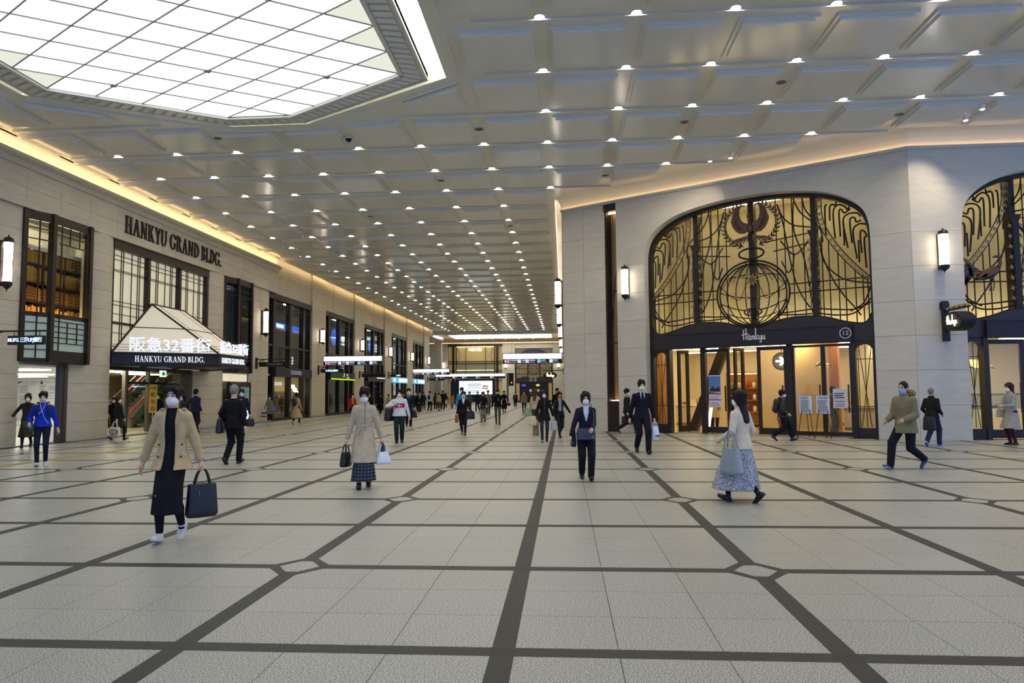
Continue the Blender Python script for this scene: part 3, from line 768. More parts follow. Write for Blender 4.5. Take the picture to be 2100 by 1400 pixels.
# entrance lobby under the canopy
LO = struct('door_2', (XL, 25.0, 0), R90)
MB().box(5.58, 5.78, -.03, .4, 0, 2.6).build('jamb', JAMB, LO); MB().box(0, 5.78, .0, .5, 2.5, 2.64).build('head', BRONZE, LO)
LOB = [(-17.0, 24.9), (-17.0, 33.2), (-17.0, 40), (-26, 40), (-25.5, 36.2), (-17.3, 25.0)]
plan(LOB, -.012, .004, 'lobby_floor', mat('lobby_floor', (196, 186, 160), .25), LO); plan(LOB, 2.62, 2.7, 'lobby_ceiling', ROOMW, LO)
plan([(-26, 40), (-17, 40), (-17, 40.2), (-26, 40.2)], 0, 2.7, 'lobby_wall', ROOMB, LO); plan([(-17.25, 25.2), (-17.1, 24.95), (-25.5, 36.3), (-25.7, 36.2), (-26, 40), (-26.1, 40), (-25.8, 36.0)], 0, 2.7, 'lobby_wall', ROOMB, LO)
for x_, y_ in ((-18.2, 27.0), (-20, 31), (-21.5, 35)): plan([(x_-.5, y_-1.2), (x_+.5, y_-1.2), (x_+.5, y_+1.2), (x_-.5, y_+1.2)], 2.58, 2.62, 'lobby_light', glow('lobby_light', (255, 236, 196), 13), LO)
for x in (2.55, 4.15): MB().box(x-.07, x+.07, 1.0, 1.14, 0, 2.62).build('post', STEEL, LO)
MB().box(2.55, 5.58, 1.02, 1.1, 2.0, 2.1).box(2.62, 2.72, 1.02, 1.1, 0, 2.6).build('door_rail', BRONZE, LO)
for x0, x1 in ((2.72, 4.08), (4.22, 5.56)): MB().box(x0, x1, 1.05, 1.06, .05, 2.0).build('pane', GLASS, LO); MB().box(x0, x1, 1.05, 1.06, 2.1, 2.58).build('pane', GLASS, LO)
ES = thing('escalator', 'escalator with red handrail and glass sides inside the canopy lobby', 'escalator', (-20.2, 32.0, 0), R90)
def pl(pts, x0, x1): return MB().prism(pts, 'y', x0, x1)
MB().prism([(0, 0), (.6, 0), (4.2, 2.45), (4.2, 2.9), (3.6, 2.9), (0, .45)], 'y', 1.2, 1.26).build('glass_side', glass('green_glass', (190, 214, 206)), ES)
MB().prism([(0, 0), (.6, 0), (4.2, 2.45), (4.2, 2.9), (3.6, 2.9), (0, .45)], 'y', 0, .06).build('glass_side', glass('green_glass'), ES)
RED = mat('red_rubber', (170, 40, 40), .5)
for y in (.03, 1.23): MB().tube([(.5, y, .35), (-.1, y, .4), (-.25, y, .62), (-.1, y, .85), (.1, y, .92), (3.8, y, 3.2)], .04, 8).build('handrail', RED, ES, smooth=True)
for k in range(9): MB().box(.2+k*.3, .5+k*.3, .08, 1.18, k*.2-.02, k*.2+.18).build('step', STEEL, ES)
SR = thing('lobby_stair', 'pale stone stair with steel handrail inside the canopy lobby', 'stairs', (-21.6, 31.6, 0), R90)
STW = mat('stair_stone', (214, 206, 182), .4)
for k in range(7): MB().box(.2+k*.28, 1.3+k*.28, 0, 1.6, k*.16, k*.16+.15).build('step', STW, SR)
MB().tube([(.0, -.1, .9), (2.6, -.1, 2.5)], .03, 8).build('handrail', STEEL, SR)
PSB = thing('notice_panel', 'black wall panel with a short lit line inside the lobby', 'notice panel', (-22.2, 35.0, 1.45), 0)
MB().box(0, .95, 0, .08, 0, .75).build('panel', BLACK, PSB); MB().box(.06, .8, -.01, 0, .5, .56).build('lit_line', glow('blue_white_text', (200, 215, 255), 2.5), PSB)
EX = thing('exit_sign', 'small lit green and white exit sign hanging under the canopy', 'exit sign', (XL+.3, 28.0, 2.28), R90)
MB().box(-.2, .2, 0, .06, 0, .26).build('case', glow('exit_panel', (200, 240, 220), 1.6), EX); MB().box(-.1, .08, -.005, 0, .06, .2).build('pictogram', mat('exit_green', (40, 160, 90), .5, emit=.4), EX)
MB().tube([(0, .03, .26), (0, .03, .4)], .015, 6).build('hanger', STEEL, EX)
# ---------------------------------------------------------------- map board under the dark bay
DB = struct('door_3', (XL, 33.67, 0), R90)
MB().box(0, 2.8, .25, .4, 0, 2.6).build('back_panel', DARKROOM, DB)
LS = thing('light_box', 'plain cream light box above the map board', 'light box', (XL, 33.72, 2.2), R90)
MB().box(0, 2.6, 0, .2, 0, .38).build('case', mat('cream_lightbox', (250, 240, 206), .5, emit=.8), LS)
IB = thing('map_board', 'dark standing map board with lit screens and a spiky crest', 'map board', (XL+.3, 34.0, 0), R90)
MB().box(0, 2.1, .02, .2, 0, 2.05).build('case', BRONZE, IB)
for x in (-.05, 2.15): MB().box(x-.03, x+.03, 0, .22, 0, 2.15).build('post', IRON, IB)
MB().box(1.05, 1.98, .0, .02, 1.05, 1.9).build('map_screen', mat('map_teal', (110, 150, 148), .3, emit=.5), IB)
MB().box(1.25, 1.98, .0, .02, .25, .98).build('notice_screen', glow('notice_glow', (215, 245, 255), 1.5), IB)
mm = MB()
for k in range(14): mm.box(1.1+rg.random()*.7, 1.2+rg.random()*.75, -.005, 0, 1.1+k*.055, 1.125+k*.055)
mm.build('map_marks', mat('map_blue', (60, 110, 150), .4, emit=.3), IB)
for z in (.5, .8): MB().box(1.5, 1.62, -.006, 0, z-.08, z+.1).box(1.68, 1.8, -.006, 0, z-.1, z+.08).build('character', INK, IB)
for k in range(22):
    x = .02+k*.098; h_ = .06+.12*rg.random()
    MB().add([(x-.03, .08, 2.05), (x+.03, .08, 2.05), (x+rg.uniform(-.05, .05), .1, 2.05+h_), (x, .12, 2.05)], [(0, 1, 2), (1, 3, 2), (3, 0, 2)]).build('spike', IRON, IB)
# ---------------------------------------------------------------- shop bays further along
def shop_bay(n, x0, x1, style):
    R = struct('window_%d' % n, (XL, x0, 0), R90); W = x1-x0
    MB().box(0, W, .05, .4, 7.08, 7.42).build('header', BRONZE, R)
    mul = [(.07, .14), (1.05, .26), (W/2+.1, .32), (W-1.15, .3), (W-.09, .18)]
    for x, wd in mul: MB().box(x-wd/2, x+wd/2, .12, .4, 0, 7.1).build('mullion', BRONZE, R)
    MB().box(0, W, .15, .35, 4.3, 4.44).build('transom', BRONZE, R)
    b = MB()
    for k in range(4):
        a, c = mul[k][0]+mul[k][1]/2, mul[k+1][0]-mul[k+1][1]/2; wd = c-a
        for z in (6.72, 6.45): b.box(a, c, .2, .23, z-.015, z+.015)
        for z in (4.12, 3.92, 3.72, 3.52, 3.3): b.box(a, c, .2, .23, z-.013, z+.013)
        vs = (.5,) if wd < 1.2 else (.1, .42, .58, .9)
        for v in vs:
            full_ = v in (.1, .9) or wd < 1.2
            b.box(a+wd*v-.014, a+wd*v+.014, .2, .23, 6.45 if not full_ else (4.44 if wd < 1.2 or v == .1 else 6.45), 7.08)
            b.box(a+wd*v-.014, a+wd*v+.014, .2, .23, 3.1 if v not in (.1, .9) else 3.72, 4.3)
        MB().box(a, c, .26, .27, 4.44, 7.08).build('pane', GLASS, R); MB().box(a, c, .26, .27, 3.1, 4.3).build('pane', GLASS, R)
        MB().box(a, c, .26, .27, .12, 2.55).build('pane', GLASS, R)
    b.build('glazing_bars', BRONZE, R)
    MB().box(0, W, .15, .4, 0, .14).build('kick_plate', BRONZE, R)
    up = {'d': DARKROOM}.get(style, DARKROOM)
    MB().box(-.2, W+.2, 4.5, 4.6, 0, 7.5).box(-.2, -.1, .45, 4.5, 0, 7.5).box(W+.1, W+.2, .45, 4.5, 0, 7.5).box(0, W, .45, 4.5, 7.3, 7.4).box(0, W, .45, 4.5, 2.75, 3.05).build('room_lining', ROOMB if style in ('shop', 'pass') else up, R)
    MB().box(0, W, .45, 4.5, -.01, .004).build('room_floor', mat('shop_floor', (150, 138, 116), .3), R)
    for t in (.25, .7): MB().box(W*t, W*t+.9, .9, 1.2, 7.24, 7.3).build('ceiling_strip', glow('upper_strip', (235, 240, 255), 9.0), R)
    return R, W
BLUEL = glow('blue_reflection', (70, 120, 255), 1.3); CYANL = glow('cyan_reflection', (40, 140, 190), .5)  # emission in place of the mirrored sign in the window glass
BWT = glow('sign_and_reflection_white', (235, 242, 255), 2.2)
names = ('d', 'e', 'f', 'g', 'h')
bays = [(39.02, 45.98, 'shop'), (48.72, 55.63, 'bank'), (58.42, 65.23, 'bank'), (67.92, 74.78, 'pass'), (77.72, 84.08, 'pass')]
BAYS = [shop_bay(4+k, *b) for k, b in enumerate(bays)]
# fascia signs above the shopfronts
def fascia(k, label, m, parts):
    x0, x1, _ = bays[k]; o = thing('shop_fascia', label, 'shop sign', (XL, x0+.95 if k < 3 else x0, 0), R90)
    W = x1-x0-(1.0 if k < 3 else 0)
    MB().box(0, W-.05, -.06, .14, 2.55, 3.1).build('panel', m, o)
    for f in parts: f(o, W)
    return o
fascia(0, 'dark navy shop fascia reading COLOR FIELD', NAVYMET, [lambda o, W: text('COLOR FIELD', .36, .01, mat('sign_grey', (190, 190, 196), .4, emit=.3), o, (W*.52, -.075, 2.83), sx=.8)])
LIME = glow('lime_strip', (190, 225, 50), 1.6)
fascia(1, 'dark green bank fascia with a lime light strip', mat('bank_green', (20, 48, 42), .4), [
    lambda o, W: MB().box(.1, W-.1, -.1, -.06, 2.55, 2.63).build('lime_strip', LIME, o),
    lambda o, W: MB().prism([(W*.5, 2.75), (W*.52, 2.75), (W*.55, 3.05), (W*.53, 3.05)], 'y', -.075, -.06).build('logo_stroke', LIME, o),
    lambda o, W: text('SMBC', .2, .01, mat('bank_white', (220, 225, 230), .4, emit=.5), o, (W*.66, -.075, 2.92)),
    lambda o, W: text('三井住友銀行', .13, .01, mat('bank_white'), o, (W*.68, -.075, 2.72))])
fascia(2, 'dark blue-grey shop fascia with one thin pale light line', NAVYMET, [lambda o, W: MB().box(W*.5, W*.95, -.1, -.06, 2.86, 2.92).build('light_line', BWT, o)])
for k, lb in ((3, 'bright cyan and white lit panel above the fourth shop opening'), (4, 'bright cyan and white lit panel above the last shop opening')):
    fascia(k, lb, glow('cyan_panel', (120, 205, 225), 1.1), [
        lambda o, W: MB().box(W*.4, W*.95, -.08, -.06, 2.65, 3.0).build('white_field', BWT, o),
        lambda o, W: MB().box(W*.1, W*.18, -.09, -.06, 2.68, 2.98).build('floor_mark', BWT, o)])
# glowing panels added behind the upper panes to stand in for a sign's reflections
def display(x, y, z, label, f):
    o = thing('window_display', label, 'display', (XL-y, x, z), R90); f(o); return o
def glyphs(o, m, x, z, s, n, seed):
    g_ = random.Random(seed)
    for k in range(n):
        q = MB()
        for t in range(3): q.box(x+k*s*1.15, x+k*s*1.15+s, -.03, -.02, z+s*(.1+.35*t), z+s*(.2+.35*t))
        for t in range(2): q.box(x+k*s*1.15+s*(.2+.5*t), x+k*s*1.15+s*(.32+.5*t), -.03, -.02, z, z+s)
        q.build('character', m, o)
def dpos(px_, py_, y): p = atx(px_, py_, XL-y); return p.y, y, p.z
display(*dpos(561, 671, .6), 'long blue and white sign reflection across the first shop window', lambda o: (MB().box(0, 2.0, 0, .05, 0, .36).build('blue_field', BLUEL, o), MB().box(2.6, 4.4, 0, .05, 0, .36).build('blue_field', BLUEL, o), MB().box(.4, 1.5, -.02, 0, .06, .28).build('white_field', BWT, o)))
for px_, py_, lb in ((682, 702, 'blue globe sign reflection with white characters in the second shop window'), (757, 718, 'blue globe sign reflection with white characters in the third shop window')):
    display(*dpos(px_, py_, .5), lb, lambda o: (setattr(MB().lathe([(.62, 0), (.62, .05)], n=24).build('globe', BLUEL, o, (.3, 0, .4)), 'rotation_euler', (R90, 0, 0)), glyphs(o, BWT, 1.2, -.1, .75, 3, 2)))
display(*dpos(809, 745, .5), 'tall blue banner reflection with a white figure 3 in the fourth shop window', lambda o: (MB().box(0, 1.9, 0, .04, 0, 1.7).build('banner', CYANL, o), MB().box(2.2, 4.2, 0, .04, 0, 1.7).build('banner', CYANL, o), text('3', .7, .01, BWT, o, (.9, -.03, 1.0)), glyphs(o, BWT, 2.6, .6, .55, 1, 4)))
display(*dpos(852, 748, .5), 'green banner reflection in the last shop window', lambda o: (MB().box(0, 3.0, 0, .04, 0, 1.2).build('banner', glow('green_banner', (60, 130, 80), .6), o), MB().box(1.2, 1.9, -.02, 0, .3, .8).build('white_field', BWT, o)))
# COLOR FIELD shop contents
sd = thing('shop_name_sign', 'white lit letters FIELD hanging inside the colour shop window', 'sign', (XL-.7, 42.0, 2.15), R90)
text('COLOR FIELD', .3, .015, SIGNW, sd, (0, 0, 0), sx=.8)
SHOPL = glow('shop_warm_light', (255, 226, 170), 5)
MB().box(.3, 6.4, 1.2, 3.6, 2.70, 2.74).build('shop_light', SHOPL, BAYS[0][0])
for k in (1, 2): MB().box(.8, 6, 1.5, 2.2, 2.70, 2.74).build('shop_light', glow('bank_light', (235, 240, 225), .5), BAYS[k][0])
for k in (3, 4): MB().box(.8, 6, 1.0, 1.8, 2.70, 2.74).build('shop_light', glow('pass_light', (255, 230, 190), 2), BAYS[k][0])
for n, (x, z, wh) in enumerate(((44.2, 2.0, 'nearest'), (44.55, 1.8, 'middle'), (44.9, 1.6, 'farthest'))):
    o = thing('globe_lamp', 'round white globe lamp in the shop window, %s of a cluster of three' % wh, 'lamp', (XL-.7, x+.3, z), R90, 'globe lamps in the shop window')
    MB().ball((0, 0, 0), .14, 12).build('globe', glow('globe_glow', (255, 240, 205), 5), o, smooth=True)
    MB().tube([(0, 0, .13), (0, 0, 2.72-z)], .008, 5).build('cord', BLACK, o)
for n, x in enumerate((40.4, 42.0, 43.9)):
    o = thing('display_shelf', ('%s glass-topped display shelf of bags behind the colour shop window' % ('nearest', 'middle', 'farthest')[n]), 'shelf', (XL-.75, x, 0), R90)
    for z in (.35, .8, 1.25): MB().box(0, 1.2, 0, .45, z, z+.03).build('shelf', WHITE, o)
    for q in (0, 1.16): MB().box(q, q+.04, 0, .45, 0, 1.7).build('upright', STEEL, o)
    for z, sn in ((.38, 'bottom'), (.83, 'middle'), (1.28, 'top')):
        for k in range(3):
            cc = rg.choice([(150, 60, 50), (190, 160, 110), (70, 80, 110), (200, 190, 170), (60, 60, 60), (120, 140, 90)])
            b_ = thing('handbag', 'small handbag, %s on the %s board of the %s display shelf' % (('left', 'centre', 'right')[k], sn, ('nearest', 'middle', 'farthest')[n]), 'handbag', (XL-.95, x+.22+k*.38, z), R90, 'handbags in the shop window')
            MB().prism([(-.13, 0), (.13, 0), (.1, .2), (-.1, .2)], 'y', -.05, .05).build('body', mat('bag_%d_%d_%d' % cc, cc, .5), b_)
            MB().tube([(-.07, 0, .2), (-.05, 0, .3), (.05, 0, .3), (.07, 0, .2)], .01, 5).build('handle', BRONZE, b_)
# ---------------------------------------------------------------- wall lanterns
LGL = glow('lantern_glow', (255, 240, 222), LANT)
def lantern(loc, rz, z0, z1, label, cage):
    h = z1-z0; o = thing('wall_lantern', label, 'wall lantern', (loc[0], loc[1], z0), rz, 'wall lanterns'); r = .135
    MB().lathe([(r*.96, .16*h), (r*.9, .35*h), (r*.9, .65*h), (r*.96, .86*h)], n=16).build('glass_tube', LGL, o, smooth=True)
    cap = [(r*1.05, .86*h), (r*1.05, .9*h), (r*.85, .94*h), (r*.3, .965*h), (.02, .975*h), (.02, h)]
    MB().lathe(cap, n=16).build('top_cap', BRONZE, o, smooth=False)
    MB().lathe([(.015, 0), (.015, .03*h), (r*.3, .045*h), (r*.85, .09*h), (r*1.05, .13*h), (r*1.05, .17*h)], n=16).build('bottom_cap', BRONZE, o)
    for k in range(8):
        a = k*math.pi/4+.39; p, q = (r*math.cos(a), r*math.sin(a)); MB().tube([(p, q, .15*h), (p*.94, q*.94, .5*h), (p, q, .88*h)], .007, 4).build('glass_rib', BRONZE if cage else WHITE, o)
    if cage:
        for t in (.48, .51, .54): MB().lathe([(r*1.02, t*h), (r*1.06, t*h), (r*1.06, t*h+.012), (r*1.02, t*h+.012)], n=16).build('band', BRONZE, o)
    MB().box(-.07, .07, .16, .25, .1*h, .9*h).build('back_plate', BRONZE, o); MB().box(-.03, .03, .0, .2, .9*h-.1, .9*h-.02).box(-.03, .03, .0, .2, .1*h, .1*h+.08).build('arm', BRONZE, o)
    return o
lantern((XL+.27, 19.67), R90, 4.64, 6.34, 'tall caged wall lantern on the stone pier at the left edge', True)
lantern((XL+.27, 38.0), R90, 4.64, 6.34, 'caged wall lantern on the pier just past the canopy', True)
for k, (a, b) in enumerate(PIL):
    lantern((XL+.25, (a+b)/2), R90, 4.86, 6.04, 'lit wall lantern on the %s pier along the left shop row' % ('first', 'second', 'third', 'fourth', 'last')[k], False)
# ---------------------------------------------------------------- bracket signs on the left piers
def bracket(Y, z, w_, label, body, lit, bm=BLACK, tm=None, X=XL, h=.26, x0=.2):
    o = thing('bracket_sign', label, 'bracket sign', (X, Y, z), 0)
    MB().box(0, .08, -.07, .07, -.1, .5).build('wall_plate', IRON, o); MB().tube([(.05, 0, .4), (w_+.25, 0, .4)], .025, 6).build('arm', IRON, o)
    MB().tube([(.1, 0, .15), (.25, 0, .33), (.5, 0, .38)], .018, 6).build('scroll', IRON, o)
    for x in (x0+.15, w_): MB().tube([(x, 0, h), (x, 0, .4)], .012, 5).build('hanger', IRON, o)
    MB().box(x0, w_+.15, -.06, .06, 0, h).build('panel', bm, o); w_ = w_-x0+.2; o_ = x0-.2
    if body: text(body, .15, .006, tm or SIGNW, o, (o_+.2+(w_-.05)/2, -.075, h/2), bold=.003, sx=min(1, (w_-.1)/(.11*max(4, sum(2 if ord(c) > 255 else 1.1 for c in body)/2*1.35))))
    return o
bracket(19.3, 3.02, 1.65, 'black bracket sign with lit MUFG bank lettering at the left edge', 'MUFG 三菱UFJ銀行', True, tm=glow('sign_blue_white', (190, 215, 255), 2), x0=.72)
bracket(37.4, 3.02, 1.75, 'unlit black bracket sign reading COLOR FIELD', 'COLOR FIELD', False, tm=mat('sign_dim', (150, 145, 138), .5))
bracket(47.2, 2.95, 1.6, 'navy lit bracket sign for the bank with the lime strip', '三井住友銀行', True, bm=mat('bank_dark', (12, 36, 52), .4), tm=glow('sign_aqua', (200, 240, 240), 2.2))
bracket(57.0, 2.85, 2.0, 'unlit dark bracket sign on the second pier', None, False)
bracket(66.6, 3.05, 1.6, 'lit navy bracket sign on the third pier', '三番街', True, tm=glow('sign_aqua'))
bracket(86, 3.0, 2.0, 'small lit bracket sign on the last pier of the left row', '口', True, tm=glow('sign_aqua'))
# ================================================================ RIGHT SIDE: entrance wall, corner wall, hall wall
def sweep(path, prof, name, m, par):
    V = []; k = len(path); P = [Vector(p) for p in path]; n = []
    for i in range(k-1): d = (P[i+1]-P[i]).normalized(); n.append(Vector((-d.y, d.x)))
    for i in range(k):
        a = n[max(0, i-1)]; b = n[min(k-2, i)]; mi = (a+b)/(1+a.dot(b))
        for d, z in prof: V.append((P[i].x+mi.x*d, P[i].y+mi.y*d, z))
    q = len(prof); F = [(i*q+j, (i+1)*q+j, (i+1)*q+(j+1) % q, i*q+(j+1) % q) for i in range(k-1) for j in range(q)]
    F += [tuple(range(q)), tuple((k-1)*q+j for j in range(q))[::-1]]
    return MB().add(V, F).build(name, m, par)
def cr(pts, n=6):
    P = [Vector(p) for p in pts]; out = []
    for i in range(len(P)-1):
        p0, p1, p2, p3 = P[max(0, i-1)], P[i], P[i+1], P[min(len(P)-1, i+2)]
        for k in range(n):
            t = k/n; out.append(.5*((2*p1)+(p2-p0)*t+(2*p0-5*p1+4*p2-p3)*t*t+(3*p1-p0-3*p2+p3)*t**3))
    out.append(P[-1]); return out
HALF = [(0, 8.24), (.96, 8.21), (2.02, 8.07), (2.75, 7.86), (3.33, 7.53), (3.66, 7.17), (3.80, 6.75), (3.83, 6.3)]
_h = cr(HALF, 4); ARCH = [(-p.x, p.y) for p in _h][::-1]+[(p.x, p.y) for p in _h[1:]]   # left spring to right spring, centred
def arch_wall(name, org, rz, u0, u1, ctr, m=STONE2, core=True):
    """wall panel from u0 to u1 with the arched opening centred on ctr"""
    R = struct(name, org, rz); zt = 8.85
    courses(R, u0, ctr-3.83, 0, .5, 0, 6.3, 1.05, None, m)
    if u1 > ctr+3.84: courses(R, ctr+3.83, u1, 0, .5, 0, 6.3, 1.05, None, m)
    pts = [(x+ctr, z) for x, z in ARCH]; n = len(pts); cen = Vector((ctr, 4.9)); cuts = [round(k*(n-1)/9) for k in range(10)]
    def outer(i):
        p = Vector(pts[i])
        if i == 0: return (u0, 6.3)
        if i == n-1: return (u1, 6.3)
        d = p-cen; best = None
        for t in ([(zt-p.y)/d.y] if d.y > 1e-6 else [])+([(u0-p.x)/d.x] if d.x < -1e-6 else [])+([(u1-p.x)/d.x] if d.x > 1e-6 else []):
            if t > 0 and (best is None or t < best): best = t
        q = p+d*best; return (q.x, q.y)
    for a, b in zip(cuts[:-1], cuts[1:]):
        oa, ob = outer(a), outer(b); poly = [pts[k] for k in range(a, b+1)]+[ob]
        if abs(oa[0]-u0) < 1e-4 and abs(ob[1]-zt) < 1e-4 and oa[1] < zt-1e-4: poly.append((u0, zt))
        if abs(ob[0]-u1) < 1e-4 and abs(oa[1]-zt) < 1e-4 and ob[1] < zt-1e-4: poly.insert(len(poly), (u1, zt))
        poly.append(oa)
        cx = sum(p[0] for p in poly)/len(poly); cz = sum(p[1] for p in poly)/len(poly)
        MB().prism([((x-cx)*.997, (z-cz)*.997) for x, z in poly], 'y', 0, .5).build('stone_block', m, R, (cx, 0, cz))
    bk = MB().box(u0, ctr-3.85, .03, .6, 0, 8.9).box(u0, u1, .03, .6, 8.35, ZC+.1)
    if u1 > ctr+3.85: bk.box(ctr+3.85, u1, .03, .6, 0, 8.9)
    bk.build('wall_core', JOINT, R)
    return R
WE = arch_wall('wall_entrance', O2, A2, .15, 10.09, 5.14)
WC = arch_wall('wall_corner', C3, 0, 0, 24-C3.x, 15.87-C3.x)
# block left of the slot, and the return along the hall
courses(WE, -2.3, -.38, .08, .6, 0, 8.85, 1.3, .96, STONE2)
MB().box(-2.28, -.4, .12, .8, 0, ZC+.1).build('wall_core', JOINT, WE)
path = [(w2(-2.34, .08)).xy, (w2(.0, .02)).xy, C3.xy, (24, C3.y)]
sweep(path, [(.1, 8.82), (-.07, 8.82), (-.12, 8.85), (-.12, 8.91), (-.10, 8.91), (-.09, 8.88), (.1, 8.88)], 'cornice_lip', STONE2, WE).matrix_parent_inverse = Matrix()
sweep(path, [(.15, 8.86), (.02, 8.88), (-.01, 9.0), (-.06, 9.1), (-.15, 9.2), (-.28, 9.3), (-.40, 9.36), (.15, 9.37)], 'cove', mat('cove_cream', (232, 222, 198), .6), WE)
sweep(path, [(-.085, 8.885), (-.045, 8.885), (-.045, 8.90), (-.085, 8.90)], 'strip_light', glow('warm_cove_strip', (255, 216, 158), COVE*.55), WE)
for o in WE.children:                       # swept pieces are in world space
    if o.name.split('.')[0] in ('cornice_lip', 'cove', 'strip_light'): o.matrix_parent_inverse = (Matrix.Translation(O2) @ Matrix.Rotation(A2, 4, 'Z')).inverted()
# lit slot between the two blocks
SL = thing('light_slot', 'tall narrow bronze slot with glowing glass beside the entrance arch', 'light slot', w2(-.12, .2), A2)
MB().box(-.28, .28, .35, .4, 1.2, 8.7).build('back_glass', mat('slot_glass', (196, 160, 120), .3, emit=.12), SL)
MB().box(-.28, .28, -.12, .35, 0, 1.17).build('base_box', BRONZE, SL); MB().box(-.28, .28, -.16, .35, 8.55, 8.82).build('top_cap', BRONZE, SL)
MB().box(-.28, -.2, -.1, .35, 1.17, 8.6).build('side_frame', BRONZE, SL)
for z in (3.4, 5.4): MB().box(-.26, .28, .0, .05, z-.02, z+.02).build('crossbar', IRON, SL)
for a, b in (((-.2, 0, 1.3), (.1, 0, 6.0)), ((.2, 0, 6.5), (-.18, 0, 3.0)), ((0, 0, 1.2), (.05, 0, 8.5))): MB().tube([a, b], .012, 5).build('thin_rod', IRON, SL)
MB().box(-.2, .2, .1, .2, 1.17, 1.2).build('up_light', glow('slot_light', (255, 210, 150), 9), SL); MB().box(-.2, .2, .1, .2, 8.5, 8.54).build('down_light', glow('slot_light'), SL)
# hall wall on the right, seen edge-on
WR = struct('wall_right', (0, 28.6, 0), -R90)
MB().box(-76.6, 0, .04, .6, 0, ZC+.5).build('wall_core', JOINT, WR)
for k in range(8):
    x1 = -.0-9.6*k; x0 = max(-76.4, x1-9.6)
    for z0, z1 in ((0, 3.1), (3.1, 6.2), (6.2, ZC+.3)): block(WR, x0, x1, 0, .3, z0, z1, STONE)
MB().box(-76.4, -.05, -.252, -.246, ZC+.03, ZC+.10).build('strip_light', glow('warm_slot_light'), WR)
MB().box(-76.4, -.0, -.6, .6, ZC+.55, ZC+.62).build('slot_top', CEIL, WR)
# ---------------------------------------------------------------- arched gate with wrought-iron screen
def leaf(mb, p, a, l, w_, y=.5):
    d = Vector((math.cos(a), math.sin(a))); n = Vector((-d.y, d.x)); p = Vector(p)
    q = [p, p+d*l*.35+n*w_, p+d*l*.7+n*w_*.7, p+d*l, p+d*l*.7-n*w_*.7, p+d*l*.35-n*w_]
    return mb.prism([tuple(v) for v in q], 'y', y-.012, y+.012)
def star(mb, p, r, y=.47):
    q = [(p[0]+(r if k % 2 == 0 else r*.38)*math.cos(k*math.pi/4+.4), p[1]+(r if k % 2 == 0 else r*.38)*math.sin(k*math.pi/4+.4)) for k in range(8)]
    return mb.prism(q, 'y', y-.015, y+.015)
WAVEH = [(0, 3.66), (.33, 3.71), (.8, 3.88), (1.35, 3.97), (1.9, 3.97), (2.4, 3.9), (2.9, 3.74), (3.4, 3.645), (3.6, 3.72), (3.72, 3.95)]
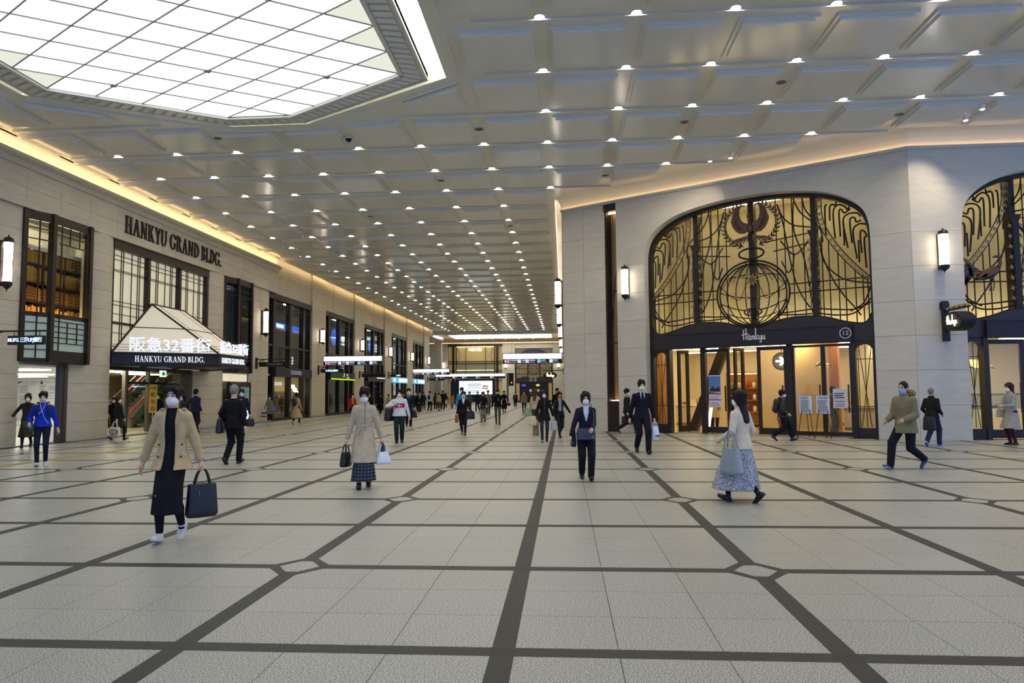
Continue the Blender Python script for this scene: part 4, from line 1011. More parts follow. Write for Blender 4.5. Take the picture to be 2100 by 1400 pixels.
def arch_gate(n, org, rz, emblem):
    R = struct('window_%d' % n, org, rz); Y0 = .5
    inner = [(x*.972, 4.9+(z-4.9)*.966) for x, z in ARCH]
    poly = ARCH+[(3.83, 3.0), (3.72, 3.0)]+inner[::-1]+[(-3.72, 3.0), (-3.83, 3.0)]
    MB().prism(poly, 'y', .36, .64).build('arch_frame', BRONZE, R)
    wv = cr(WAVEH, 5); wl = [(-p.x, p.y) for p in wv][::-1]+[(p.x, p.y) for p in wv[1:]]
    MB().prism(wl+[(3.74, 3.06), (-3.74, 3.06)], 'y', .4, .6).build('transom', mat('transom_bronze', (54, 46, 46), .45, metal=.3), R)
    MB().tube([(x, .41, z) for x, z in wl], .022, 5).build('transom_edge', BRONZE, R)
    for a, b in ((-3.7, -2.12), (-1.94, -.1), (.1, 1.96), (2.14, 3.7)): MB().box(a, b, .8, .815, 3.6, 8.1).build('pane', glass('screen_glass', (245, 240, 225), .8), R)
    for u, w_, zt in ((-2.02, .17, 7.95), (0, .2, 8.12), (2.06, .17, 7.95)):
        MB().box(u-w_/2, u+w_/2, .55, .85, 3.5, zt).build('post', BRONZE, R)
        if u:
            MB().prism([(u-.18, 6.85), (u+.18, 6.85), (u+.09, 6.6), (u+.09, 3.98), (u-.09, 3.98), (u-.09, 6.6)], 'y', .42, .5).build('post_cap', IRON, R)
    Bx = lambda pts, r, nm='iron_scroll', cl=False, mt=IRON: MB().tube([(p[0], Y0, p[1]) for p in pts], r, 5, cl).build(nm, mt, R)
    def top(u):
        for k in range(len(inner)-1):
            a, b = inner[k], inner[k+1]
            if a[0] <= u <= b[0] and b[0] > a[0]: return a[1]+(b[1]-a[1])*(u-a[0])/(b[0]-a[0])
        return 7.0
    def wave(u):
        u = abs(u)
        for k in range(len(wv)-1):
            if wv[k].x <= u <= wv[k+1].x: return wv[k].y+(wv[k+1].y-wv[k].y)*(u-wv[k].x)/(wv[k+1].x-wv[k].x+1e-9)
        return 3.9
    for s in (-1, 1):
        mr = lambda pts: [(s*p[0], p[1]) for p in pts]
        for u in (.87, 1.14, 1.4, 1.75): Bx([(s*u, wave(u)), (s*u, top(s*u))], .02, 'iron_bar')
        for u, zt in ((2.31, 6.6), (2.52, 6.45), (2.79, 6.0), (2.99, 5.7), (3.28, 5.4), (3.5, 5.2), (3.64, 5.1)): Bx([(s*u, wave(u)), (s*u, zt)], .02, 'iron_bar')
        for z, a, b in ((4.79, 1.22, 3.72), (5.1, 1.22, 3.72), (6.62, .3, 2.0), (6.28, .75, 1.9)): Bx([(s*a, z), (s*b, z+(.15 if z > 6 else 0))], .022, 'iron_bar')
        for c in ([(.92, 7.91), (1.11, 7.41), (1.46, 7.09), (2.0, 6.95)], [(1.46, 8.01), (1.66, 7.52), (2.0, 7.16)], [(1.75, 7.95), (1.82, 7.6), (2.0, 7.3)],
                  [(.92, 7.91), (1.1, 7.22), (1.25, 6.24), (1.4, 5.38), (1.63, 4.68), (1.99, 4.09)], [(1.02, 5.9), (1.22, 5.5), (1.38, 5.77), (1.43, 6.14)], [(1.0, 6.62), (1.4, 6.1), (1.75, 6.3), (1.9, 6.55)],
                  [(2.25, 6.37), (2.34, 5.88), (2.62, 5.11), (2.93, 4.57), (3.24, 4.15), (3.4, 3.9)], [(2.25, 6.5), (2.37, 5.73), (2.92, 5.12), (3.72, 4.9)], [(2.1, 7.1), (2.3, 6.8), (2.35, 6.4)], [(1.46, 7.9), (1.45, 6.9), (1.75, 5.9), (1.95, 4.4)],
                  [(.81, 4.14), (1.36, 4.16), (2.03, 4.2), (2.75, 4.13), (3.24, 4.11), (3.71, 4.3)], [(.81, 4.09), (1.54, 4.05), (2.1, 4.05), (2.71, 3.95), (3.24, 4.0), (3.71, 4.42)], [(3.71, 4.8), (3.5, 4.3), (3.1, 4.05)]):
            Bx(cr(mr(c), 6), .025)
        for c in ([(2.59, 7.08), (2.6, 7.5), (2.67, 7.6), (2.78, 7.57), (2.8, 7.66)], [(2.73, 6.46), (2.70, 7.32), (2.84, 7.56), (3.04, 7.49), (3.14, 7.36), (3.18, 7.45)], [(2.89, 6.51), (2.88, 7.3), (2.95, 7.39), (3.03, 7.27), (3.2, 7.36)],
                  [(3.1, 6.11), (2.99, 6.98), (3.13, 7.21), (3.4, 7.21), (3.5, 7.1)], [(3.23, 6.25), (3.19, 6.99), (3.32, 7.07), (3.38, 6.92), (3.5, 6.95)], [(3.36, 5.72), (3.27, 6.61), (3.45, 6.84), (3.66, 6.8)], [(3.5, 5.89), (3.48, 6.55), (3.58, 6.6), (3.65, 6.48)], [(3.62, 5.4), (3.59, 6.31), (3.68, 6.42)], [(3.0, 6.2), (3.0, 6.9)], [(3.42, 5.6), (3.42, 6.3)], [(2.45, 6.6), (2.45, 7.5), (2.5, 7.62)]):
            Bx(cr(mr(c), 6), .028, 'iron_pipe')
            p = c[-1]; MB().ball((s*p[0], Y0, p[1]), .03, 6).build('pipe_bud', IRON, R)
        rb = cr(mr([(2.26, 7.85), (2.29, 7.23), (2.45, 6.72), (2.79, 6.12), (3.14, 5.64), (3.45, 5.28), (3.7, 5.02)]), 6)
        L_, R_ = [], []
        for k, p in enumerate(rb):
            t = (rb[min(k+1, len(rb)-1)]-rb[max(k-1, 0)]).normalized(); nn = Vector((-t.y, t.x))*.075; L_.append(p+nn); R_.append(p-nn)
        Bx(L_, .018, 'ribbon_edge'); Bx(R_, .018, 'ribbon_edge')
        for k in range(1, len(rb)-1, 2):
            t = (rb[k+1]-rb[k-1]).normalized(); an = math.atan2(t.y, t.x); q = MB()
            for dlt in (-.9, 0, .9): leaf(q, rb[k]-t*.07, an+dlt, .15, .03, Y0)
            q.build('ribbon_leaf', GILT, R)
        for z in np.arange(4.27, 6.6, .32):
            for du in (-.15, .16): star(MB(), (s*(2.06 if s > 0 else 2.02)+du, z), .085).build('iron_star', GILT, R)
        for du in (-.1, .1): Bx(cr([(s*2.04+du*(1+.4*math.sin(k*2.5)), 4.1+k*.3) for k in range(9)], 4), .012, 'vine')
    if emblem:
        el = lambda cx, cz, rx, rz_, a0=0, a1=360, k=40: [(cx+rx*math.cos(math.radians(a0+(a1-a0)*i/k)), cz+rz_*math.sin(math.radians(a0+(a1-a0)*i/k))) for i in range(k+(0 if a1-a0 == 360 else 1))]
        Bx(el(0, 4.88, 1.25, 1.16), .036, 'globe_ring', True); Bx(el(0, 4.86, 1.15, 1.08), .03, 'globe_ring', True)
        for rx in (.9, .58, .24): Bx(el(0, 4.88, rx, 1.06), .02, 'globe_meridian', True)
        for z, sg in ((5.45, .12), (5.0, -.25), (4.6, -.3), (4.25, -.22)):
            w_ = 1.15*math.sqrt(max(.05, 1-((z-4.88)/1.12)**2)); Bx(cr([(-w_, z), (-w_*.5, z+sg*.75), (0, z+sg), (w_*.5, z+sg*.75), (w_, z)], 6), .02, 'globe_parallel')
            for t in (-.85, -.5, -.17, .17, .5, .85): star(MB(), (w_*t, z+sg*(1-t*t)), .06).build('iron_star', GILT, R)
        for a in (-.35, .35): Bx(cr([(a*3.2, 5.2), (a*1.4, 4.7), (a*.4, 5.3), (-a*1.8, 5.55)], 6), .012, 'globe_line')
        Bx(el(0, 6.3, .43, .19), .035, 'orbit_ring', True); Bx(el(0, 5.98, .2, .07), .02, 'orbit_ring', True); Bx(el(0, 4.25, .3, .12), .028, 'orbit_ring', True); Bx(el(0, 4.25, .15, .05), .02, 'orbit_ring', True)
        for k in range(10): leaf(MB(), (.05*math.cos(k*.628), 5.37+.05*math.sin(k*.628)), k*.628, .2, .035, .45).build('flower_petal', GILT, R)
        MB().ball((0, .45, 5.37), .045, 8).build('flower_heart', GILT, R)
        for s in (-1, 1):
            for k in range(5): Bx(cr([(0, 6.0), (s*(.15+k*.13), 5.8-k*.05), (s*(.3+k*.2), 5.5-k*.1)], 5), .011, 'globe_ray')
            wing = [(.04, 7.12), (.2, 7.02), (.38, 7.04), (.52, 7.16), (.6, 7.3), (.66, 7.5), (.62, 7.62), (.56, 7.84), (.44, 8.0), (.28, 8.06), (.34, 7.9), (.36, 7.7), (.3, 7.5), (.2, 7.4), (.08, 7.36)]
            MB().prism([(s*a, b) for a, b in wing], 'y', .42, .47).build('phoenix_wing', COPPER, R)
            for k in range(5): leaf(MB(), (s*(.2+.08*k), 7.1+.03*k*k*.5), math.pi/2-s*(.9-.25*k), .38, .04, .41).build('wing_feather', COPPER, R)
            for k in range(6): leaf(MB(), (s*(.08+.05*k), 6.98-.02*k), -math.pi/2+s*(.15+.22*k), .3+.03*k, .035, .45).build('tail_feather', COPPER, R)
            Bx(cr([(s*.93*math.cos(a), 7.33+.78*math.sin(a)) for a in np.linspace(-1.3, 1.25, 12)], 3), .013, 'wreath_stem')
            for k, a in enumerate(np.linspace(-1.25, 1.2, 15)):
                p = (s*.93*math.cos(a), 7.33+.78*math.sin(a)); ta = math.atan2(.78*math.cos(a), -s*.93*math.sin(a))
                for dd in (.6, -.6): leaf(MB(), p, ta+dd, .2, .03, .48).build('wreath_leaf', COPPER if k > 5 else IRON, R)
        MB().ball((0, .42, 7.18), .13, 12, rx=.9, ry=.6, rz=1.4).build('phoenix_body', COPPER, R, smooth=True)
        MB().tube([(0, .42, 7.3), (-.02, .4, 7.5), (-.06, .4, 7.62), (-.03, .4, 7.72)], [.06, .045, .04, .035], 8).build('phoenix_neck', COPPER, R, smooth=True)
    else:
        MB().tube([(-3.3, .42, 4.86), (-3.1, .42, 4.94), (-2.85, .42, 5.04), (-2.68, .42, 5.14), (-2.58, .42, 5.24)], [.04, .12, .17, .13, .06], 10, ry=None).build('peacock_body', COPPER, R, smooth=True)
        for x in (-2.85, -2.75): MB().tube([(x, .44, 4.92), (x+.02, .44, 4.7), (x-.02, .44, 4.5)], .018, 6).build('peacock_leg', COPPER, R)
        for k in range(6): leaf(MB(), (-2.62-.07*k, 5.16-.03*k), math.pi+.25+.06*k, .34, .05, .3).build('wing_feather', COPPER, R)
        MB().tube([(-2.62, .42, 5.2), (-2.52, .42, 5.36), (-2.56, .42, 5.52), (-2.66, .42, 5.56), (-2.76, .42, 5.52)], [.07, .045, .04, .045, .01], 8).build('peacock_neck', COPPER, R, smooth=True)
        for k in range(12): leaf(MB(), (-3.1-.04*k, 5.1-.03*k), math.pi-.5+.13*k, .5+.02*k, .05, .44).build('tail_feather', COPPER, R)
        for k in range(3): leaf(MB(), (-3.35, 4.9+.18*k), 1.9+.2*k, .4, .05, .44).build('tail_feather', COPPER, R)
    # legs, slim side lights and doors
    for s in (-1, 1):
        MB().box(min(s*3.83, s*3.7), max(s*3.83, s*3.7), .36, .66, 0, 3.1).build('jamb', BRONZE, R); MB().box(min(s*3.2, s*3.06), max(s*3.2, s*3.06), .36, .66, 0, 3.1).build('jamb', BRONZE, R)
        MB().box(min(s*3.7, s*3.2), max(s*3.7, s*3.2), .4, .62, 0, .32).build('plinth', BRONZE, R)
        a, b = min(s*3.7, s*3.2), max(s*3.7, s*3.2); c = [(a, 3.08), (a, 2.75)]+[((a+b)/2-math.cos(t)*.25, 2.75+math.sin(t)*.22) for t in np.linspace(0, math.pi, 9)]+[(b, 2.75), (b, 3.08)]
        MB().prism(c, 'y', .4, .62).build('side_light_head', BRONZE, R)
        MB().box(a, b, .55, .56, .32, 2.95).build('pane', GLASS, R)
        for p in (((a+.1, .5, .35), (b-.05, .5, 2.9)), ((b-.12, .5, .35), (a+.08, .5, 2.9)), (((a+b)/2, .5, .35), ((a+b)/2+.02, .5, 2.95)), ((a, .5, 2.5), (b, .5, 2.5)), ((a, .5, 1.0), (b, .5, 1.0)), ((a+.06, .5, .3), (a+.06, .5, 2.8))): MB().tube(p, .012, 5).build('thin_bar', IRON, R)
    MB().box(-3.12, 3.15, .26, .42, 3.07, 3.6).build('sign_board', NAVYMET, R); MB().box(-3.14, 3.17, .24, .27, 3.07, 3.11).box(-3.14, 3.17, .24, .27, 3.57, 3.61).build('sign_edge', BRONZE, R)
    return R
G1 = arch_gate(9, O2+E2*5.14, A2, True)
G2 = arch_gate(10, Vector((15.87, C3.y, 0)), 0, False)
def frame_leaf(par, x0, x1, y, z1=3.02, w_=.11, nm='door_leaf', rz=0, hinge=None):
    W = x1-x0; o = put(nm, None, par, (x0, y, 0), rz)
    MB().box(0, w_, -.04, .04, .03, z1).box(W-w_, W, -.04, .04, .03, z1).box(w_, W-w_, -.04, .04, z1-w_, z1).box(w_, W-w_, -.04, .04, .03, .03+w_*2).build('door_frame', BRONZE, o)
    MB().box(w_, W-w_, -.006, .006, .25, z1-w_).build('pane', glass('door_glass', (246, 246, 242), .7), o)
    MB().box(W-w_-.07, W-w_-.03, -.1, -.05, .8, 1.7).build('pull_handle', IRON, o)
    return o
D4 = struct('door_4', O2+E2*5.14, A2)
for x in (-1.86, 1.14): MB().box(x-.09, x+.09, .5, .7, 0, 3.08).build('door_post', BRONZE, D4)
frame_leaf(D4, -1.92, -.9, .58); frame_leaf(D4, .06, 1.06, .58); frame_leaf(D4, 1.22, 2.2, .58, w_=.07, nm='fixed_light'); frame_leaf(D4, 2.2, 3.06, .58, w_=.07, nm='fixed_light')
frame_leaf(D4, -2.85, -2.35, .6, rz=math.radians(62)); frame_leaf(D4, -.75, -.25, .6, rz=math.radians(68))
MB().box(-3.06, 3.06, .45, .7, -.01, .012).build('threshold', STEEL, D4)
D5 = struct('door_5', Vector((15.87, C3.y, 0)), 0)
for x0, x1 in ((-3.06, -1.9), (-1.75, -.6), (-.4, .8), (1.0, 2.2)): frame_leaf(D5, x0, x1, .6, w_=.13)
# script logo and number on the sign board
LOGOM = mat('logo_silver', (214, 214, 214), .35, emit=.25)
def script_logo(par, s, y, z, x, m, nm='script_logo'):
    """the word Hankyu in a flowing hand, cap height about s"""
    P = lambda pts: [(x+a*s, y, z+b*s) for a, b in pts]
    st = [[(-.98, 1.05), (-.99, .0)], [(-.72, 1.2), (-.73, .0)], [(-1.18, .5), (-.85, .58), (-.5, .62)],
          [(-.32, .4), (-.48, .42), (-.56, .2), (-.48, .02), (-.36, .08), (-.3, .4), (-.29, .06), (-.18, .02)],
          [(-.12, .4), (-.1, .0), (-.08, .26), (.02, .4), (.1, .3), (.1, .05), (.2, .02)],
          [(.27, 1.2), (.27, .0)], [(.5, .44), (.3, .22), (.44, .04), (.56, .02)],
          [(.6, .42), (.6, .12), (.68, .03), (.8, .12), (.83, .42), (.82, -.2), (.72, -.3), (.66, -.2)],
          [(.94, .42), (.94, .1), (1.02, .02), (1.12, .1), (1.16, .42), (1.16, .05), (1.28, .04)]]
    o = put(nm, None, par)
    for k, q in enumerate(st): MB().tube([tuple(v) for v in (cr(P(q), 5) if len(q) > 2 else [Vector(v) for v in P(q)])], .062*s, 6).build('letter_stroke', m, o)
    return o
script_logo(G1, .33, .235, 3.27, .05, LOGOM)
ring = [(2.96+.165*math.cos(k*math.pi/12), .25, 3.335+.165*math.sin(k*math.pi/12)) for k in range(24)]
MB().tube(ring, .014, 6, True).build('number_ring', LOGOM, G1); text('12', .2, .008, LOGOM, G1, (2.96, .25, 3.335), name='number')
script_logo(G2, .33, .235, 3.27, .05, LOGOM)
# ---------------------------------------------------------------- store interior behind the two gates
SI = struct('wall_store', O2+E2*5.14, A2)
GOLDW = mat('gold_plaster', (190, 182, 156), .6, noise=.05, scale=2); CREAM = mat('store_cream', (232, 220, 192), .55)
MB().box(-4.2, 4.4, 3.0, 3.1, 3.6, 8.6).box(-4.3, -4.2, .62, 3.1, 3.6, 8.6).box(4.4, 4.5, .62, 3.1, 3.6, 8.6).build('upper_lining', GOLDW, SI)
MB().box(-4.2, 4.4, .62, 3.1, 8.5, 8.6).build('upper_ceiling', CREAM, SI); MB().box(-4.2, 4.4, .66, 3.1, 3.42, 3.6).build('upper_sill', CREAM, SI)
UPL = glow('store_upper_light', (255, 242, 206), 11.5)
MB().box(-3.4, 3.6, 1.5, 1.9, 8.42, 8.48).build('upper_light', UPL, SI); MB().box(-3.6, 3.8, 2.3, 2.7, 3.61, 3.64).build('sill_light', glow('store_sill_light', (255, 242, 202), 12), SI)
MB().box(-5.5, 5.5, 9.0, 9.1, 0, 3.5).box(-5.6, -5.5, .7, 9.0, 0, 3.5).box(5.5, 5.6, 3.0, 9.0, 0, 3.5).build('store_lining', CREAM, SI)
MB().box(-5.5, 5.5, .68, 9.0, -.012, .003).build('store_floor', mat('store_floor', (200, 184, 146), .12, noise=.08, scale=3), SI)
MB().box(-5.5, 5.5, .68, 9.0, 3.36, 3.42).build('store_ceiling', CREAM, SI)
SLT = glow('store_light', (255, 232, 180), 24)
for x, y in ((-3.5, 2.0), (-3.5, 5.5), (.2, 3.2), (.2, 6.5), (3.3, 2.2), (3.3, 5.4)): MB().box(x-.9, x+.9, y-.22, y+.22, 3.33, 3.355).build('store_light', SLT, SI)
MB().box(.6, 1.9, 3.6, 3.9, 0, 3.36).box(-1.0, .4, 4.5, 4.8, 0, 3.36).build('partition', mat('beige_panel', (206, 180, 128), .5), SI)
MB().prism([(-3.1, 0), (-2.75, 0), (-1.35, 3.36), (-1.7, 3.36)], 'y', 2.0, 2.3).build('slanted_beam', BW, SI)
MB().prism([(-2.2, .05), (-2.1, .05), (-1.95, .9), (-2.05, .9)], 'y', 1.6, 1.66).build('floor_tube_light', glow('tube_white', (250, 255, 240), 5), SI)
for x, y, w_, lb in ((3.4, 3.4, 2.2, 'pale sales counter inside the store by the easels'), (-3.6, 4.4, 1.6, 'glass display counter inside the store by the slanted beam'), (1.2, 7.0, 2.4, 'long counter at the back of the store')):
    p = w2(5.14+x, y); o = thing('sales_counter', lb, 'counter', p, A2)
    MB().box(-w_/2, w_/2, -.35, .35, 0, .9).build('body', mat('counter_cream', (222, 208, 176), .4), o); MB().box(-w_/2-.04, w_/2+.04, -.4, .4, .9, .95).build('top', WHITE, o); MB().box(-w_/2, w_/2, -.35, -.33, .1, .2).build('kick_strip', STEEL, o)
    for k in range(4):
        t = thing('display_box', 'small goods box, number %s along the %s' % (('one', 'two', 'three', 'four')[k], lb.split(' inside')[0].split(' at the')[0]), 'goods', p+E2*(-w_/2+.3+k*w_/4.4)+Vector((0, 0, .95)), A2, 'goods on the store counters')
        hh = .12+.1*((k*7) % 3); MB().box(-.12, .12, -.1, .1, 0, hh).build('box', mat('goods_%d' % (k % 3), ((190, 90, 70), (230, 210, 170), (120, 130, 90))[k % 3], .5), t); MB().box(-.13, .13, -.02, .02, 0, hh+.004).build('ribbon', GILT, t)
for u, d, lb in ((6.95, 2.4, 'brass dome pendant lamp seen through the right fixed light'), (8.9, 2.0, 'pair-side brass dome pendant seen through the slim right window')):
    p = w2(u, d, 2.35); o = thing('pendant_lamp', lb, 'pendant lamp', p, A2)
    MB().lathe([(.26, 0), (.25, .06), (.2, .14), (.08, .2), (.02, .22)], n=18).build('dome', GILT, o, smooth=True); MB().lathe([(.2, .0), (.2, .01)], n=18).build('diffuser', glow('pendant_glow', (255, 226, 150), 8), o); MB().tube([(0, 0, .22), (0, 0, 1.0)], .01, 6).build('cord', BLACK, o)
p = w2(5.62+.15, 1.5, 2.55); o = thing('arrow_sign', 'round hanging sign with a glowing right arrow inside the door', 'arrow sign', p, A2)
MB().tube([(.29*math.cos(k*math.pi/14), 0, .29*math.sin(k*math.pi/14)) for k in range(28)], .035, 6, True).build('ring', GILT, o, smooth=True)
MB().lathe([(.27, 0), (.27, .04)], n=28).build('face', mat('sign_face_gold', (190, 160, 100), .4, emit=.3), o).rotation_euler = (R90, 0, 0)
MB().prism([(-.18, -.035), (.02, -.035), (-.07, -.13), (0, -.16), (.17, 0), (0, .16), (-.07, .13), (.02, .035), (-.18, .035)], 'y', -.065, -.045).build('arrow', glow('arrow_glow', (255, 246, 214), 5), o)
MB().tube([(0, 0, .31), (0, 0, .8)], .012, 6).build('hanger', IRON, o)
# more of the store: timber column, cabinets, cove lines
WOOD = mat('honey_wood', (176, 116, 50), .45, noise=.15, scale=6, stretch=(1, 1, .2))
MB().box(1.95, 2.25, 2.6, 2.9, 0, 3.36).box(-4.9, -4.5, 3.0, 3.4, 0, 3.36).build('timber_column', WOOD, SI)
for y in (1.4, 4.0, 7.2): MB().box(-5.2, 5.2, y, y+.06, 3.25, 3.3).build('cove_line', glow('cove_line', (255, 236, 186), 9), SI)
for n_, (x, y, lb) in enumerate(((.95, 5.2, 'timber cabinet with lit shelves seen through the arrow door'), (4.4, 6.2, 'timber cabinet with lit shelves behind the slim right window'), (2.9, 7.6, 'timber cabinet with lit shelves beyond the easel notices'), (-2.2, 6.0, 'timber cabinet with lit shelves behind the slanted beam'))):
    o = thing('shelf_cabinet', lb, 'cabinet', w2(5.14+x, y), A2)
    MB().box(-.7, .7, .3, .36, 0, 2.3).build('back', WOOD, o)
    for q in (-.7, .66): MB().box(q, q+.04, -.05, .3, 0, 2.3).build('side', WOOD, o)
    for z in (.1, .6, 1.1, 1.6, 2.26): MB().box(-.66, .66, -.05, .3, z, z+.035).build('shelf', WOOD, o)
    MB().box(-.6, .6, .0, .04, 2.22, 2.25).build('lamp', glow('cabinet_lamp', (255, 230, 170), 10), o)
    for z in (.635, 1.135, 1.635):
        for k in range(4):
            t = thing('display_jar', 'jar, %s on the %s shelf of the %s' % (('first', 'second', 'third', 'fourth')[k], {.635: 'low', 1.135: 'middle', 1.635: 'upper'}[z], lb.split(' with')[0]+' number '+('one', 'two', 'three', 'four')[n_]), 'jar', w2(5.14+x-.48+k*.32, y+.1, z), A2, 'jars on the store cabinets')
            MB().lathe([(.07, 0), (.085, .05), (.085, .2), (.06, .24)], n=10).build('body', mat('jar_%d' % ((k+n_) % 4), ((214, 190, 130), (170, 60, 50), (230, 224, 206), (90, 110, 80))[(k+n_) % 4], .3), t, smooth=True); MB().lathe([(.065, .24), (.065, .28)], n=10).build('lid', GILT, t)
# store behind the corner gate
S2 = struct('wall_store_corner', (15.87, C3.y, 0), 0)
MB().box(-4.0, 6, 3.0, 3.1, 3.6, 8.6).box(-4.1, -4.0, .62, 3.1, 3.6, 8.6).build('upper_lining', GOLDW, S2); MB().box(-4.0, 6, .62, 3.1, 8.5, 8.6).box(-4.0, 6, .66, 3.1, 3.42, 3.6).build('upper_ceiling', CREAM, S2)
MB().box(-3.4, 3.6, 1.5, 1.9, 8.42, 8.48).build('upper_light', UPL, S2); MB().box(-3.6, 3.8, 2.3, 2.7, 3.61, 3.64).build('sill_light', glow('store_sill_light'), S2)
MB().box(-4.0, 6, 8.0, 8.1, 0, 3.4).box(-4.1, -4.0, .7, 8, 0, 3.4).build('store_lining', CREAM, S2); MB().box(-4.0, 6, .68, 8, -.012, .003).build('store_floor', mat('store_floor'), S2); MB().box(-4, 6, .68, 8, 3.36, 3.42).build('store_ceiling', CREAM, S2)
for x, y in ((-2.6, 1.6), (-2.2, 2.9), (0, 2.5), (-2.0, 5), (1, 5)): MB().box(x-.9, x+.9, y-.2, y+.2, 3.33, 3.355).build('store_light', SLT, S2)
MB().box(-3.6, -.5, 5.4, 5.6, 2.3, 2.6).build('valance_light', glow('valance_glow', (255, 214, 120), 3), S2)
o = thing('bakery_counter', 'lit food display counter seen through the corner gate', 'counter', (14.0, C3.y+3.6, 0))
MB().box(-1.4, 1.4, -.4, .4, 0, .8).build('body', CREAM, o); MB().box(-1.4, 1.4, -.4, .4, .85, 1.3).build('glass_case', GLASS, o); MB().box(-1.45, 1.45, -.45, .45, 1.3, 1.36).build('top', GILT, o); MB().box(-1.4, 1.4, -.35, .35, .8, .85).build('shelf', WHITE, o)
for k in range(7):
    t = thing('pastry', 'pastry in the food display counter, %s from the left' % ('first', 'second', 'third', 'fourth', 'fifth', 'sixth', 'seventh')[k], 'pastry', (14.0-1.1+k*.36, C3.y+3.5, .85), group='pastries in the counter')
    MB().ball((0, 0, .07), .11, 10, rz=.6).build('bun', mat('pastry_%d' % (k % 3), ((214, 150, 150), (220, 180, 90), (150, 170, 90))[k % 3], .6), t, smooth=True); MB().lathe([(.13, 0), (.14, .015)], n=12).build('plate', WHITE, t)
for x, y, lb in ((13.6, 3.0, 'first brass dome lamp over the food counter'), (14.5, 3.4, 'second brass dome lamp over the food counter')):
    q = thing('pendant_lamp', lb, 'pendant lamp', (x, C3.y+y, 2.2)); MB().lathe([(.2, 0), (.16, .1), (.03, .16)], n=16).build('dome', GILT, q, smooth=True); MB().lathe([(.16, 0), (.16, .01)], n=16).build('diffuser', glow('pendant_glow'), q); MB().tube([(0, 0, .16), (0, 0, 1.15)], .01, 6).build('cord', BLACK, q)
# ---------------------------------------------------------------- lanterns and signs on the right
lantern(w2(.62, -.25).xy, A2, 4.94, 6.31, 'lit wall lantern on the pier left of the entrance arch', False)
lantern((11.35, C3.y-.25), 0, 4.98, 6.32, 'lit wall lantern on the corner pier right of the entrance arch', False)
for k, Y in enumerate((29.4, 38.0, 47.4, 57.2, 66.6, 76.3, 86.0)):
    lantern((-.2, Y), -R90, 4.94, 6.31, 'lit wall lantern on the right hall wall, %s from the entrance' % ('first', 'second', 'third', 'fourth', 'fifth', 'sixth', 'seventh')[k], False)
OV = thing('oval_sign', 'black oval bracket sign with glowing script on the corner pier', 'bracket sign', (11.4, C3.y, 3.3), 0)
MB().box(-.09, .09, -.1, 0, -.35, .85).build('wall_plate', NAVYMET, OV); MB().box(-.13, .13, -.06, 0, .6, .8).build('plate_boss', NAVYMET, OV)
MB().tube([(0, -.1, .55), (0, -1.35, .55)], .03, 6).build('arm', IRON, OV)
for k in range(9): MB().ball((0, -.2-.13*k, .58+.03*(k % 2)), .06, 8).build('arm_bead', GILT, OV, smooth=True)
MB().tube([(0, -.1, .0), (0, -.2, .3), (0, -.45, .45)], .025, 6).build('scroll', IRON, OV)
q = MB().lathe([(.001, -.2), (.5, -.2), (.54, -.16), (.54, .16), (.5, .2), (.001, .2)], n=28, sy=1).build('oval_panel', BLACK, OV, (0, -.78, .18)); q.rotation_euler = (0, R90, 0); q.scale = (.52, 1, 1)
lg = script_logo(OV, .22, 0, 0, 0, glow('script_glow', (255, 244, 200), 4)); lg.location = (-.225, -.78, .1); lg.rotation_euler = (0, 0, -R90)
OV2 = thing('oval_sign', 'black oval bracket sign with glowing script far along the right hall wall', 'bracket sign', (-.02, 64, 2.7), 0)
MB().tube([(0, 0, .75), (-1.9, 0, .75)], .04, 6).build('arm', IRON, OV2); MB().box(-.06, 0, -.08, .08, .4, 1.0).build('wall_plate', IRON, OV2)
q = MB().lathe([(.001, -.06), (.62, -.06), (.62, .06), (.001, .06)], n=24).build('oval_panel', BLACK, OV2, (-1.2, 0, .3)); q.rotation_euler = (R90, 0, 0); q.scale = (1, .5, 1)
lg = script_logo(OV2, .3, 0, 0, 0, glow('script_glow')); lg.location = (-1.2, -.09, .2)
for x in (-.8, -1.6): MB().tube([(x, 0, .55), (x, 0, .75)], .02, 5).build('hanger', IRON, OV2)
# ---------------------------------------------------------------- posters and easels at the entrance
PAPER = mat('poster_paper', (226, 226, 232), .5); PAPB = mat('poster_blue', (90, 130, 190), .5); VIO = mat('poster_violet', (110, 100, 170), .5); PINK = mat('poster_pink', (216, 150, 160), .5)
def lines(par, x0, x1, z0, z1, n, m, y=-.012, seed=1):
    g_ = random.Random(seed); q = MB(); dz = (z1-z0)/n
    for k in range(n): q.box(x0+(x1-x0)*g_.uniform(0, .12), x1-(x1-x0)*g_.uniform(0, .3), y-.002, y+.004, z0+k*dz, z0+k*dz+dz*.38)
    return q.build('text_lines', m, par)
def poster(u, d, z0, w_, h, label, parts, easel=False):
    o = thing('poster' if not easel else 'easel_notice', label, 'poster' if not easel else 'notice stand', w2(u, d), A2)
    MB().box(-w_/2, w_/2, 0, .012, z0, z0+h).build('sheet', PAPER, o)
    for f in parts: f(o, w_, z0, h)
    if easel:
        MB().box(-w_/2-.015, w_/2+.015, .012, .03, z0-.015, z0+h+.015).build('board', STEEL, o)
        for a, b in (((-w_*.25, .03, z0+h*.5), (-w_*.6, -.12, 0)), ((w_*.25, .03, z0+h*.5), (w_*.6, -.12, 0)), ((0, .04, z0+h*.6), (0, .35, 0))): MB().tube([a, b], .012, 6).build('leg', IRON, o)
    return o
tx = lambda m, a, b, n, s: (lambda o, w_, z, h: lines(o, -w_*.42, w_*.42, z+h*a, z+h*b, n, m, seed=s))
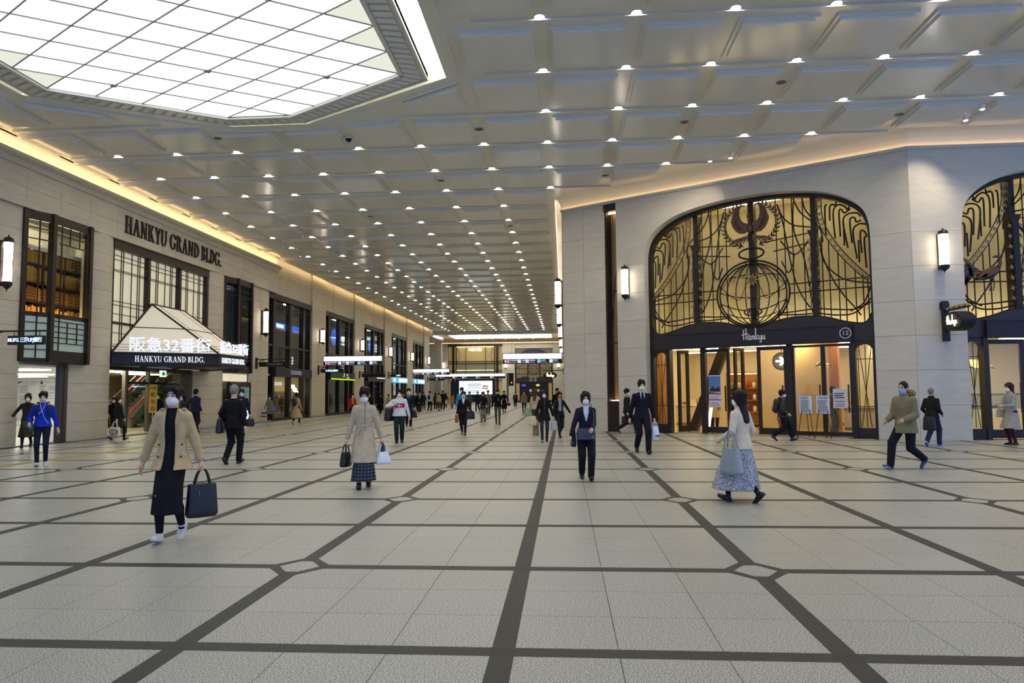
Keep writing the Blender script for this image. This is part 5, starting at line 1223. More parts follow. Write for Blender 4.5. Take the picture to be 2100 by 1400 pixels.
poster(3.7, .50, 1.48, .44, .6, 'blue picture poster on the left glass door', [lambda o, w_, z, h: MB().box(-w_*.48, w_*.48, -.008, 0, z+h*.02, z+h*.95).build('picture', PAPB, o), lambda o, w_, z, h: MB().prism([(-.2, z+.02), (.2, z+.02), (.16, z+.2), (.02, z+.12), (-.08, z+.22)], 'y', -.014, -.008).build('silhouette', INK, o)])
poster(3.7, .50, .95, .44, .5, 'white and violet notice below the picture on the left glass door', [lambda o, w_, z, h: MB().box(-w_*.5, w_*.5, -.008, 0, z+h*.9, z+h).box(-w_*.5, w_*.5, -.008, 0, z+h*.48, z+h*.55).build('violet_bar', VIO, o), tx(PINK, .58, .85, 3, 3), tx(PINK, .08, .42, 4, 4)])
poster(6.94, -.3, .78, .4, .57, 'left of two easel notices with violet headings before the fixed light', [tx(VIO, .85, .97, 2, 5), tx(mat('ink_grey', (120, 120, 130), .6), .08, .8, 9, 6)], True)
poster(7.46, -.3, .78, .4, .57, 'right of two easel notices with grey text before the fixed light', [tx(VIO, .85, .97, 2, 7), tx(mat('ink_grey'), .08, .8, 9, 8)], True)
poster(7.82, .5, .94, .42, .62, 'white window notice with three rows of bold black text', [tx(INK, .52, .85, 3, 9), tx(mat('ink_blue', (60, 70, 150), .5), .34, .42, 1, 10), tx(PINK, .1, .3, 3, 11)])
# ceiling spotlights by the right walls
for k, (px_, py_) in enumerate(((2014, 217), (1980, 240), (1456, 325), (1498, 318))):
    p = atz(px_, py_, ZC-.1); o = thing('spotlight', 'small round spotlight near the entrance cove, %s of four' % ('rightmost', 'second from right', 'leftmost', 'second from left')[k], 'spotlight', (p.x, p.y, ZC))
    MB().tube([(0, 0, 0), (0, 0, -.08)], .02, 6).build('stem', WHITE, o); MB().lathe([(.07, -.2), (.08, -.08), (.03, -.06)], n=12).build('head', WHITE, o); MB().lathe([(.06, -.205), (.06, -.2)], n=12).build('lens', glow('spot_lens', (255, 235, 200), 30), o)
    ld = bpy.data.lights.new('spot', 'SPOT'); ld.energy = 220; ld.color = (1, .86, .66); ld.spot_size = math.radians(75); ld.spot_blend = .8; ld.shadow_soft_size = .06
    lo_ = bpy.data.objects.new('spot_beam', ld); COL.objects.link(lo_); lo_.parent = o; lo_.location = (0, 0, -.25)
    tg = (w2(9.2, 0, 5.5), w2(8.0, 0, 5.0), w2(.5, 0, 5.5), w2(2.2, 0, 7.0))[k]-Vector((p.x, p.y, ZC-.25)) if k > 1 else (Vector((11.2, C3.y, 5.0)), w2(9.6, 0, 6.0))[k]-Vector((p.x, p.y, ZC-.25))
    lo_.rotation_euler = tg.to_track_quat('-Z', 'Y').to_euler()
# ================================================================ FAR END OF THE HALL
WF = struct('wall_far', (0, YF, 0), 0)
MB().box(-26, 2, .05, .5, 0, ZC+.2).build('wall_core', JOINT, WF)
for x0, x1 in ((-26, -22.3), (-20.2, -17.2), (-9.1, -7.2), (-1.6, .2)): courses(WF, x0, x1, -.25, .2, 0, 8.7, 1.2)
courses(WF, -22.3, -20.2, 0, .2, 0, 8.7, 1.2); courses(WF, -7.2, -1.6, -.1, .2, 8.0, 8.7, .7, 1.9)
MB().box(-26, .2, -.35, .2, 8.7, 8.85).build('cornice', STONE, WF); MB().box(-26, .2, -.3, -.2, 8.86, 8.89).build('strip_light', glow('warm_far_strip', (255, 214, 150), 6), WF)
MB().box(-24.2, -24, -17, 0, 0, ZC).build('side_wall', STONE, WF)
courses(WF, -20.1, -19.2, -10, -9, 0, 8.6, 1.2); courses(WF, -18.4, -17.4, -5, -4, 0, 8.6, 1.2)
# soffit step where the hall widens
MB().box(-24, -16.4, 88, 96, 8.55, ZC).box(-24, -.28, 90.6, 91.6, ZC-.35, ZC).build('soffit', CEIL, cl)
HF = thing('boutique_facade', 'tall gold lit boutique front with the name HERMÈS at the far end', 'shop front', (-13.12, YF-.3, 0))
HGOLD = mat('boutique_gold', (206, 178, 112), .5, emit=.35)
MB().box(-4.0, 4.0, .25, .3, 0, 8.6).build('back_panel', HGOLD, HF); MB().box(-4.05, 4.05, -.1, .3, 8.35, 8.7).build('header', BRONZE, HF)
for x, w_ in ((-3.3, .35), (-2.85, .12), (2.9, .14), (3.3, .35), (-1.4, .05), (1.55, .05)): MB().box(x-w_/2, x+w_/2, -.05, .25, 0, 8.4).build('mullion', BRONZE, HF)
for z in (6.1, 5.8, 4.7, 3.3): MB().box(-4, 4, -.05, .22, z-.05, z+.05).build('rail', BRONZE, HF)
MB().box(-2.8, 2.8, .1, .22, 3.35, 5.75).build('lower_glass', mat('boutique_dim', (150, 150, 120), .3, emit=.25), HF)
MB().box(-2.8, 2.8, .0, .1, 8.28, 8.34).build('top_light', glow('boutique_light', (255, 214, 120), 10), HF); MB().box(-2.8, 2.8, .05, .1, 4.75, 4.8).build('mid_light', glow('boutique_light'), HF)
text('HERMÈS', .55, .02, glow('hermes_white', (255, 250, 240), 3.5), HF, (.0, -.06, 7.82), sx=1.0, bold=.0)
for s in (-1, 1):
    for k in range(2): MB().tube(cr([(s*2.7, -.02, 8.3), (s*(2.4-.2*k), -.02, 7.0), (s*2.75, -.02, 5.8)], 6), .025, 4).build('drape_line', BRONZE, HF)
    MB().tube([(s*3.6, -.02, 8.3), (s*3.9, -.02, 3.4)], .03, 4).build('drape_line', BRONZE, HF)
FG = thing('far_gate', 'arched department store gate with iron screen at the far end', 'gate', (-4.4, YF-.15, 0))
pts = [(2.75*math.cos(a), 5.6+2.4*math.sin(a)) for a in np.linspace(math.pi, 0, 19)]
MB().prism([(x*1.0, z) for x, z in pts]+[(2.75, 0), (-2.75, 0)], 'y', .05, .15).build('backing', mat('far_gate_blue', (40, 42, 66), .4), FG)
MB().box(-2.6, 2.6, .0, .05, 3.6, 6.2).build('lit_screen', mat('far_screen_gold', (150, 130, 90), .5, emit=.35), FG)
for x in (-2.75, -.9, .9, 2.75): MB().box(x-.07, x+.07, -.1, .05, 0, 6.6).build('post', BRONZE, FG)
for x in np.arange(-2.5, 2.6, .36): MB().box(x-.02, x+.02, -.04, 0, 3.7, 6.2).build('iron_bar', IRON, FG)
for z in (4.2, 5.0, 6.2): MB().box(-2.7, 2.7, -.05, 0, z-.03, z+.03).build('iron_rail', IRON, FG)
for r in (.9, .7, .4): MB().tube([(r*math.cos(k*.3142), -.05, 5.0+r*1.1*math.sin(k*.3142)) for k in range(20)], .035, 5, True).build('globe_ring', IRON, FG)
for s in (-1, 1): MB().tube(cr([(s*.9, -.05, 6.3), (s*1.6, -.05, 5.6), (s*2.7, -.05, 5.0)], 6), .03, 5).build('swag', IRON, FG)
wv_ = [(-2.75, 3.5), (-2.4, 3.45), (-1.5, 3.8), (-.6, 3.65), (0, 3.5), (.6, 3.65), (1.5, 3.8), (2.4, 3.45), (2.75, 3.5)]
MB().prism([tuple(p) for p in cr(wv_, 4)]+[(2.75, 2.95), (-2.75, 2.95)], 'y', -.12, .04).build('transom', mat('transom_bronze'), FG)
text('阪 急', .5, .02, mat('far_sign_silver', (190, 188, 180), .4, emit=.3), FG, (-.1, -.15, 3.25))
MB().box(-2.0, 2.0, -.06, .04, 0, 2.9).build('door_glass', mat('far_door_dark', (16, 17, 20), .35), FG)
for x in (-2.0, -1.0, 0, 1.0, 2.0): MB().box(x-.05, x+.05, -.1, 0, 0, 2.9).build('door_stile', BRONZE, FG)
for x, c in ((-1.5, (70, 90, 220)), (.6, (230, 220, 80))): MB().box(x-.3, x+.3, -.09, -.06, 2.35, 2.65).build('lit_notice', glow('notice_%d' % c[0], c, 1.2), FG)
for x in (-.5, .6): MB().box(x-.18, x+.18, -.09, -.06, 1.55, 1.9).build('notice_sheet', PAPER, FG)
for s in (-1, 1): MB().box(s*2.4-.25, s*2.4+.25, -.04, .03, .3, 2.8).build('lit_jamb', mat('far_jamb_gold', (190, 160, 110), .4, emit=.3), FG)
for x, lb in ((-17.9, 'lit lantern left of the far boutique front'), (-8.55, 'lit lantern between the boutique front and the far gate'), (-.75, 'lit lantern right of the far gate')): lantern((x, YF-.5), 0, 4.93, 6.15, lb, False)
# rectangular luminous ceiling near the far end
L2 = thing('light_panel_ceiling', 'long rectangular luminous ceiling panel near the far end', 'ceiling light', (-8.6, 98.5, ZC))
for k in range(7): MB().box(-7+k*2.0, -5.02+k*2.0, -3, 3, -.1, -.05).build('pane', glow('far_panel_glow', (252, 255, 248), 3.5), L2)
MB().box(-7.2, 7.2, -3.2, 3.2, -.04, .0).build('frame', CEIL, L2)
for i in range(7):
    for j in range(2):
        o = put('downlight', dl_me, None, (-14.4+2*i, 102.2+j*1.3, ZC)); tag(o, 'round downlight before the far wall, %s row, %s from the left' % (('near', 'far')[j], ORD[i]), 'downlight', 'downlights in the ceiling grid')
# big video screen on a stand
VS = thing('video_screen', 'large bright white video screen with a small colourful picture', 'screen', (-11.9, 95, 0))
MB().box(-2.7, 2.7, .05, .3, .2, 3.3).build('case', mat('screen_case', (26, 34, 50), .4), VS); MB().box(-2.2, 2.3, .0, .05, 1.25, 3.07).build('panel', glow('screen_white', (238, 250, 255), 1.5), VS)
MB().box(-3.4, -2.3, .1, .4, 0, 3.0).build('side_wing', mat('screen_case'), VS)
SKB = mat('screen_print', (140, 150, 160), .5, emit=.5)
text('商品券 販売', .32, .004, SKB, VS, (-.2, -.012, 2.1)); lines(VS, -1.4, 1.0, 1.5, 1.9, 3, SKB, seed=14); lines(VS, -1.2, .9, 2.4, 2.8, 2, SKB, seed=15)
for k, c in enumerate(((230, 120, 80), (240, 190, 60), (90, 160, 110), (80, 120, 200), (220, 90, 120), (250, 150, 50))):
    MB().lathe([(.13, 0), (.13, .006)], n=12).build('picture_dot', glow('dot_%d' % k, c, .9), VS, (1.05+.26*(k % 3)+.08*(k//3), -.006, 2.05+.3*(k//3))).rotation_euler = (R90, 0, 0)
# ---------------------------------------------------------------- hanging direction signs
SGW = glow('direction_white', (244, 248, 255), 1.5); SGN = mat('direction_navy', (24, 26, 62), .4); SGT = glow('direction_text', (235, 240, 255), 1.1)
def hanging(Y, x0, x1, z0, z1, label):
    W = x1-x0; h = z1-z0; o = thing('direction_sign', label, 'direction sign', ((x0+x1)/2, Y, z0), 0, 'hanging direction signs')
    MB().box(-W/2-.04, W/2+.06, .0, .16, -.03, h+.04).build('case', STEEL, o); MB().box(-W/2, W/2, -.012, 0, h*.44, h).build('white_field', SGW, o); MB().box(-W/2, W/2, -.012, 0, 0, h*.42).build('navy_field', SGN, o)
    x = -W/2+.06*W/3.7; a = h*.3
    MB().prism([(x, h*.2), (x+a*.5, h*.38), (x+a, h*.2), (x+a*.65, h*.2), (x+a*.65, h*.06), (x+a*.35, h*.06), (x+a*.35, h*.2)], 'y', -.02, -.012).build('arrow', SGT, o)
    L_ = ['阪急梅田駅', '大阪駅', '御堂筋線', '谷町線', '阪神線']; E_ = ['Umeda Station', 'Osaka Sta.', 'Midosuji Line', 'Tanimachi Line', 'Hanshin Line']; cols = [(230, 120, 140), (220, 230, 235), (200, 210, 240), (120, 200, 220), (230, 230, 225)]
    for k, f in enumerate((.06, .25, .385, .585, .79)):
        bx = -W/2+W*f; s = h*.34
        MB().box(bx, bx+s, -.02, -.012, h*.04, h*.04+s).build('pictogram', glow('picto_%d' % k, cols[k], 1.3), o)
        text(L_[k], h*.155, .002, SGT, o, (bx+s*1.15, -.016, h*.28), align='LEFT', bold=.001); text(E_[k], h*.11, .002, SGT, o, (bx+s*1.15, -.016, h*.1), align='LEFT')
    for t in (-.35, .35): MB().tube([(W*t, .08, h), (W*t, .08, ZC-z0)], .006, 5).build('hanger_rod', STEEL, o)
    return o
hanging(44, -15.2, -11.45, 3.34, 3.88, 'lit hanging direction sign in front of the bank with the lime strip')
hanging(40, -3.42, -.1, 3.16, 3.70, 'lit hanging direction sign by the right hall wall, before the far gate')
hanging(68, -14.6, -11.07, 3.29, 3.80, 'lit hanging direction sign in the middle distance left of the boutique')
hanging(88, -16.05, -7.3, 3.27, 3.84, 'longest lit direction sign above the video screen at the far end')
q = thing('gantry_post', 'dark slim post with a black signal box beside the long direction sign', 'post', (-7.0, 88.3, 0)); MB().box(-.12, .12, -.1, .1, 0, 3.9).build('post', STEEL, q); MB().box(.15, .75, -.15, .15, 2.3, 3.9).build('signal_box', BLACK, q); MB().ball((.5, -.18, 2.7), .08, 8).build('lamp', glow('amber_dot', (255, 170, 80), 3), q)
# ================================================================ PEOPLE: bodies and clothes as smooth signed-distance solids
def surface_nets(F, org, h):
    """F: (nx,ny,nz) field, negative inside. Returns vertices and quads."""
    S = F < 0; nx, ny, nz = F.shape
    c = S[:-1, :-1, :-1].astype(np.int8)
    for d in ((1, 0, 0), (0, 1, 0), (0, 0, 1), (1, 1, 0), (1, 0, 1), (0, 1, 1), (1, 1, 1)):
        c = c+S[d[0]:nx-1+d[0], d[1]:ny-1+d[1], d[2]:nz-1+d[2]]
    act = (c > 0) & (c < 8); I = np.argwhere(act)
    if len(I) == 0: return np.zeros((0, 3)), np.zeros((0, 4), int)
    idx = -np.ones(act.shape, np.int64); idx[act] = np.arange(len(I))
    C = np.array([(i, j, k) for i in (0, 1) for j in (0, 1) for k in (0, 1)]); V = np.stack([F[I[:, 0]+a, I[:, 1]+b, I[:, 2]+d] for a, b, d in C], 1)
    P = np.zeros((len(I), 3)); N = np.zeros(len(I))
    for a in range(8):
        for b in range(a+1, 8):
            if abs(C[a]-C[b]).sum() != 1: continue
            m = (V[:, a] < 0) != (V[:, b] < 0)
            t = np.where(m, V[:, a]/np.where(m, V[:, a]-V[:, b], 1), 0)
            P += np.where(m[:, None], C[a]+(C[b]-C[a])*t[:, None], 0); N += m
    P = (P/N[:, None]+I)*h+np.array(org)
    Q = []
    for ax in range(3):
        b, d = [(1, 2), (2, 0), (0, 1)][ax]
        s0 = [slice(1, -1)]*3; s1 = [slice(1, -1)]*3; s0[ax] = slice(0, -1); s1[ax] = slice(1, None)
        A, B = S[tuple(s0)], S[tuple(s1)]; E = np.argwhere(A != B)
        if len(E) == 0: continue
        off = np.ones(3, int); off[ax] = 0; E = E+off
        ob = np.zeros(3, int); ob[b] = 1; od = np.zeros(3, int); od[d] = 1
        q = np.stack([idx[tuple((E-ob-od).T)], idx[tuple((E-od).T)], idx[tuple(E.T)], idx[tuple((E-ob).T)]], 1)
        fl = S[tuple(E.T)]; q[~fl] = q[~fl][:, ::-1]; Q.append(q)
    Q = np.concatenate(Q); return P, Q[(Q >= 0).all(1)]
def fast_mesh(name, V, Q, m):
    me = bpy.data.meshes.new(name); n = len(Q)
    me.vertices.add(len(V)); me.vertices.foreach_set('co', V.astype(np.float32).ravel())
    me.loops.add(4*n); me.loops.foreach_set('vertex_index', Q.astype(np.int32).ravel())
    me.polygons.add(n); me.polygons.foreach_set('loop_start', np.arange(0, 4*n, 4, dtype=np.int32))
    me.polygons.foreach_set('use_smooth', np.ones(n, bool)); me.materials.append(m); me.update(calc_edges=True); me.validate()
    return me
class Field:
    """smooth union of primitives sampled on a grid"""
    def __init__(s, lo, hi, h):
        s.h = h; s.lo = np.array(lo)-2*h; n = np.ceil((np.array(hi)+2*h-s.lo)/h).astype(int)+1
        s.ax = [s.lo[k]+np.arange(n[k])*h for k in range(3)]; s.F = np.full(n, 9., np.float32)
    def box(s, lo, hi):
        sl = []
        for k in range(3):
            a = max(0, int((lo[k]-s.lo[k])/s.h)); b = min(len(s.ax[k]), int((hi[k]-s.lo[k])/s.h)+2); sl.append(slice(a, max(a, b)))
        return tuple(sl), s.ax[0][sl[0]][:, None, None], s.ax[1][sl[1]][None, :, None], s.ax[2][sl[2]][None, None, :]
    def mix(s, sl, d, k):
        f = s.F[sl]
        if f.size == 0: return
        if k <= 0: s.F[sl] = np.minimum(f, d)
        else:
            h = np.clip(.5+.5*(f-d)/k, 0, 1); s.F[sl] = f*(1-h)+d*h-k*h*(1-h)
    def cone(s, a, b, ra, rb, k=.02, sq=None):
        a, b = np.array(a, float), np.array(b, float); m = max(ra, rb)*(1.6 if sq else 1)+k*1.2+3*s.h
        sl, X, Y, Z = s.box(np.minimum(a, b)-m, np.maximum(a, b)+m); d = b-a; L = (d*d).sum()+1e-12
        t = np.clip(((X-a[0])*d[0]+(Y-a[1])*d[1]+(Z-a[2])*d[2])/L, 0, 1)
        ex, ey, ez = X-a[0]-t*d[0], Y-a[1]-t*d[1], Z-a[2]-t*d[2]
        if sq: ex, ey, ez = ex/sq[0], ey/sq[1], ez/sq[2]
        s.mix(sl, np.sqrt(ex*ex+ey*ey+ez*ez)-(ra+(rb-ra)*t), k)
    def ell(s, c, r, k=.02, M=None, cut=False):
        c, r = np.array(c, float), np.array(r, float); m = r.max()+k*1.2+3*s.h
        sl, X, Y, Z = s.box(c-m, c+m); x, y, z = X-c[0], Y-c[1], Z-c[2]
        if M is not None: x, y, z = (x*M[0][0]+y*M[1][0]+z*M[2][0]), (x*M[0][1]+y*M[1][1]+z*M[2][1]), (x*M[0][2]+y*M[1][2]+z*M[2][2])
        k0 = np.sqrt((x/r[0])**2+(y/r[1])**2+(z/r[2])**2); k1 = np.sqrt((x/r[0]**2)**2+(y/r[1]**2)**2+(z/r[2]**2)**2)+1e-9
        d = k0*(k0-1)/k1
        if cut: s.F[sl] = np.maximum(s.F[sl], -d)
        else: s.mix(sl, d, k)
    def loft(s, tab, k=.02, nf=0, amp=0, ph=0):
        """tab rows: z, rx, ry, cx, cy (ascending z): stacked ellipses with flat ends"""
        T = np.array(tab, float); m = T[:, 1:3].max()*1.15+k*1.2+3*s.h
        lo = (T[:, 3].min()-m, T[:, 4].min()-m, T[0, 0]-3*s.h); hi = (T[:, 3].max()+m, T[:, 4].max()+m, T[-1, 0]+3*s.h+k)
        sl, X, Y, Z = s.box(lo, hi); zz = Z.ravel(); I = [np.interp(zz, T[:, 0], T[:, c])[None, None, :] for c in range(1, 5)]
        x, y = X-I[2], Y-I[3]; q = np.sqrt((x/I[0])**2+(y/I[1])**2)
        if nf:
            w_ = np.clip((T[-1, 0]-Z)/(T[-1, 0]-T[0, 0]), 0, 1); q = q*(1-amp*w_*np.cos(nf*np.arctan2(y, x)+ph+2*Z))
        d = (q-1)*np.minimum(I[0], I[1]); d = np.maximum(d, np.maximum(T[0, 0]-Z, Z-T[-1, 0])); s.mix(sl, d, k)
    def carve(s, fn):
        X, Y, Z = s.ax[0][:, None, None], s.ax[1][None, :, None], s.ax[2][None, None, :]; s.F = np.maximum(s.F, -fn(X, Y, Z))
    def keep(s, fn):
        X, Y, Z = s.ax[0][:, None, None], s.ax[1][None, :, None], s.ax[2][None, None, :]; s.F = np.maximum(s.F, fn(X, Y, Z))
    def obj(s, name, m, par):
        V, Q = surface_nets(s.F, s.lo, s.h)
        if len(Q) == 0: return None
        return put(name, fast_mesh(name, V, Q, m), par)
def cloth(c, plaid=False):
    return mat('cloth_%d_%d_%d' % tuple(c), c, .85, noise=.12, scale=14, bump=.25, spec=.2)
SKIN = [mat('skin_a', (224, 178, 152), .5, noise=.04, scale=20, spec=.35), mat('skin_b', (204, 156, 126), .5, noise=.04, scale=20, spec=.35)]
HAIRM = {'black': mat('hair_black', (20, 17, 16), .6, noise=.3, scale=22, bump=.25, spec=.25, stretch=(7, 7, .8)), 'brown': mat('hair_brown', (52, 32, 23), .6, noise=.3, scale=22, bump=.25, spec=.25, stretch=(7, 7, .8)), 'grey': mat('hair_grey', (120, 118, 116), .5, noise=.3, scale=60, bump=.4), 'auburn': mat('hair_auburn', (84, 44, 30), .55, noise=.3, scale=22, bump=.25, spec=.3, stretch=(7, 7, .8))}
EYEM = mat('eye_dark', (20, 16, 14), .2); LIPM = mat('lip', (170, 100, 92), .5)
def ik(a, b, l1, l2, hint):
    a, b, hint = np.array(a, float), np.array(b, float), np.array(hint, float); d = b-a; L = np.linalg.norm(d); L2 = min(L, (l1+l2)*.999); u = d/max(L, 1e-6)
    b = a+u*L2; x = (l1*l1-l2*l2+L2*L2)/(2*L2); hgt = math.sqrt(max(l1*l1-x*x, 0)); n = hint-u*(hint@u); n = n/(np.linalg.norm(n)+1e-9)
    return a+u*x+n*hgt, b
def rotm(yaw, pitch):
    cy, sy, cp, sp = math.cos(yaw), math.sin(yaw), math.cos(pitch), math.sin(pitch)
    return np.array([[cy, -sy, 0], [sy, cy, 0], [0, 0, 1]]) @ np.array([[1, 0, 0], [0, cp, -sp], [0, sp, cp]])
def gait(lead, st, cross=0):
    """ankle targets for right (-x) and left (+x) leg; lead leg swings forward (towards -y)"""
    f = (-st, .085, .28); b = (st*.95, .085+.22*st+.02, -.75)
    r, l = (f, b) if lead == 'R' else (b, f)
    return [(-.075, r[0], r[1], r[2]), (.075, l[0], l[1], l[2])]
STANDF = [(-.09, 0, .085, 0), (.09, 0, .085, 0)]
def person(label, pos, rz, H, sp):
    """sp: dict describing pose, hair, mask and clothes. Local frame: faces -y, x to the viewer's right."""
    s = H/1.7; q = sp.get('q', .013); fem = sp.get('fem', False); wide = sp.get('wide', 1.0)
    R = thing('person', label, 'person', (pos[0], pos[1], 0), rz, sp.get('group'))
    feet = sp.get('feet', STANDF); hands = sp.get('hands', [(-.26, 0, .80), (.26, 0, .80)]); lean = sp.get('lean', .03)
    A = [np.array(f[:3])*s for f in feet]; hz = .92*s
    for f in A: hz = min(hz, f[2]+math.sqrt(max((.83*s)**2-f[1]**2-.0, .2)))
    hip = np.array((0, 0, hz)); dz = hz-.92*s
    up = lambda z: np.array((0, -(z-.92)*s*lean*1.0, z*s+dz))       # spine point at standing height z
    hw, sw = (.088 if fem else .085)*s, (.142 if fem else .163)*s*(.5+.5*wide)
    skin = SKIN[sp.get('skin', 0)]
    if sp.get('bottom') and sp['bottom'][0] == 'skirt': hw *= .72
    legs = []
    for k, sg in ((0, -1), (1, 1)):
        hj = hip+np.array((sg*hw, 0, -.02*s)); kn, an = ik(hj, A[k], .425*s, .415*s, (sg*.05, -1, 0)); legs.append((hj, kn, an, feet[k][3]))
    arms = []
    for k, sg in ((0, -1), (1, 1)):
        sj = up(1.365)+np.array((sg*sw, 0, 0)); t = np.array(hands[k][:3])*s+np.array((0, 0, dz)); hint = hands[k][3] if len(hands[k]) > 3 else (sg*.25, 1, -.1)
        el, wr = ik(sj, t, .285*s, .245*s, hint); arms.append((sj, el, wr))
    hc = up(1.575)+np.array((0, -.012*s, 0)); HM = rotm(sp.get('hyaw', 0), sp.get('hpitch', 0)); hp = lambda x, y, z: hc+HM @ (np.array((x, y, z))*s)
    pts = np.array([p for l in legs for p in l[:3]]+[p for a in arms for p in a]+[hc+np.array((0, 0, .14*s))]); lo, hi = pts.min(0)-.22*s, pts.max(0)+.22*s
    lo[2] = -.01; hi[2] = hc[2]+.16*s
    # --- body, one continuous surface
    F = Field(lo, hi, q)
    F.loft([(up(.86)[2], .10*s, .075*s, 0, up(.86)[1]), (up(.95)[2], .125*s, .085*s, 0, up(.95)[1]), (up(1.08)[2], .10*s, .07*s, 0, up(1.08)[1]), (up(1.27)[2], .125*s, .085*s, 0, up(1.27)[1]), (up(1.4)[2], .10*s, .06*s, 0, up(1.4)[1])], .03)
    F.cone(up(1.36), up(1.5)+np.array((0, -.005, 0)), .058*s, .05*s, .03)
    F.ell(hp(0, .012, .03), np.array((.073, .092, .095))*s, .0, HM)
    F.ell(hp(0, -.026, -.055), np.array((.055, .062, .062))*s, .03*s, HM); F.ell(hp(0, -.05, -.095), np.array((.03, .03, .024))*s, .03*s, HM)
    F.cone(hp(0, -.086, .005), hp(0, -.098, -.028), .008*s, .0115*s, .012*s)
    for sg in (-1, 1): F.ell(hp(sg*.072, .012, -.01), np.array((.012, .022, .034))*s, .008*s, HM); F.ell(hp(sg*.03, -.078, .022), np.array((.018, .01, .006))*s, .01*s, HM)
    curl = sp.get('curl', (.35, .35))
    for k, (sj, el, wr) in enumerate(arms):
        sg = -1 if k == 0 else 1
        F.cone(sj, el, .048*s, .038*s, .03); F.cone(el, wr, .037*s, .025*s, .015)
        f = (wr-el)/np.linalg.norm(wr-el); n = np.array((-sg, 0, 0.))
        if abs(f[0]) > .75: n = np.array((0, 0, -1.))
        n = n-f*(n@f); n /= np.linalg.norm(n); sd = np.cross(f, n)*(1 if sg < 0 else -1)
        if sd[1] > 0 and abs(sd[1]) > .2: sd = -sd
        pc = wr+f*.05*s; F.cone(wr, wr+f*.085*s, .024*s, .028*s, .012, None)
        F.cone(pc-sd*.022*s, pc+sd*.024*s, .02*s, .02*s, .012)
        if q < .016:
            for j in range(4):
                o = (-.03+.02*j)*s; ln = (.062, .074, .078, .07)[j]*s; c0 = wr+f*.088*s+sd*o; b1 = f*math.cos(curl[k]*.9)+n*math.sin(curl[k]*.9); b2 = f*math.cos(curl[k]*2.6)+n*math.sin(curl[k]*2.6)
                c1 = c0+b1*ln*.5; F.cone(c0, c1, .0095*s, .009*s, .004); F.cone(c1, c1+b2*ln*.5, .009*s, .0075*s, .003)
            t0 = wr+f*.03*s+sd*.024*s; t1 = t0+(f*.7+sd*.6+n*.3)*.04*s; F.cone(t0, t1, .012*s, .011*s, .006); F.cone(t1, t1+(f*.9+n*.5)*.032*s, .0105*s, .009*s, .004)
        else:
            F.cone(wr+f*.08*s-sd*.012*s, wr+f*.13*s+n*.03*s-sd*.012*s, .02*s, .014*s, .01); F.cone(wr+f*.08*s+sd*.016*s, wr+f*.13*s+n*.03*s+sd*.014*s, .02*s, .014*s, .01)
    for hj, kn, an, pt in legs:
        F.cone(hj, kn, .058*s, .041*s, .03); F.cone(kn, kn+(an-kn)*.35, .04*s, .046*s, .02); F.cone(kn+(an-kn)*.35, an, .047*s, .028*s, .02)
        d = np.array((0, -math.cos(pt), math.sin(pt))); nn_ = np.array((0, math.sin(pt), math.cos(pt))); F.cone(an-nn_*.03*s, an-nn_*.055*s+d*.12*s, .026*s, .02*s, .01)
    F.obj('body', skin, R)
    P = {'R': R, 'arms': arms, 'legs': legs, 'up': up, 's': s, 'hp': hp, 'HM': HM, 'hip': hip, 'dz': dz}
    # --- face
    if q < .02 and sp.get('face', True):
        e = MB()
        for sg in (-1, 1):
            p = hp(sg*.031, -.0815, .006); e.ball(tuple(p), .011*s, 8, rx=1.25, ry=.5, rz=.55)
            a, b = hp(sg*.016, -.085, .028), hp(sg*.048, -.075, .027); e.tube([a, (a+b)/2+np.array((0, 0, .004)), b], .0045*s, 5)
        e.build('eyes', EYEM, R)
        if not sp.get('mask'):
            e = MB(); e.tube([hp(-.022, -.086, -.058), hp(0, -.092, -.056), hp(.022, -.086, -.058)], .006*s, 6); e.build('mouth', LIPM, R)
    # --- hair
    hs = sp.get('hair', 'short'); G = Field(hc-np.array((.2, .22, .55 if hs in ('long', 'tied') else .3))*s, hc+np.array((.2, .22, .17))*s, max(.008, q*.8))
    th = {'short': .014, 'bob': .022, 'long': .02, 'tied': .014, 'thin': .006, 'hood': .03, 'cap': .016}.get(hs, .014)
    G.ell(hp(0, .018, .036), np.array((.073+th, .092+th, .097+th))*s, 0, HM)
    if hs in ('bob',): G.ell(hp(0, .03, -.03), np.array((.093, .08, .095))*s, .03, HM)
    if hs == 'long':
        G.ell(hp(0, .04, -.03), np.array((.092, .075, .11))*s, .03, HM); G.cone(hp(0, .055, -.05), up(1.26)+np.array((0, .115*s, 0)), .07*s, .05*s, .03, (1.35, .5, 1))
    if hs == 'tied': G.ell(hp(0, .11, -.02), np.array((.035, .04, .05))*s, .02, HM)
    if hs == 'hood': G.ell(hp(0, .02, -.02), np.array((.10, .11, .15))*s, .02, HM)
    fz = {'short': -.043, 'thin': -.05, 'bob': -.04, 'long': -.036, 'tied': -.036, 'hood': -.04, 'cap': -.02}.get(hs, -.045)
    rh_ = random.Random(int(abs(pos[0]*977+pos[1]*131)))
    if hs in ('short', 'bob', 'long', 'tied'):
        for k in range(14):
            a_, b_ = rh_.uniform(0, 6.28), rh_.uniform(.15, 1.25); dv = np.array((math.cos(a_)*math.cos(b_), math.sin(a_)*math.cos(b_), math.sin(b_)))
            G.ell(hp(dv[0]*.075, .018+dv[1]*.095, .036+dv[2]*.098), np.array((.03, .034, .026))*s, .025*s, HM)
    G.ell(hp(0, -.105, fz), np.array((.066 if hs != 'bob' else .06, .09, .098 if hs != 'thin' else .14))*s, 0, HM, True)
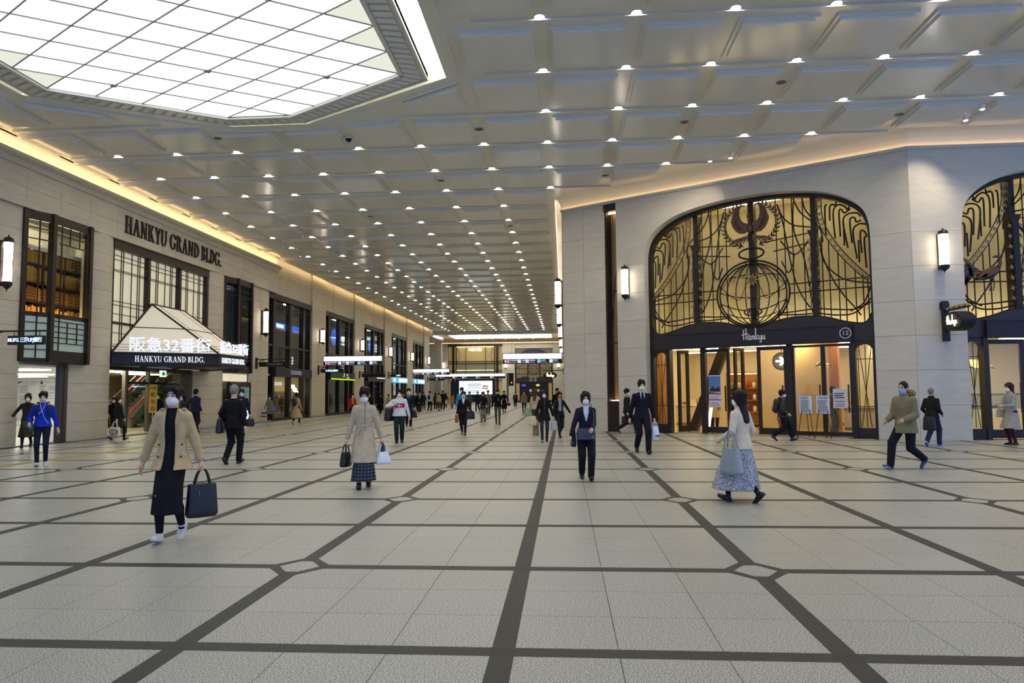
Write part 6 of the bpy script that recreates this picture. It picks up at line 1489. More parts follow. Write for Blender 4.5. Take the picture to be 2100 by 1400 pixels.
    if hs in ('short', 'bob', 'long', 'tied'):                     # fringe
        for k in range(6):
            x0 = -.05+.02*k; G.cone(hp(x0*.7, -.07, .095), hp(x0*1.15, -.086, .066+rh_.uniform(-.008, .012)+(.014 if hs == 'tied' else 0)), .016*s, .007*s, .008)
    if hs in ('short', 'thin', 'tied'):
        inv = HM.T; zc = {'short': -.05, 'thin': -.035, 'tied': -.055}[hs]-(.02 if fem else 0)
        G.carve(lambda X, Y, Z: (inv[2][0]*(X-hc[0])+inv[2][1]*(Y-hc[1])+inv[2][2]*(Z-hc[2]))-zc*s+.5*(inv[1][0]*(X-hc[0])+inv[1][1]*(Y-hc[1])+inv[1][2]*(Z-hc[2])))
    if hs not in ('hood', 'cap'):
        X, Y, Z = G.ax[0][:, None, None], G.ax[1][None, :, None], G.ax[2][None, None, :]
        G.F += (.0022*s*np.sin(150*X+30*Y+6*Z)*np.cos(120*Y+12*Z)).astype(np.float32)
    G.obj('hair' if hs not in ('hood', 'cap') else ('hood' if hs == 'hood' else 'knit_cap'), HAIRM.get(sp.get('hairc', 'black')) or cloth(sp['hairc']), R)
    # --- mask
    if sp.get('mask'):
        mq = max(.007, q*.75); G = Field(hc-np.array((.14, .16, .16))*s, hc+np.array((.14, .12, .08))*s, mq)
        G.ell(hp(0, -.034, -.052), np.array((.0625, .069, .06))*s, 0, HM); G.cone(hp(0, -.097, -.02), hp(0, -.09, -.05), .0165*s, .013*s, .02*s)
        inv = HM.T; G.keep(lambda X, Y, Z: np.maximum((inv[1][0]*(X-hc[0])+inv[1][1]*(Y-hc[1])+inv[1][2]*(Z-hc[2]))+.012*s, (inv[2][0]*(X-hc[0])+inv[2][1]*(Y-hc[1])+inv[2][2]*(Z-hc[2]))+.006*s))
        mk = G.obj('face_mask', mat('mask_%d_%d_%d' % tuple(sp['mask']), sp['mask'], .8, bump=.1, scale=30), R)
        if q < .02:
            e = MB()
            for sg in (-1, 1): e.tube([hp(sg*.06, -.03, -.025), hp(sg*.08, .01, .0), hp(sg*.078, .02, -.03), hp(sg*.058, -.03, -.075)], .0025*s, 4)
            e.build('mask_strap', WHITE, R)
    clothes(P, sp, q*1.2, lo, hi)
    return R, P
def clothes(P, sp, q, lo, hi):
    R, arms, legs, up, s = P['R'], P['arms'], P['legs'], P['up'], P['s']; fem = sp.get('fem', False); wide = sp.get('wide', 1.)
    W = lambda z, rx, ry, cy=0: (up(z)[2], rx*s*wide, ry*s*(.6*wide+.4), 0, up(z)[1]+cy*s)
    # lower body
    bt = sp.get('bottom')
    ext = sp.get('skirt_ext', .0); lo = lo-np.array((ext, ext, 0)); hi = hi+np.array((ext, ext, 0))
    if bt:
        kind, col = bt[0], bt[1]
        if kind in ('trousers', 'wide', 'slim'):
            F = Field(lo, (hi[0], hi[1], up(1.12)[2]), q)
            F.loft([W(.84, .145, .105), W(.93, .15 if not fem else .155, .112), W(1.05, .128, .095)], .03)
            w_ = {'trousers': (.098, .075, .062), 'wide': (.102, .088, .088), 'slim': (.088, .058, .045)}[kind]
            for hj, kn, an, pt in legs:
                F.cone(hj, kn, w_[0]*s, w_[1]*s, .02); F.cone(kn, an-np.array((0, 0, .0 if kind != 'wide' else -.1*s)), w_[1]*s, w_[2]*s, .02)
            F.obj('trousers', cloth(col), R)
        else:                                              # skirt to height bt[2] with hem radius bt[3]
            zh, rh = bt[2], bt[3]; ay = (legs[0][2][1]+legs[1][2][1])/2; ky = [l[1][1] for l in legs]; sprd = (max(ky)-min(ky))/2
            F = Field(lo, (hi[0], hi[1], up(1.12)[2]), q); cyk = (max(ky)+min(ky))/2
            nf = bt[4] if len(bt) > 4 else 9
            F.loft([(zh*s, rh*s, (rh*.85)*s+sprd*.6, 0, cyk*.9), (zh*s+.3*s, max(rh*.82, .145)*s, max(rh*.7, .13)*s+sprd*.6, 0, cyk*.7), W(.88, .155, .12), W(1.06, .12, .09)], .02, nf, .07, 1.)
            F.obj('skirt', sp.get('skirt_mat') or cloth(col), R)
    # hosiery
    if sp.get('socks'):
        for hj, kn, an, pt in legs:
            lo_, hi_ = np.minimum(kn, an)-.1*s, np.maximum(kn, an)+.1*s; F = Field(lo_, hi_, q)
            F.cone(kn+(an-kn)*.1, kn+(an-kn)*.4, .052*s, .055*s, .02); F.cone(kn+(an-kn)*.4, an, .054*s, .036*s, .02); F.cone(an, an-np.array((0, 0, .03*s)), .036*s, .036*s, .01); F.obj('stocking', cloth(sp['socks']), R)
    # shoes
    sc = sp.get('shoes', (24, 22, 22)); SM = mat('shoe_%d_%d_%d' % tuple(sc), sc, .4, spec=.4); SO = mat('sole_%d' % (sp.get('sole', (30, 28, 28))[0]), sp.get('sole', (30, 28, 28)), .6)
    for hj, kn, an, pt in legs:
        d = np.array((0, -math.cos(pt), math.sin(pt))); n = np.array((0, math.sin(pt), math.cos(pt)))
        F = Field(an-.26*s, an+np.array((.1, .15, .08))*s, max(.008, q*.7))
        b = an-n*.05*s; F.cone(b-d*.045*s, b+d*.06*s, .036*s, .036*s, .02, (1.05, 1, 1)); F.cone(b+d*.04*s, b+d*.165*s-n*.008*s, .037*s, .026*s, .02, (1.2, 1, .9)); F.cone(an+n*.01*s, b, .04*s, .042*s, .02)
        F.obj('shoe', SM, R)
        c = b-n*.032*s; v = [c+d*t*s+np.array((x*s, 0, 0)) for t, x in ((-.08, -.03), (-.08, .03), (.08, .042), (.16, .036), (.192, 0), (.16, -.036), (.08, -.042))]; v = [p+np.array((an[0]*0, 0, 0)) for p in v]
        k = len(v); MB().add(v+[p+n*.022*s for p in v], [tuple(range(k))[::-1], tuple(range(k, 2*k))]+[(i, (i+1) % k, (i+1) % k+k, i+k) for i in range(k)]).build('sole', SO, R)
    # inner top
    if sp.get('inner'):
        F = Field(lo, (hi[0], hi[1], up(1.48)[2]), q)
        F.loft([W(.9, .138, .10), W(1.06, .118, .092), W(1.24, .138, .108), W(1.34, .12, .09), W(1.39, .09, .072), W(1.45, .06, .06, -.004)], .02); F.obj('shirt', cloth(sp['inner']), R)
        if sp.get('tie'):
            z0, z1 = 1.10, 1.42; f = lambda z, r: (0, up(z)[1]-r*s*(.6*wide+.4), up(z)[2]); a, b, c = f(1.43, .062), f(1.28, .113), f(1.1, .1)
            t = MB(); t.add([(-.018*s, a[1]-.012, a[2]), (.018*s, a[1]-.012, a[2]), (.033*s, b[1]-.012, b[2]), (.03*s, c[1]-.012, c[2]), (0, c[1]-.012, c[2]-.04), (-.03*s, c[1]-.012, c[2]), (-.033*s, b[1]-.012, b[2]),
                              (-.018*s, a[1]+.01, a[2]), (.018*s, a[1]+.01, a[2]), (.033*s, b[1]+.01, b[2]), (.03*s, c[1]+.01, c[2]), (0, c[1]+.01, c[2]-.04), (-.03*s, c[1]+.01, c[2]), (-.033*s, b[1]+.01, b[2])], [(0, 1, 2, 6), (6, 2, 3, 5), (5, 3, 4)]+[(i, (i+1) % 7, (i+1) % 7+7, i+7) for i in range(7)])
            t.build('tie', cloth(sp['tie']), R)
    # outer top: (kind, colour, hem height, hem radius)
    tp = sp.get('top')
    if tp:
        kind, col, zh = tp[0], tp[1], tp[2]; rh = tp[3] if len(tp) > 3 else .17; pf = sp.get('puff', 0.)
        F = Field(lo, (hi[0], hi[1], up(1.56)[2]), q); ky = [l[1][1] for l in legs]; cyk = (max(ky)+min(ky))/2; sprd = (max(ky)-min(ky))/2
        rows = []
        if zh < .8: rows = [(up(zh)[2], rh*s*wide, rh*.8*s+sprd*.55*(.9-zh)/.4, 0, cyk*.5*(.9-zh)/.4), W(.9, .172+pf, .13+pf)]
        else: rows = [W(zh, rh, rh*.74)]
        wst = .132 if (fem and kind != 'loose') else .15
        rows += [W(1.07, wst+pf, .108+pf*.8), W(1.24, (.148 if fem else .162)+pf, .122+pf), W(1.34, (.145 if fem else .165)+pf*.6, .108+pf*.6), W(1.395, .115+pf*.4, .085+pf*.3), W(1.44, .072, .066, .0)]
        F.loft(rows, .025, sp.get('folds', 0), .035 if sp.get('folds') else 0, .6)
        sl = sp.get('sleeve', .93)
        for sj, el, wr in arms:
            F.cone(sj+np.array((0, 0, -.01*s)), el, (.057+pf*.8)*s, (.05+pf*.7)*s, .04); e = el+(wr-el)*sl; F.cone(el, e, (.05+pf*.7)*s, (.041+pf*.4)*s, .015)
        yb = lambda Z: np.interp(Z.ravel(), [up(.5)[2], up(1.45)[2]], [up(.5)[1], up(1.45)[1]])[None, None, :]
        if kind in ('suit', 'open', 'vee'):
            zv = {'suit': 1.12, 'vee': 1.2, 'open': -1}[kind]
            if kind == 'open': F.carve(lambda X, Y, Z: np.maximum(np.maximum(np.abs(X+.004)-(.052+.035*np.clip((up(1.0)[2]-Z)/.5, 0, 1))*s, Y-yb(Z)+.03*s), Z-up(1.6)[2]))
            else: F.carve(lambda X, Y, Z: np.maximum(np.maximum(np.abs(X)-np.clip((Z-up(zv)[2])*.27, 0, .07*s), Y-yb(Z)+.02*s), up(zv)[2]-Z))
            F.obj('jacket' if kind != 'open' else 'coat', sp.get('top_mat') or cloth(col), R)
            # lapels and collar
            lp = MB(); t = .008
            for sg in (-1, 1):
                yy = lambda z, r: up(z)[1]-r*s*(.6*wide+.4)-.008
                a = (sg*.058*s, yy(1.445, .05), up(1.445)[2]); b = (sg*.105*s, yy(1.33, .098), up(1.35)[2]); c = (sg*.085*s, yy(1.27, .112), up(1.27)[2]); zl = max(zv, 1.12) if kind != 'open' else 1.1
                d = (sg*(.012 if kind != 'open' else .06)*s, yy(zl, .106), up(zl)[2]); e = (sg*.052*s, yy(1.3, .112), up(1.3)[2])
                lp.plate([a, b, c, d, e] if sg > 0 else [e, d, c, b, a], t)
            lp.build('lapels', sp.get('top_mat') or cloth(col), R)
            if kind == 'suit':
                bt_ = MB(); bt_.ball((.01*s, up(1.08)[1]-.115*s, up(1.08)[2]), .011*s, 8, ry=.5); bt_.build('button', BLACK, R)
        else:
            if sp.get('collar', True): F.loft([W(1.40, .085, .075), W(1.475, .078, .072, -.003)], .015)
            if kind == 'hoodie': F.ell(up(1.42)+np.array((0, .06*s, .0)), np.array((.11, .07, .06))*s, .02)
            F.carve(lambda X, Y, Z: np.maximum(np.sqrt((X)**2+(Y-up(1.5)[1])**2)-.056*s, up(1.44)[2]-Z))
            if kind == 'coat': F.carve(lambda X, Y, Z: np.maximum(np.maximum(np.abs(X-.012*s)-.004, Y-yb(Z)+.02*s), up(.98)[2]-Z)*1.0)
            F.obj('coat' if zh < .8 else 'jacket' if kind in ('jacket', 'coat', 'loose') else 'sweater', sp.get('top_mat') or cloth(col), R)
        if sp.get('belt'):
            G = Field((lo[0], lo[1], up(1.0)[2]), (hi[0], hi[1], up(1.14)[2]), max(.008, q*.7)); G.loft([W(1.045, wst+.008+pf, .116+pf), W(1.085, wst+.006+pf, .114+pf)], 0); G.obj('belt', sp.get('top_mat') or cloth(col), R)
            yb_ = up(1.06)[1]-.125*s; bw = MB(); bw.plate([(-.02*s, yb_, up(1.08)[2]), (.0, yb_, up(1.05)[2]), (-.05*s, yb_-.01, up(.82)[2]), (-.09*s, yb_-.01, up(.83)[2])], .01); bw.plate([(-.02*s, yb_, up(1.08)[2]), (-.01, yb_, up(1.05)[2]), (-.11*s, yb_-.005, up(.93)[2]), (-.13*s, yb_-.005, up(.96)[2])], .01); bw.ball((-.02*s, yb_-.005, up(1.065)[2]), .026*s, 8, ry=.5); bw.build('belt_bow', cloth(col), R)
# ================================================================ THE CROWD
WM, BM = (238, 238, 242), (120, 178, 224)
def wpt(R, v):
    c, s_ = math.cos(R.rotation_euler.z), math.sin(R.rotation_euler.z); return Vector((R.location.x+c*v[0]-s_*v[1], R.location.y+s_*v[0]+c*v[1], v[2]))
PEO = {}
def walker(key, foot, head, face, label, **sp):
    pos = atz(*foot); d = ray(*head); H = EYE+d.z*(pos.y/d.y); H = min(1.86, max(1.45, H))
    dist = pos.length; sp.setdefault('q', .009 if dist < 14 else .0135 if dist < 24 else .019 if dist < 40 else .027)
    R, P = person(label, pos, math.radians(face), H, sp); PEO[key] = (R, P); return R, P
def at_store(key, u, d, face, H, label, **sp):
    pos = w2(u, d); sp.setdefault('q', .02); R, P = person(label, pos, A2+math.radians(face), H, sp); PEO[key] = (R, P); return R, P
BLK, NAVY, CHAR, BEIGE, TAN, GREY = (22, 22, 25), (28, 32, 52), (52, 52, 56), (196, 172, 132), (176, 150, 110), (128, 128, 130)
WALKR = lambda st=.26: gait('R', st); WALKL = lambda st=.26: gait('L', st)
SW = lambda a=.16: [(-.25, -a, .82), (.25, a, .82)]; SWB = lambda a=.16: [(-.25, a, .82), (.25, -a, .82)]
def plaid_mat():
    m = bpy.data.materials.new('navy_plaid'); m.use_nodes = True; nt = m.node_tree; b = nt.nodes['Principled BSDF']; t = nt.nodes.new('ShaderNodeTexCoord')
    wv = []
    for ax in ('X', 'Z'):
        w_ = nt.nodes.new('ShaderNodeTexWave'); w_.bands_direction = ax; w_.inputs['Scale'].default_value = 6; nt.links.new(t.outputs['Object'], w_.inputs[0]); wv.append(w_)
    mx = nt.nodes.new('ShaderNodeMath'); mx.operation = 'MULTIPLY'; nt.links.new(wv[0].outputs['Fac'], mx.inputs[0]); nt.links.new(wv[1].outputs['Fac'], mx.inputs[1])
    r = nt.nodes.new('ShaderNodeValToRGB'); r.color_ramp.elements[0].color = (*lin((24, 26, 34)), 1); r.color_ramp.elements[1].color = (*lin((92, 104, 128)), 1); nt.links.new(mx.outputs[0], r.inputs[0]); nt.links.new(r.outputs[0], b.inputs['Base Color']); b.inputs['Roughness'].default_value = .9
    return m
def mottled(name, c1, c2, sc):
    m = bpy.data.materials.new(name); m.use_nodes = True; nt = m.node_tree; b = nt.nodes['Principled BSDF']; t = nt.nodes.new('ShaderNodeTexCoord'); n = nt.nodes.new('ShaderNodeTexNoise'); n.inputs['Scale'].default_value = sc
    r = nt.nodes.new('ShaderNodeValToRGB'); r.color_ramp.elements[0].position = .4; r.color_ramp.elements[1].position = .6; r.color_ramp.elements[0].color = (*lin(c1), 1); r.color_ramp.elements[1].color = (*lin(c2), 1)
    nt.links.new(t.outputs['Object'], n.inputs[0]); nt.links.new(n.outputs['Fac'], r.inputs[0]); nt.links.new(r.outputs[0], b.inputs['Base Color']); b.inputs['Roughness'].default_value = .9; return m
# --- near figures
R, P = walker('trench', (350, 1106), (345, 786), 13, 'woman in an open beige trench coat over black, white sneakers, walking nearest the camera', fem=True, hair='tied', mask=WM, feet=gait('R', .13), hands=[(-.33, .05, .83), (.29, .06, .80)], curl=(.3, .9),
    top=('open', (196, 170, 126), .78, .225), inner=BLK, bottom=('skirt', BLK, .30, .155, 5), socks=BLK, shoes=(226, 222, 212), sole=(214, 210, 200), hpitch=.05, hyaw=-.1, folds=7, sleeve=.9)
bt = MB(); s_ = P['s']
for z in (1.05, .92):
    for x in (-.115, .12): bt.ball((x*s_, P['up'](z)[1]-(.095 if z > 1 else .12)*s_, P['up'](z)[2]), .013*s_, 8, ry=.6)
bt.build('coat_buttons', mat('button_brown', (70, 50, 36), .4), R)
st_ = MB()
for k, (sj, el, wr) in enumerate(P['arms']):
    p = el+(wr-el)*.78; d = (wr-el)/np.linalg.norm(wr-el); st_.tube([p, p+d*.03], .052*s_, 10)
    a = P['up'](1.42)+np.array(((-1 if k == 0 else 1)*.09*s_, 0, .01)); b = sj+np.array((0, 0, .045*s_)); st_.tube([a, (a+b)/2+np.array((0, 0, .012)), b], .016*s_, 6)
st_.build('coat_straps', cloth((196, 170, 126)), R)
R, P = walker('belted', (746, 1000), (745, 793), 14, 'woman in a pale grey belted coat with a navy plaid skirt, carrying two bags', fem=True, hair='short', mask=WM, feet=gait('R', .16), hands=[(-.29, -.02, .80), (.30, -.03, .82)], curl=(.9, .9),
    top=('coat', (188, 172, 146), .46, .225), bottom=('skirt', NAVY, .14, .2, 7), skirt_mat=plaid_mat(), shoes=BLK, belt=True, hpitch=.3, folds=6, inner=(34, 36, 50))
R, P = walker('suitwoman', (1203, 983), (1208, 803), 4, 'woman in a navy trouser suit holding a grey pouch before the entrance pier', fem=True, hair='bob', mask=WM, feet=gait('L', .14), hands=[(-.30, -.10, .86), (.10, -.24, 1.0)], curl=(.6, .7),
    top=('suit', (30, 32, 46), .77, .18), inner=(214, 220, 232), bottom=('trousers', (26, 26, 32)), shoes=BLK)
R, P = walker('skirtwoman', (1525, 1030), (1518, 797), -142, 'woman in a cream jacket and long blue-grey speckled skirt seen from behind', fem=True, hair='long', mask=WM, feet=gait('L', .22), hands=[(-.25, -.12, .9), (.22, -.2, .98)], curl=(.5, .8),
    top=('jacket', (216, 200, 178), .83, .19), bottom=('skirt', (150, 160, 178), .19, .34, 8), skirt_mat=mottled('speckled_skirt', (116, 120, 130), (184, 186, 190), 42), shoes=BLK, socks=BLK, skirt_ext=.25, hyaw=.25)
R, P = walker('suitman', (1318, 929), (1313, 776), 8, 'tall man in a black suit and tie with a white plastic bag near the arch', hair='short', mask=(232, 234, 216), feet=gait('L', .24), hands=[(-.27, .05, .83), (.27, -.03, .84)], curl=(.5, .9), top=('suit', (24, 24, 32), .80, .185), inner=(226, 230, 240), tie=(22, 26, 46), bottom=('trousers', (26, 26, 33)), shoes=BLK)
R, P = walker('parka', (1862, 961), (1850, 773), -62, 'man in an olive padded parka with fur hood and blue mask walking left', hair='thin', mask=BM, skin=1, feet=gait('R', .36), hands=[(-.2, -.25, .98), (.16, -.24, 1.0)], puff=.028, top=('jacket', (124, 116, 90), .75, .225), bottom=('trousers', (24, 24, 30)), shoes=(40, 52, 84), sole=(170, 176, 190), hyaw=.1)
fur = Field(np.array(P['up'](1.44))-np.array((.2, .05, .1)), np.array(P['up'](1.44))+np.array((.2, .27, .18)), .012); fur.ell(P['up'](1.45)+np.array((0, .12, .03)), (.16, .085, .085), 0); fur.obj('fur_hood', mottled('fur', (150, 132, 84), (90, 76, 44), 60), R)
R, P = walker('greybelow', (476, 951), (478, 790), 176, 'grey-haired man in a black suit seen from behind carrying a black shoulder bag', hair='short', hairc='grey', feet=gait('R', .14), hands=[(-.25, -.05, .84), (.24, -.1, .95)], top=('jacket', (20, 20, 23), .78, .2), bottom=('trousers', (20, 20, 23)), shoes=BLK, hpitch=.3, collar=False, inner=(220, 220, 228))
walker('hidden', (494, 899), (497, 797), 20, 'man in a dark navy suit half hidden behind the grey-haired man', hair='short', mask=WM, feet=WALKL(.15), hands=[(-.25, 0, .82), (.28, -.02, .82)], top=('jacket', (28, 32, 56), .80, .19), bottom=('trousers', (26, 26, 36)), inner=WM)
R, P = walker('sweat', (819, 908), (818, 798), 10, 'heavy man in a white sweatshirt with a red chest band and dark green trousers', hair='short', mask=WM, skin=1, wide=1.22, feet=gait('R', .12), hands=[(-.17, -.2, 1.22, (-1, .3, -.4)), (.32, 0, .82)], curl=(1., .5), top=('sweater', (216, 216, 218), .86, .19), bottom=('trousers', (28, 44, 40)), shoes=(26, 26, 28))
s_ = P['s']; y_ = P['up'](1.22)[1]; z_ = P['up'](1.20)[2]
F_ = Field((-.3, -.3, z_-.1), (.3, .3, z_+.1), .009); F_.loft([(z_-.062, .187*s_, .134*s_, 0, y_), (z_+.062, .203*s_, .149*s_, 0, y_-.004)], 0); F_.keep(lambda X, Y, Z: np.maximum(Y-y_+.02, np.abs(X)-.16)); F_.obj('chest_band', cloth((176, 30, 44)), R)
MB().box(-.012, .012, y_-.156*s_, y_-.14*s_, z_-.04, z_+.045).box(-.1, .1, y_-.156*s_, y_-.14*s_, z_-.008, z_+.006).box(-.05, .05, y_-.156*s_, y_-.14*s_, z_-.026, z_-.018).build('chest_print', WHITE, R)
walker('navysuit', (838, 874), (838, 795), 15, 'man in a navy suit and dark tie walking behind the heavy man', hair='short', mask=WM, feet=WALKL(.2), hands=SW(.1), curl=(.4, .9), top=('suit', NAVY, .80, .185), inner=(232, 232, 238), tie=(30, 34, 60), bottom=('trousers', NAVY))
R, P = walker('bluehood', (84, 955), (92, 803), 32, 'young man in a bright blue hoodie and dark jeans with yellow backpack straps', hair='short', mask=(196, 198, 190), feet=gait('R', .08), hands=[(-.24, -.16, .98), (.30, .04, .84)], curl=(.9, .4), top=('hoodie', (24, 52, 178), .90, .195), bottom=('slim', (26, 30, 44)), shoes=(196, 204, 220), sole=(220, 222, 226), sleeve=.75)
s_ = P['s']; sp_ = MB(); U = P['up']
for sg in (-1, 1): sp_.tube(cr([U(1.44)+np.array((sg*.1*s_, .06, .02)), U(1.43)+np.array((sg*.12*s_, -.07*s_, .0)), U(1.3)+np.array((sg*.12*s_, -.13*s_, 0)), U(1.15)+np.array((sg*.135*s_, -.10*s_, 0))], 4), .022*s_, 6)
sp_.build('backpack_straps', mat('strap_black', (24, 24, 26), .7), R); yl = MB()
for sg in (-1, 1): yl.ball(U(1.42)+np.array((sg*.12*s_, -.085*s_, 0)), .035*s_, 8, ry=.6)
yl.build('strap_pads', mat('strap_yellow', (206, 172, 40), .6), R)
ep = MB(); ep.tube(cr([P['hp'](-.07, -.01, -.03), U(1.36)+np.array((-.03, -.13*s_, 0)), U(1.25)+np.array((.0, -.15*s_, 0)), U(1.1)+np.array((.05, -.15*s_, 0)), U(.98)+np.array((.12, -.14*s_, 0))], 5), .004, 4); ep.tube(cr([P['hp'](.07, -.01, -.03), U(1.36)+np.array((.03, -.13*s_, 0)), U(1.28)+np.array((.0, -.15*s_, 0)), U(1.2)+np.array((-.07, -.15*s_, 0))], 5), .004, 4); ep.build('earphone_cord', WHITE, R)
R, P = walker('darkwoman', (54, 917), (64, 804), 30, 'woman in a dark cardigan and long brown skirt by the bright doorway', fem=True, hair='bob', hairc='brown', mask=WM, feet=gait('R', .28), hands=[(-.40, .02, 1.0), (.24, -.1, .95)], top=('vee', (46, 44, 44), .86, .18), inner=(30, 30, 32), bottom=('skirt', (58, 48, 42), .32, .2, 5), shoes=BLK, socks=(30, 28, 30))
walker('flagwoman', (240, 902), (250, 811), 84, 'woman in a belted black coat walking right with a flag tote bag', fem=True, hair='long', hairc='brown', mask=WM, feet=gait('L', .24), hands=[(-.2, -.1, .86), (.22, -.1, .86)], top=('coat', (24, 24, 30), .5, .23), belt=True, bottom=('slim', BLK), shoes=(60, 20, 26))
walker('blackman', (231, 893), (235, 814), 30, 'man in a long black coat half hidden by the stone pillar', hair='short', mask=WM, feet=WALKR(.12), top=('coat', (20, 20, 23), .45, .24), bottom=('trousers', (176, 110, 40)))
walker('navyback', (399, 889), (397, 797), 170, 'man in a navy jacket seen from behind past the trench coat woman', hair='short', feet=WALKL(.2), hands=[(-.2, -.1, .9), (.34, .02, .9)], top=('jacket', (34, 42, 66), .84, .2), bottom=('trousers', (40, 40, 46)))
walker('maskleft', (376, 893), (374, 808), -60, 'woman in a dark blue top facing left behind the trench coat woman', fem=True, hair='long', mask=WM, feet=WALKL(.18), top=('jacket', (32, 38, 62), .84, .19), bottom=('trousers', BLK))
walker('signholder', (322, 887), (324, 806), 28, 'person in a dark uniform holding a yellow sign board at the canopy entrance', hair='short', mask=WM, hands=[(-.14, -.26, 1.05), (.2, -.1, .9)], top=('jacket', (30, 32, 42), .82, .2), bottom=('trousers', (30, 30, 36)))
R, P = walker('greencoat', (552, 865), (551, 812), 26, 'woman in a grey-green coat with a blue bag standing outside the colour shop', fem=True, hair='short', mask=WM, feet=gait('R', .12), hands=[(-.3, -.05, .84), (.18, -.2, 1.02)], top=('coat', (120, 116, 96), .52, .23), bottom=('slim', BLK), shoes=(220, 220, 220), sole=(220, 220, 220))
walker('trenchback', (607, 870), (607, 804), 172, 'woman in a long beige coat with a black backpack seen from behind', fem=True, hair='bob', feet=gait('R', .2), hands=[(-.27, -.05, .86), (.3, .05, .86)], top=('coat', (186, 158, 116), .36, .3), bottom=('slim', BLK), shoes=(206, 200, 196), folds=7)
R, P = walker('red', (723, 862), (723, 807), 20, 'woman in a red jacket over a yellow top by the bank window', fem=True, hair='long', hairc='brown', mask=WM, top=('open', (186, 40, 30), .82, .2), inner=(214, 160, 40), bottom=('trousers', BLK))
walker('blackcoat', (780, 848), (779, 806), 178, 'person in a long black coat seen from behind beside the second bank', hair='short', top=('coat', (20, 20, 23), .42, .24), bottom=('trousers', BLK), feet=WALKL(.15))
walker('tancoat', (796, 846), (797, 808), -30, 'woman in a tan coat next to the person in the long black coat', fem=True, hair='long', mask=WM, top=('coat', (182, 160, 124), .5, .22), bottom=('slim', BLK), feet=WALKR(.15))
walker('behindbelted', (758, 852), (757, 805), 0, 'person in black half hidden behind the belted coat woman', hair='short', mask=WM, top=('jacket', BLK, .82, .2), bottom=('trousers', BLK), feet=WALKL(.15))
walker('orangeback', (826, 848), (827, 802), 170, 'person with an orange top hidden behind the heavy man', hair='short', hairc='brown', top=('jacket', (180, 84, 40), .82, .2), bottom=('trousers', BLK))
